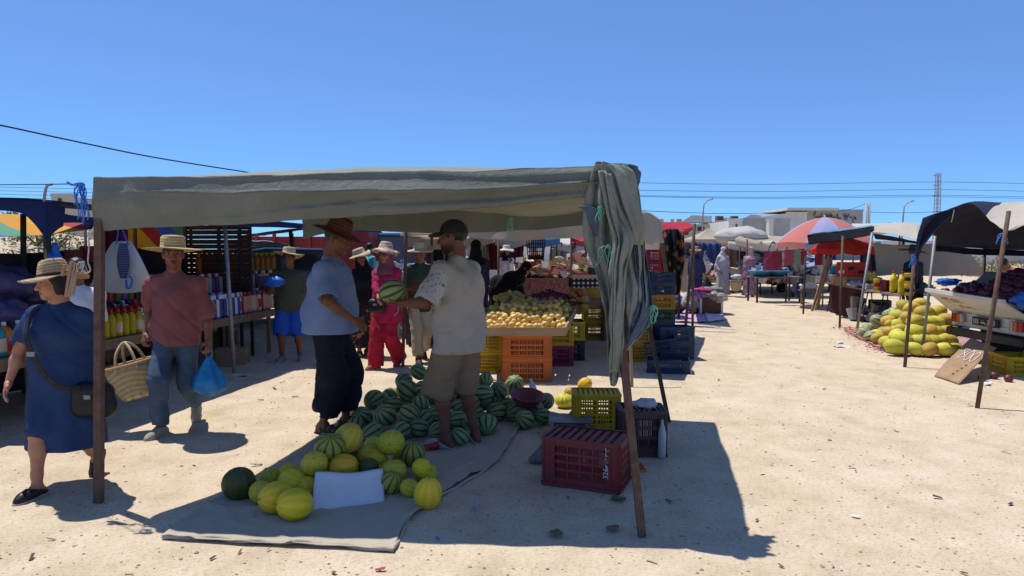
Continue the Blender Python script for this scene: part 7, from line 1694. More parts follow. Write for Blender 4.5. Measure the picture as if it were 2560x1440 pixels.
tub(on_oil(2090, .25), .16, .2, mat('bucket_cream', (.45, .40, .30), None), 'cream bucket on the oil table', 'bucket', None, None, 'bucket'); tub(on_oil(2090, .3) + Vector((0, 0, .21)), .17, .2, mat('bucket_blue', (.03, .2, .42), None), 'blue bucket stacked on the cream one', 'bucket', None, None, 'bucket')
rb2 = carton(P(2128, 692, 15.9) + Vector((0, 0, .0)), (.62, .3, .34), mat('box_red', (.40, .03, .025), None), 'bright red box behind the buckets', None, -.5, 'box', False); 
for k in range(3): m = MB(); m.box((-.2 + .2 * k, -.152, .12 + .08 * (k % 2)), (.12, .004, .07)); m.build('print', white_ink if k == 0 else oil_k, rb2)
carton(P(2128, 712, 15.9), (.66, .34, .19), card, 'cardboard box under the red box', None, -.5)
clutter('jars', 'jumble of jars and small tins at the back of the oil table', 7.75, 8.35, 13.3, 16.6, .75, 110, [(.1, .1, .12), (.35, .33, .3), (.05, .12, .08), (.25, .05, .05), (.15, .2, .3), (.4, .4, .42)], 14, (.09, .2), 'jars', .06)
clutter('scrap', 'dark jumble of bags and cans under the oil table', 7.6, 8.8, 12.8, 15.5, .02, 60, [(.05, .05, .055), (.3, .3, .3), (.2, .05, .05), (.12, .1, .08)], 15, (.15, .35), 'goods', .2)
for i, (px, py, w) in enumerate(((2205, 782, 34), (2208, 800, 30))): p = G(px, 812 if i else 805); carton((p.x + .1, p.y + .3, .0 if i else .24), (.42, .3, .23), card, ('upper', 'lower')[i] + ' brown carton behind the striped watermelons', 'cartons by the oil table', -.3 + .1 * i)
# planks leaning against the stall
lw = E('leaning_planks', G(2035, 778), 0, 'long wooden laths leaning against the oil stall', 'laths'); lo_ = Vector(lw.location)
for (a, b, c, d) in ((2030, 778, 2072, 640), (2038, 776, 2078, 645), (2044, 772, 2066, 650)): m = MB(); m.bar(G(a, b) - lo_, P(c, d, 18) - lo_, .06, .03, (0, 1, 0)); m.build('lath', wood, lw)
# umbrellas
def umbrella(label, top, R, drop, cols, n=8, tilt=(0, 0), valance=.12, pole_to=0.0):
    r = E('parasol', top, 0, label, 'parasol'); k = 6
    ms = [cloth('parasol_%s_%d' % (label[:6], i), c, tuple(x * 1.08 for x in c), .35, 2) for i, c in enumerate(cols)]
    Rm = Euler((rad(tilt[0]), rad(tilt[1]), 0)).to_matrix()
    for j in range(n):
        m = MB()
        def f(u, v):
            a = 2 * PI * (j + u) / n; q = 1 - .05 * math.sin(PI * u) * v; rr = R * v * q; z = -drop * v ** 1.7 + .03 * math.sin(PI * u) * v
            return Rm @ Vector((rr * math.cos(a), rr * math.sin(a), z))
        m.grid(lambda u, v: f(u, .02 + .98 * v), 8, k)
        b = len(m.v); 
        if valance: m.grid(lambda u, v: f(u, 1) + Rm @ Vector((0, 0, -valance * (1 - v) * (1 + .2 * math.sin(9 * u)))), 8, 1)
        m.build('panel', ms[j % len(ms)], r, True)
    for j in range(n): a = 2 * PI * j / n; m = MB(); m.tube([Rm @ Vector((R * v * math.cos(a), R * v * math.sin(a), -drop * v ** 1.7 - .012)) for v in (.03, .35, .7, 1)], .008, 5); m.build('rib', steel, r)
    m = MB(); m.tube([(0, 0, .06), (0, 0, -top[2] + pole_to)], .022, 8); m.build('pole', steel, r, True)
    return r
umbrella('big salmon and lavender striped parasol over the textile stalls', P(2062, 543, 19), 1.32, .72, ((.62, .22, .19), (.40, .40, .62)), 8, (0, 0), .14)
umbrella('red parasol glowing under the black awning', P(2108, 594, 17.0), .78, .3, ((.50, .035, .025), (.55, .05, .03)), 8, (0, 0), .12)
# ---- clothes sellers in the lane
pk1 = cloth('sheet_pink', (.50, .30, .48), (.55, .36, .52), 0, 2); wh1 = cloth('sheet_white', (.62, .60, .60), (.68, .66, .66), 0, 2)
T(outline_sheet('ground_sheet', [G(1688, 806), G(1692, 790), G(1705, 777)], [G(1768, 808), G(1762, 792), G(1757, 778)], pk1, 20, 16, .01, .03, 6), 'pink sheet spread on the sand before the clothes heap', 'ground sheet')
T(outline_sheet('ground_sheet', [G(1770, 808), G(1764, 792), G(1758, 780)], [G(1812, 802), G(1808, 790), G(1798, 780)], wh1, 16, 16, .01, .05, 8), 'white sheet spread beside the pink one', 'ground sheet')
lt = E('low_table', G(1778, 787), 0, 'low brown chest heaped with clothes', 'table'); m = MB(); m.box((0, .35, .2), (.56, .7, .4), None, 1, .01); m.build('chest', mat('chest_brown', (.16, .07, .045), (.1, .045, .03), 5), lt)
for x in (-.26, .26): m = MB(); m.box((x, .0, .2), (.05, .04, .42)); m.build('corner_post', white_ink, lt)
gl_ = G(1778, 787); cr_ = random.Random(41)
for i, (dx, dy, dz, r, c) in enumerate(((0, .2, .47, (.3, .3, .1), (.42, .38, .32)), (-.15, .3, .55, (.25, .25, .1), (.5, .05, .15)), (.1, .4, .56, (.3, .25, .1), (.25, .25, .24)), (-.3, .2, .5, (.2, .25, .12), (.45, .2, .45)), (.2, .1, .42, (.22, .2, .1), (.5, .46, .38)), (-.42, .3, .3, (.2, .3, .25), (.5, .48, .47)), (.22, .5, .55, (.2, .2, .1), (.32, .3, .28)))):
    soft('garment', gl_ + Vector((dx, dy, dz)), r, cloth('garment_%d' % i, c, tuple(x * .7 for x in c), 0, 8), ('cream sweater on the front of the clothes heap', 'crimson garment in the clothes heap', 'grey garment on top of the clothes heap', 'lilac garment at the left of the clothes heap', 'beige garment hanging over the chest edge', 'white garments spilling down left of the chest', 'dark grey garment at the right of the clothes heap')[i], 'garment', i + 3, .3, 2.6)
for i, (px, py, c) in enumerate(((1668, 770, (.02, .03, .12)), (1690, 760, (.03, .06, .25)), (1700, 775, (.04, .035, .05)), (1680, 785, (.015, .015, .02)))): soft('garment', G(px, py) + Vector((0, 0, .12)), (.3, .25, .14), cloth('dark_garment_%d' % i, c, tuple(x * 1.6 for x in c), 0, 8), ('navy', 'royal blue', 'charcoal', 'black')[i] + ' garments piled left of the pink sheet', 'garment', i + 20, .25, 2.6)
# hung cloth with red flowers
t = NT('floral'); v = t.n('TexVoronoi', feature='F1'); t.put(v.inputs['Vector'], t.coord()); v.inputs['Scale'].default_value = 5.5
k = t.ramp(t.math('ADD', v.outputs['Distance'], t.math('MULTIPLY', t.noise(t.coord(), 14, 3), .25)), [(.28, (.5, .04, .03)), (.42, (.42, .09, .03)), (.5, (.03, .09, .03)), (.6, (.006, .008, .008))]); floral = t.finish(k, .8)
fc = sheet('hanging_cloth', [[P(1650, 575, 14.6), P(1685, 572, 14.6), P(1714, 578, 14.6)], [P(1655, 650, 14.5), P(1685, 655, 14.5), P(1713, 650, 14.5)], [P(1668, 738, 14.5), P(1685, 742, 14.5), P(1700, 735, 14.5)]], floral, None, 34, 24, .02, 2, ripple=lambda u, v: (0, .07 * math.sin(20 * u) * (1 - .4 * v), 0)); T(fc, 'black cloth with big red flowers hanging by the beige roof', 'cloth')
T(sheet('hanging_cloth', [[P(1702, 640, 15), P(1722, 645, 15)], [P(1695, 725, 15), P(1716, 730, 15)]], beige2, None, 10, 10, .03, 2), 'pale cloth hanging right of the flowered one', 'cloth')
T(sheet('hanging_cloth', [[P(1650, 585, 15.2), P(1662, 583, 15.2)], [P(1645, 712, 15.2), P(1664, 715, 15.2)]], cloth('cloth_red', (.35, .02, .04), (.4, .04, .06), .1), None, 8, 10, .03, 2), 'red cloth hanging left of the flowered one', 'cloth')
far_stall('small red awning beyond the beige roof', ((1655, 574, 15.2), (1732, 566, 14.6), (1722, 556, 17), (1655, 556, 17.5)), red_cv, ((1735, 14.2, 562), (1652, 15.3, 574)), flap=.08)
b = G(1713, 826); m = MB(); m.tube([b, P(1737, 560, 13.7)], .03, 8); T(m.build('post', dark_iron, None, True), 'dark leaning post beside the pink sheet', 'post')
for k in range(3): crate(0, 0, .5, .4, .28, pl_mag, ('lowest', 'middle', 'top')[k] + ' magenta crate of the stack behind the blue crates', 'magenta crates', 0, .75 + k * .285, at=Vector((P(1640, 660, 16).x, 16, 0)), style=(3, 3, 4))
simple_table('plain table under the magenta crates', 3.0, 3.9, 15.6, 16.6, .745); T(sheet('hanging_cloth', [[P(1618, 680, 14), P(1652, 680, 14)], [P(1620, 728, 14), P(1652, 730, 14)]], cloth('cloth_mauve', (.42, .36, .38), (.46, .4, .42)), None, 8, 8, .01, 2), 'mauve board-like cloth behind the blue crates', 'cloth')
# further stalls on the far side
def pyramid(label, px, py, Y, W, base_py, m_):
    a = P(px, py, Y + W / 2); r = E('market_stall', Vector((a.x, a.y, 0)), 0, label, 'stall'); zb = P(0, base_py, Y).z; c = [(-W / 2, -W / 2), (W / 2, -W / 2), (W / 2, W / 2), (-W / 2, W / 2)]
    for i in range(4):
        p, q = c[i], c[(i + 1) % 4]; m = MB()
        m.grid(lambda u, v: Vector((p[0] + (q[0] - p[0]) * u, p[1] + (q[1] - p[1]) * u, zb)).lerp(Vector((0, 0, a.z)), v) - Vector((0, 0, .12 * math.sin(PI * v) * (1 - .5 * abs(2 * u - 1)))), 8, 8); m.build('roof_panel', m_, r, True)
        m = MB(); m.grid(lambda u, v: Vector((p[0] + (q[0] - p[0]) * u, p[1] + (q[1] - p[1]) * u, zb - .3 * (1 - v))), 8, 1); m.build('valance', m_, r)
        m = MB(); m.tube([(p[0], p[1], 0), (p[0], p[1], zb)], .03, 6); m.build('pole', rust, r)
pyramid('peaked beige tent in the distance', 1772, 570, 30, 2.0, 598, beige2)
far_stall('white sheet stall roof right of the peaked tent', ((1820, 606, 26), (1935, 606, 25), (1925, 588, 30), (1825, 588, 30)), white_cv, ((1850, 25, 602), (1903, 24, 604), (1932, 24, 604)))
far_stall('cream sagging stall roof in front of the textiles', ((1838, 598, 24), (1995, 612, 22), (1990, 592, 27), (1850, 588, 27)), beige2, ((1868, 23, 598), (1968, 20.8, 600)), zf=-.25)
far_stall('white canvas roof high behind the black awning', ((2130, 572, 24), (2260, 570, 24), (2270, 560, 30), (2130, 558, 30)), white_cv, ((2135, 24, 572), (2250, 24, 572)), flap=.12)
soft('white_bundle', P(1850, 590, 27), (1.0, .8, .35), white_cv, 'billowing white bundle on the far stall roof', 'bundle', 3, .15, 1.6)
for i, (px, py, Y, w, h, c) in enumerate(((1974, 643, 19.5, 26, 36, (.42, .1, .16)), (1993, 643, 19.5, 20, 40, (.22, .42, .30)), (2010, 642, 19.5, 14, 34, (.36, .05, .12)), (2048, 642, 19.0, 20, 42, (.30, .04, .08)), (2072, 650, 19.4, 16, 50, (.03, .03, .05)))):
    T(sheet('hanging_towel', [[P(px - w / 2, py - h / 2, Y), P(px + w / 2, py - h / 2, Y)], [P(px - w / 2 - 2, py + h / 2, Y), P(px + w / 2 - 2, py + h / 2, Y)]], cloth('towel_%d' % i, c, tuple(x * 1.1 for x in c), .2), None, 8, 6, .015, 3), ('dusty pink', 'pale green', 'crimson', 'dark red', 'black')[i] + ' towel hanging on the line', 'towel', 'towels on the line')
m = MB(); m.tube(sag(P(1955, 622, 19.6), P(2085, 626, 19.2), 10, .03), .006, 5); T(m.build('washing_line', cord_white, None), 'white line holding the towels', 'line')
m = MB(); m.grid(lambda u, v: Vector(((u - .5) * (.5 + .08 * v), -.1 * math.sin(PI * u) ** .5 * (.6 + .4 * v) + .02 * math.sin(8 * u + 6 * v), .28 - .56 * v)), 14, 12); m.grid(lambda u, v: Vector(((.5 - u) * (.5 + .08 * v), .1 * math.sin(PI * u) ** .5 * (.6 + .4 * v), .28 - .56 * v)), 14, 12); m.box((0, 0, -.275), (.56, .12, .02)); hb = T(m.build('handbag', mat('bag_maroon', (.22, .03, .06), (.3, .05, .09), 8, .5, .3, 20), None, True, P(1932, 652, 19.8)), 'large maroon bag hanging from the cream roof', 'bag'); m = MB(); m.tube(spline([(-.15, 0, .2), (-.08, 0, .45), (0, 0, .55), (.08, 0, .45), (.15, 0, .2)], 14), .015, 6); m.build('bag_handle', dark_iron, hb, True)
far_stall('dark blue backdrop stall behind the towels', ((1900, 612, 27), (2090, 610, 26), (2090, 600, 30), (1900, 600, 30)), cloth('royal_blue', (.02, .05, .25), (.03, .07, .32), .1), ((1945, 27, 612), (2075, 26, 612)), flap=.75)
simple_table('trestle table with two blue basins', 7.3, 8.7, 20.4, 21.3, .78)
for i, px in enumerate((1905, 1944)): p = P(px, 693, 20.7); m = MB(); m.lathe([(.2, 0), (.36, .16), (.4, .17), (.38, .18), (.2, .03)], 20); T(m.build('basin', mat('basin_blue', (.05, .25, .5), None), None, True, Vector((p.x, 20.8, .782))), ('left', 'right')[i] + ' blue plastic basin on the trestle table', 'basin'); clutter('basin_goods', ('white', 'grey')[i] + ' packets filling the ' + ('left', 'right')[i] + ' basin', p.x - .25, p.x + .25, 20.6, 21.0, .9, 20, [(.6, .6, .62), (.3, .4, .6), (.5, .5, .5)], 60 + i, (.1, .18), 'packets', .08)
clutter('textiles', 'heaps of folded textiles on the stalls across the lane', 8.2, 10.5, 22.5, 24.5, .5, 160, [(.4, .36, .3), (.2, .05, .08), (.3, .32, .36), (.12, .12, .15), (.45, .42, .4), (.2, .25, .4)], 21, (.25, .5), 'textiles', .6)
ct = E('shopping_trolley', G(1998, 742), 0, 'handcart draped with grey cloth and a blue bag', 'cart'); sc = S(19.5)
m = MB(); m.grid(lambda u, v: Vector(((u - .5) * .5, -.02 + .04 * math.sin(11 * u), .12 + .75 * v)), 12, 8); m.grid(lambda u, v: Vector(((u - .5) * .5, .02 + .4 * v, .87 + .04 * math.sin(7 * u))), 10, 4); m.build('cover', cloth('cover_grey', (.28, .28, .28), (.34, .34, .34)), ct, True)
m = MB(); m.grid(lambda u, v: Vector(((u - .5) * .32 + .05, -.06 - .05 * math.sin(PI * u), .1 + .5 * v)), 10, 6); m.build('bag_front', cloth('royal_blue', 0), ct, True)
for x in (-.2, .2): m = MB(); m.lathe([(.03, -.02), (.09, -.02), (.09, .02), (.03, .02)], 14, (x, .05, .09), Matrix.Rotation(PI / 2, 3, 'Y')); m.build('wheel', MATS['tyre'], ct, True)
eg = E('egg_trays', G(2030, 735), 0, 'stack of grey egg trays beside the handcart', 'egg trays')
for k in range(9): m = MB(); m.box((0, .3, .42 + .05 * k), (.3, .3, .03), None, .92); m.build('tray', mat('pulp_grey', (.3, .27, .23), (.22, .2, .17), 20), eg)
m = MB(); m.box((0, .3, .2), (.4, .4, .4)); m.build('base_box', card, eg)
tw_ = E('stool', G(2025, 762), 0, 'small wooden stand with white bags before the towels', 'stand')
m = MB(); m.box((0, .1, .42), (.5, .3, .03)); m.build('top', wood_old, tw_)
for x in (-.2, .2): m = MB(); m.box((x, .1, .2), (.05, .05, .4)); m.build('leg', wood_old, tw_)
soft('plastic_bag', G(2025, 762) + Vector((0, .1, .52)), (.26, .14, .1), mat('film_white', (.6, .6, .6), None, rough=.4), 'white plastic bags heaped on the small stand', 'bag', 9, .3, 2.6)

# darker hung goods closing the view along the far row
for i, (x0, x1, y0_, y1_, Y, c) in enumerate(((1690, 1748, 602, 690, 28, (.08, .05, .05)), (1748, 1800, 606, 690, 29, (.03, .05, .13)), (1800, 1852, 610, 692, 29, (.12, .08, .07)), (1852, 1905, 612, 690, 27.5, (.05, .03, .06)), (1905, 1962, 612, 690, 28, (.16, .03, .05)), (1962, 2020, 612, 688, 27, (.03, .06, .2)), (2020, 2080, 612, 688, 26, (.1, .09, .1)), (2150, 2200, 605, 680, 18.5, (.04, .035, .05)))):
    T(sheet('hanging_textile', [[P(x0, y0_, Y), P((x0 + x1) / 2, y0_ + 2, Y), P(x1, y0_, Y)], [P(x0, y1_, Y), P((x0 + x1) / 2, y1_ + 2, Y), P(x1, y1_, Y)]], cloth('row_textile_%d' % i, c, tuple(min(1, x * 3) for x in c), .05, 7), None, 24, 8, .05, 2, ripple=lambda u, v: (0, .07 * math.sin(24 * u), 0)), ('brown', 'navy', 'rust-brown', 'plum', 'crimson', 'royal blue', 'grey', 'charcoal')[i] + ' textiles hung up along the far row of stalls', 'textile')
clutter('wares', 'mixed wares set out along the far row of stalls', 6.6, 13.5, 25.0, 26.8, .3, 260, [(.4, .3, .2), (.1, .12, .3), (.5, .48, .45), (.35, .06, .1), (.08, .08, .09), (.15, .25, .12), (.5, .35, .1)], 33, (.2, .5), 'wares', .5)
# ================================================================ the distance
plaster = mat('plaster_white', (.66, .64, .6), (.58, .56, .52), .6, .9); plaster_g = mat('plaster_grey', (.36, .35, .33), (.42, .41, .39), .5, .9); plaster_c = mat('plaster_cream', (.5, .45, .36), (.44, .4, .32), .5, .9); dglass = mat('far_glass', (.03, .04, .05), None, rough=.1)
def building(label, px0, px1, top, Y, D, m_, side=None, windows=(), parapet=.3, name='house', z0=0.0):
    a, b = P(px0, top, Y), P(px1, top, Y); r = E(name, Vector(((a.x + b.x) / 2, Y, 0)), 0, label, 'building'); r['kind'] = 'thing'; o = Vector(r.location); W = b.x - a.x
    m = MB(); m.box((0, D / 2, a.z / 2), (W, D, a.z)); m.build('wall', m_, r)
    for (sx, sy, w, d) in ((0, .1, W + .2, .2), (0, D - .1, W + .2, .2)): m = MB(); m.box((sx, sy, a.z + parapet / 2), (w, d, parapet)); m.build('parapet', m_, r)
    for (wx, wy, ww, wh) in windows:
        p = P(wx, wy, Y) - o; m = MB(); m.box((p.x, -.03, p.z), (ww * S(Y), .1, wh * S(Y))); w = m.build('window', dglass, r)
        m = MB(); m.box((p.x, -.05, p.z - wh * S(Y) / 2 - .08), (ww * S(Y) * 1.15, .2, .12)); m.build('sill', m_, w)
    return r
h1 = building('cream house with solar panels on its flat roof', 1665, 1832, 566, 92, 9, plaster_c, None, ((1820, 572, 12, 12), (1752, 572, 16, 10), (1715, 580, 12, 14), (1690, 580, 8, 12), (1786, 578, 10, 12)))
o = Vector(h1.location); sol = mat('solar_panel', (.14, .13, .12), (.2, .19, .18), 2, .3); 
for (x0, x1, yt, yb) in ((1702, 1782, 538, 556), (1780, 1852, 544, 556), (1850, 1905, 536, 550)):
    m = MB(); a, b = P(x0, yb, 93) - o, P(x1, yb, 93) - o; c, d = P(x1 - 4, yt + 2, 96) - o, P(x0 + 28, yt, 96) - o
    n_ = 7
    for k in range(n_): m = MB(); m.poly([a.lerp(b, k / n_), a.lerp(b, (k + .92) / n_), d.lerp(c, (k + .92) / n_), d.lerp(c, k / n_)], .1); m.build('solar_panel', sol, h1)
    for k in range(6): q, w = a.lerp(b, k / 5), d.lerp(c, k / 5); m = MB(); m.bar(Vector((w.x, w.y, 5)), w, .08); m.bar(Vector((q.x, q.y, 5)), q, .08); m.build('rack_leg', steel, h1)
for (px, w) in ((1653, 10), (1680, 8), (1697, 12), (1716, 8)):
    p = P(px, 553, 95) - o; m = MB(); m.box((p.x, p.y, p.z - .5), (w * S(95), .6, 1.6)); m.build('chimney', plaster_c, h1)
for px in (1798, 1835): p = P(px, 544, 95) - o; m = MB(); m.box((p.x, p.y, p.z - .4), (.9, .9, 1.2)); m.build('roof_block', mat('brick_red', (.25, .1, .06)), h1)
building('white walled house in the middle distance', 1822, 1856, 552, 84, 12, plaster, None, ((1841, 566, 4, 10),)); building('long grey wall of the white house', 1856, 1975, 553, 85, 8, plaster_g, None, (), .4)
building('white pier standing before the grey wall', 1923, 1934, 552, 83.5, 1.0, plaster)
h3 = building('white villa with a flat overhanging roof', 1968, 2018, 533, 100, 14, plaster, None, (), .2); building('grey painted wall of the villa with dark scribbles', 2018, 2158, 527, 101, 10, plaster_g, None, (), .2, 'garden_wall')
p, q = P(1968, 524, 99), P(2098, 524, 99); m = MB(); m.box(((p.x + q.x) / 2 - h3.location.x, 5, p.z + .1), (q.x - p.x, 12, .35)); m.build('roof_slab', plaster, h3)
gw = [x for x in COL.objects if x.name.startswith('garden_wall')][0]; rr = random.Random(17); m = MB()
for k in range(60):
    p = P(rr.uniform(2035, 2140), rr.gauss(543, 4), 100.9) - Vector(gw.location); m.bar(p, p + Vector((rr.uniform(-.3, .3), 0, rr.uniform(-.5, .5))), .12, .06, (0, 1, 0))
m.build('scribble', mat('paint_dark', (.1, .1, .1)), gw)
building('long white boundary wall at the far right', 2405, 2490, 615, 70, .4, plaster, None, (), .05, 'boundary_wall'); building('grey boundary wall beyond the white one', 2490, 2900, 617, 74, .4, plaster_g, None, (), .05, 'boundary_wall')
building('low white houses far behind the canopies', 2180, 2330, 606, 120, 10, plaster, None, ((2200, 615, 8, 10), (2250, 615, 8, 10)))
building('pale house above the navy canopy on the left', 128, 185, 492, 60, 8, plaster_c, None, ((150, 500, 8, 8),)); building('white house far left behind the rainbow tarpaulin', -80, 60, 560, 80, 8, plaster)
building('row of low cream houses behind the lorry', 640, 900, 600, 75, 8, plaster_c, None, ((700, 612, 10, 12), (780, 612, 10, 12), (850, 612, 10, 12))); building('row of low white houses behind the beige roof', 1100, 1500, 604, 80, 8, plaster)
building('cream house far behind the white roof', 1480, 1660, 596, 95, 8, plaster_c)
def lamp_post(label, px, top, base, Y, lean=6):
    a = P(px, top, Y); r = E('street_lamp', Vector((a.x, Y, 0)), 0, label, 'street lamp'); z = a.z; m = MB(); m.tube([(-.2, 0, 0), (-.1, 0, z * .75), (.0, 0, z * .93), (.5, 0, z)], [.12, .09, .07, .06], 8); m.build('mast', steel, r, True); m = MB(); m.box((.75, 0, z + .05), (.7, .3, .16), Euler((0, -.3, 0)).to_matrix(), 1, .05); m.build('lamp_head', mat('lamp_clear', 0), r)
lamp_post('street lamp above the cream house', 1760, 500, 560, 80); lamp_post('street lamp right of the villa', 2261, 505, 560, 78)
def lattice(label, px, top, Y, w):
    a = P(px, top, Y); r = E('lattice_tower', Vector((a.x, Y, 0)), 0, label, 'tower'); m = MB(); n = 22; H = a.z
    for sx in (-1, 1):
        for sy in (-1, 1): m.bar((sx * w, sy * w, 0), (sx * w * .7, sy * w * .7, H), .09)
    for k in range(n):
        z0, z1 = H * k / n, H * (k + 1) / n; w0, w1 = w * (1 - .3 * k / n), w * (1 - .3 * (k + 1) / n)
        for sy in (-1, 1): m.bar((-w0, sy * w0, z0), (w1, sy * w1, z1), .05); m.bar((w0, sy * w0, z0), (-w1, sy * w1, z1), .05); m.bar((-w0, sy * w0, z0), (w0, sy * w0, z0), .05)
    m.build('frame', mat('tower_paint', (.35, .3, .3), None), r)
    for k in (0, .12, .24): m = MB(); m.bar((-w * 2.2, 0, H * (1 - k) - .5), (w * .7, 0, H * (1 - k) - .5), .12); m.build('cross_arm', steel, r)
lattice('lattice pylon on the right skyline', 2346, 432, 130, .45)
for i, px in enumerate((2167, 2174)): a = P(px, 506, 88); m = MB(); m.tube([(a.x, 88, 0), (a.x, 88, a.z)], .14, 8); T(m.build('utility_pole', mat('concrete', (.4, .39, .37)), None, True), ('left', 'right')[i] + ' one of the twin concrete poles beside the villa', 'pole')
wire = mat('cable_black', (.015, .015, .017))
def cable(label, pts, r, s=0.0):
    m = MB(); c = spline([P(*p) for p in pts], 24); m.tube(c, r, 5); T(m.build('cable', wire, None), label, 'cable')
cable('black cable running down across the upper left sky', [(-60, 305, 9), (0, 313, 9.3), (200, 356, 10.5), (400, 396, 12), (640, 434, 14)], .012)
cable('cable from the left edge to the blue cord', [(-40, 462, 5), (60, 461.5, 4.8), (170, 460, 4.35)], .0035)
for k, y in enumerate((468, 477, 486, 494)): cable(('first', 'second', 'third', 'lowest')[k] + ' thin power line from the top at the left edge', [(-80, y - 2, 60), (100, y + 2, 60), (260, y + 5, 62)], .018)
for k, (y0_, y1_, y2_) in enumerate(((457, 461, 455), (476, 479, 474), (489, 493, 488), (491, 496, 492))): cable(('top', 'second', 'third', 'fourth')[k] + ' power line across the right sky', [(1500, y0_ - 2, 110), (1900, y1_, 120), (2346, y2_, 130), (2700, y2_ + 8, 130)], .036)
cable('low cable from the beige roof to the villa', [(1560, 524, 60), (1700, 531, 70), (1850, 534, 80), (1975, 529, 98)], .03); cable('cable between villa and twin poles', [(2098, 528, 98), (2130, 522, 93), (2168, 508, 88)], .03); cable('cable from the twin poles to the right', [(2174, 530, 88), (2260, 532, 86), (2420, 526, 86), (2620, 520, 86)], .03)
# ---- scrub and mounds
leaf_g = mat('scrub_leaf', (.12, .15, .045), (.20, .22, .08), 8, .8, vary=.3); leaf_d = mat('scrub_dry', (.26, .21, .13), (.18, .15, .1), 8, .9, vary=.3); bark = mat('scrub_bark', (.12, .09, .06))
def shrub(label, at, r, h, m_, seed, n=420, group='scrub on the open ground'):
    q = random.Random(seed); o = E('shrub', at, 0, label, 'shrub', group); m = MB()
    for k in range(n):
        a = q.random() * 6.28; t = q.random(); rr = r * (q.random() ** .5) * (1 - .45 * t) * (1 + .35 * math.sin(3 * a + seed)); z = h * t * (1 - .3 * rr / r); c = Vector((rr * math.cos(a), rr * math.sin(a), z)); s = q.uniform(.05, .11) * max(r, .6)
        u = Vector((q.uniform(-1, 1), q.uniform(-1, 1), q.uniform(-.2, 1))).normalized() * s; v = u.cross(Vector((q.uniform(-1, 1), q.uniform(-1, 1), q.uniform(-1, 1)))).normalized() * s * .35
        m.add([c - v * .4, c + u * .5 + v, c + u, c + u * .5 - v], [[0, 1, 2, 3]])
    m.build('crown', m_, o); m = MB()
    for k in range(6): a = q.random() * 6.28; m.tube([(0, 0, 0), (.3 * r * math.cos(a), .3 * r * math.sin(a), h * .5), (.6 * r * math.cos(a), .6 * r * math.sin(a), h * .85)], [.03 * r, .02 * r, .008], 5)
    m.build('trunk', bark, o)
sr = random.Random(2)
for i, (px, py, Y, r, h, m_) in enumerate(((20, 688, 13, 1.0, .9, leaf_g), (75, 690, 13.5, .9, .8, leaf_g), (40, 668, 15, 1.0, .9, leaf_d), (100, 668, 14.6, .8, .7, leaf_d), (10, 660, 16, 1.0, .9, leaf_d), (95, 625, 22, 1.2, .8, leaf_g), (70, 622, 23, 1.2, .8, leaf_g), (140, 628, 22, 1.0, .7, leaf_g), (165, 650, 18, 1.0, .8, leaf_d), (200, 662, 16, .8, .6, leaf_g), (200, 630, 21, .8, .5, leaf_g), (130, 655, 18, .9, .6, leaf_d))):
    p = P(px, py, Y); shrub(('low', 'broad', 'dry', 'greyish', 'thin', 'bright green', 'round', 'small', 'withered', 'sparse', 'tiny', 'straw-coloured')[i] + ' shrub on the waste ground at far left', Vector((p.x, Y, max(hgt(p.x, Y) - .05, p.z - h * .6))), r, h, m_, i)
for i, (px, Y, r, h, m_) in enumerate(((2432, 42, 1.3, 1.3, leaf_g), (2455, 40, 1.2, .9, leaf_d), (2475, 38, 1.0, .8, leaf_g), (2505, 44, 1.6, 1.0, leaf_d), (2540, 42, 1.2, .9, leaf_g), (2415, 46, 1.4, 1.2, leaf_g))): p = P(px, 640, Y); shrub(('tall', 'dry', 'little', 'wide dry', 'round green', 'leftmost')[i] + ' bush before the boundary wall on the right', Vector((p.x, Y, 0)), r, h, m_, 40 + i)
# ================================================================ carried things and litter
basket_m = straw_mat('basket_weave', (.52, .42, .24), (.34, .25, .12), 120)
def basket(label, at, yaw, W, D, H, tilt=0.0):
    r = E('basket', at, rad(yaw), label, 'basket'); r.rotation_euler = (0, rad(tilt), rad(yaw)); n = 40; m = MB()
    prof = [(.02, .0), (.62, .0), (.74, .04), (.86, H * .35), (.95, H * .7), (1.0, H), (.97, H), (.9, H * .68), (.7, .05)]
    m.lathe([(a * W / 2, z) for a, z in prof], n, cap=False, sy=D / W); m.build('basket_body', basket_m, r, True)
    m = MB(); m.tube([(W / 2 * math.cos(a), D / 2 * math.sin(a), H + .004) for a in (2 * PI * j / 40 for j in range(41))], .012, 6); m.build('rim', mat('basket_rim', (.48, .30, .14)), r, True)
    for s in (-1, 1): m = MB(); m.tube(spline([(-W * .2, s * D * .46, H * .86), (-W * .14, s * D * .3, H * 1.35), (0, s * D * .04, H * 1.62), (W * .14, s * D * .3, H * 1.35), (W * .2, s * D * .46, H * .86)], 18), .012, 6); m.build('handle', mat('basket_handle', (.45, .34, .2)), r, True)
    return r
b = basket('woven straw basket carried by the man in burgundy', P(352, 992, 6.0), 12, .45, .28, .31, -14)
b2 = basket('woven basket full of cloth carried by the woman in grey', P(1840, 727, 22.8), 10, .42, .34, .34)
soft('folded_cloth', P(1842, 692, 22.75), (.18, .14, .08), cloth('cloth_bluewhite', (.3, .35, .5), (.6, .6, .62), 0, 12), 'blue and white cloth stuffed in the woven basket', 'cloth', 3, .25, 2.6)
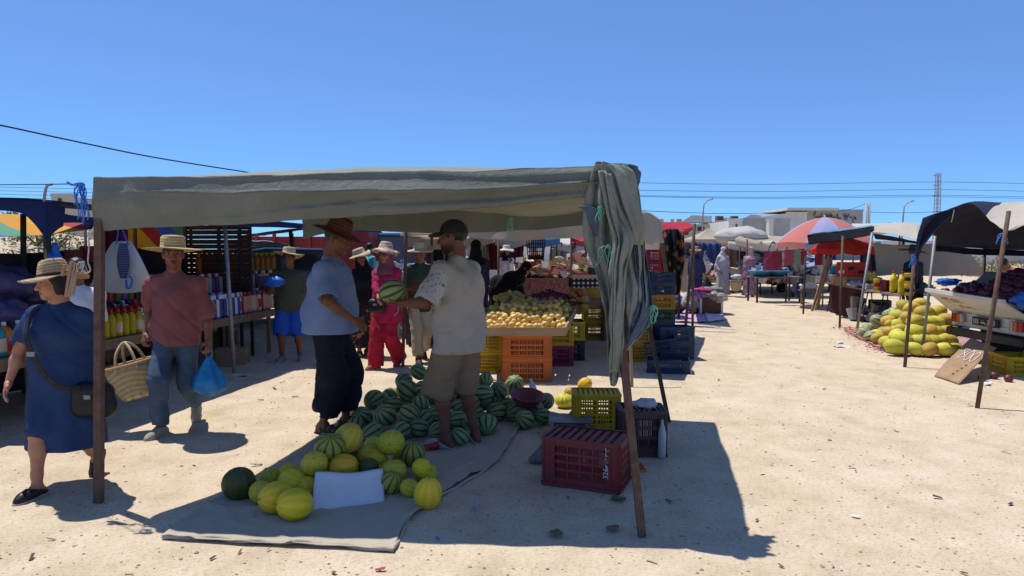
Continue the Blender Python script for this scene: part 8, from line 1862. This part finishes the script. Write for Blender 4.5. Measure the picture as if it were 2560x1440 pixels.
def carrier(label, px_top, py_top, Y, w, h, m_, seed=0, twin=True, name='carrier_bag'):
    """thin plastic bag hanging from a hand: gathered neck, full bottom"""
    r = E(name, P(px_top, py_top, Y), 0, label, 'bag'); n, k = 30, 18; m = MB(); vs = []
    for i in range(k + 1):
        t = i / k; rad_ = .014 + (w / 2) * (math.sin(min(1, t * 1.08) * PI * .62) ** 1.3) * (1 - .75 * max(0, t - .8) / .2) if t < 1 else .01
        for j in range(n):
            a = 2 * PI * j / n; f_ = 1 + .12 * math.sin(6 * a + seed) * (1 - t * .6) + .16 * noise.noise(Vector((math.cos(a) * 2, math.sin(a) * 2, t * 4 + seed)))
            vs.append((rad_ * f_ * math.cos(a), rad_ * .62 * f_ * math.sin(a), -h * t))
    m.add(vs, [[i * n + (j + 1) % n, i * n + j, i * n + n + j, i * n + n + (j + 1) % n] for i in range(k) for j in range(n)] + [list(range(n)), list(range((k + 1) * n - 1, k * n - 1, -1))])
    m.build('bag_body', m_, r, True); m = MB()
    for s in (-1, 1): m.tube(spline([(s * .012, 0, -.02), (s * .03, 0, .03), (s * .012, 0, .075), (0, 0, .08)], 10), .007, 5)
    m.build('handles', m_, r, True); return r
t = NT('sheer_blue'); bp = t.bump(t.noise(t.coord('Object', (1, 1, .3)), 30, 4, .7, 1), .6, .02); sheer = t.finish(t.ramp(t.noise(t.coord(), 7, 4), [(.35, (.01, .22, .55)), (.6, (.03, .36, .72)), (.75, (.2, .3, .1))]), .3, bp, .5, 0, .35)
carrier('sky blue plastic bag hanging from the hand of the man in burgundy', 522, 890, 5.98, .27, .36, sheer, 2)
carrier('blue plastic bag hanging before the customer in the light blue shirt', 852, 878, 6.25, .12, .2, sheer, 3)
soft('carrier_bag', P(685, 705, 9.45), (.15, .12, .07), film, 'blue plastic bag held up by the boy', 'bag', 4, .25, 2.4)
t = NT('net_bag'); netm = t.finish(t.ramp(t.noise(t.coord(), 12, 3), [(.4, (.35, .4, .34)), (.6, (.5, .52, .48))]), .3, None, .5, 0, .3)
carrier('pale plastic bag with a melon behind the woman in magenta', 992, 805, 9.5, .2, .26, netm, 5)
carrier('clear plastic bag carried by the woman in navy', 1712, 692, 22.6, .36, .55, bag_m, 6); carrier('black bag carried by the woman in navy', 1767, 690, 22.7, .42, .66, mat('bag_black', (.012, .012, .013), None, rough=.5), 7)
carrier('pink bag of the woman in black and white print', 1458, 660, 19.2, .3, .3, mat('bag_pink', (.45, .2, .25), None, rough=.4), 8)
# shoulder bags with their straps
def sling(person, label, m_, at, size, s0, s1, name='shoulder_bag'):
    """strap across the body from shoulder s0 down to the bag"""
    W = Matrix.Translation(person.root.location) @ Matrix.Rotation(person.root.rotation_euler.z, 4, 'Z')
    r = E(name, (0, 0, 0), 0, label, 'bag'); r.matrix_world = W @ Matrix.Translation(Vector(at)); inv = Vector(at)
    f = SDF(); f.cap((-size[0] * .32, 0, -size[2] * .2), (size[0] * .32, 0, -size[2] * .2), size[2] * .36, None, .02, ((0, 1, 0), size[2] * .72 / size[1])); f.cap((-size[0] * .3, 0, size[2] * .2), (size[0] * .3, 0, size[2] * .2), size[2] * .3, None, .03, ((0, 1, 0), size[2] * .6 / size[1]))
    link('bag_body', np_mesh('bag_body', [f.mesh(.012)], m_), r)
    m = MB(); pts = spline([Vector(q) - inv for q in s0], 24)
    for i in range(24): m.bar(pts[i], pts[i + 1], .032, .005, (0, -1, 0))
    m.build('strap', m_, r); m = MB(); q = pts[14]; m.box(q + Vector((0, -.012, 0)), (.05, .008, .03)); m.build('buckle', steel, r); m = MB(); m.box((0, -size[1] * .55, size[2] * .1), (.05, .012, .03), None, 1, .004); m.build('clasp', steel, r)
    return r
pw = woman_blue; H_ = pw.H
sling(pw, 'black shoulder bag worn across the woman in blue', mat('bag_black', 0), (.25, -.15, .62), (.25, .11, .23), [pw.tor(-.1, .05, .3 * H_), pw.tor(-.11, -.06, .315 * H_), pw.tor(-.1, -.165, .25 * H_), pw.tor(-.06, -.235, .19 * H_), pw.tor(.0, -.235, .08 * H_), pw.tor(.1, -.225, -.01 * H_), Vector((.2, -.2, .7))], None)
pw = woman_mag; sling(pw, 'black hip bag of the woman in magenta', mat('bag_black', 0), (-.04, -.2, .86), (.24, .09, .18), [pw.tor(.1, .03, .3 * pw.H), pw.tor(.1, -.1, .27 * pw.H), pw.tor(.05, -.2, .17 * pw.H), pw.tor(0, -.2, .08 * pw.H), Vector((-.03, -.2, .92))], None)
# litter
dry = mat('dry_leaf', (.22, .17, .08), (.14, .11, .05), 20, .8)
def leaf(at, s, a, m_, label, cat='leaf', curl=.5):
    m = MB(); m.grid(lambda u, v: Vector(((u - .5) * 2 * s * math.sin(PI * (.06 + .88 * v)) ** .7, (v - .5) * 2.4 * s, .012 + curl * s * ((u - .5) ** 2 * 4 * .5 + .3 * math.sin(5 * v + 2 * u)) * .6)), 6, 8); o = m.build('leaf' if cat == 'leaf' else cat.replace(' ', '_'), m_, None, True, at, (0, 0, a)); T(o, label, cat)
leaf(G(1545, 1253), .045, .8, dry, 'curled dry leaf before the red crate', 'leaf', .9); leaf(G(1390, 1338), .04, .2, dry, 'flat dry leaf near the right front pole'); leaf(G(1532, 1325), .035, 1.9, dry, 'small dry leaf left of the right front pole'); leaf(G(1452, 1070), .03, .4, dry, 'dry leaf beside the boards')
wr_ = G(1604, 1180); m = MB(); m.poly([(-.04, 0, 0), (.04, 0, 0), (.0, .0, .06)], .03, (0, -1, 0)); o = m.build('melon_slice', mat('melon_flesh', (.5, .06, .05)), None, False, (wr_.x, wr_.y, .004)); T(o, 'dropped wedge of red watermelon right of the red crate', 'melon slice'); m = MB(); m.bar((-.045, .015, .004), (.045, .015, .004), .034, .008); m.build('rind', gm_m, o)
pr_ = random.Random(23); scr = MB()
ms = [mat('scrap_white', (.6, .6, .6)), mat('scrap_brown', (.18, .11, .06)), mat('scrap_red', (.3, .06, .05)), mat('scrap_blue', (.1, .25, .5)), mat('scrap_dark', (.06, .05, .045))]
for k in range(330):
    y = 3 + 17 * pr_.random() ** 1.2; x = pr_.uniform(-.85, .8) * y; s = pr_.uniform(.006, .022) * (1 + .8 * (pr_.random() < .06)); a = pr_.random() * 6; scr.cur = pr_.choice((0, 1, 1, 2, 1, 4, 4, 1, 4, 1, 4, 1, 3))
    if scr.cur in (0, 3): s *= .8
    u_, v_ = Vector((math.cos(a), math.sin(a), pr_.uniform(-.3, .3))) * s * pr_.uniform(1, 2.5), Vector((-math.sin(a), math.cos(a), pr_.uniform(-.3, .3))) * s * .6; c = Vector((x, y, hgt(x, y) + .008 + s * .25))
    scr.add([c - u_ - v_, c + u_ - v_ * .5, c + u_ * .7 + v_, c - u_ * .8 + v_], [[0, 1, 2, 3]])
T(scr.build('litter', ms, None), 'scraps of paper, straw and leaf bits trodden into the sand', 'litter', None, 'stuff')
for i, (px, py) in enumerate(((2105, 868), (2100, 857), (1330, 832), (600, 940), (2465, 960))): p = G(px, py); m = MB(); s = (.12, .1, .07, .12, .1)[i]; m.grid(lambda u, v: Vector(((u - .5) * s * 2, (v - .5) * s, .01 + .012 * math.sin(6 * u + 4 * v + i))), 6, 4); T(m.build('paper_scrap', mat('scrap_white', 0), None, True, p, (0, 0, i)), ('crumpled white paper nearest the striped watermelons', 'flat white paper beyond the crumpled one', 'white scrap under the fruit stall', 'clear film at the foot of the steel pole', 'white scrap behind the cardboard sign')[i], 'paper')
for i, (px, py) in enumerate(((2455, 952), (2485, 948), (2520, 955))): T(link('onion', on_me, None, G(px, py) + Vector((0, 0, .045)), (.5, i, 0), .05), ('left', 'middle', 'right')[i] + ' fallen onion on the sand under the pickup', 'onion')
m = MB(); m.tube(spline([G(885, 1002) + Vector((0, 0, .01)), G(930, 1012) + Vector((0, 0, .02)), G(960, 1020) + Vector((0, 0, .03))], 8), .006, 5); T(m.build('cord', wire, None), 'dark cord on the sand left of the watermelons', 'cord')
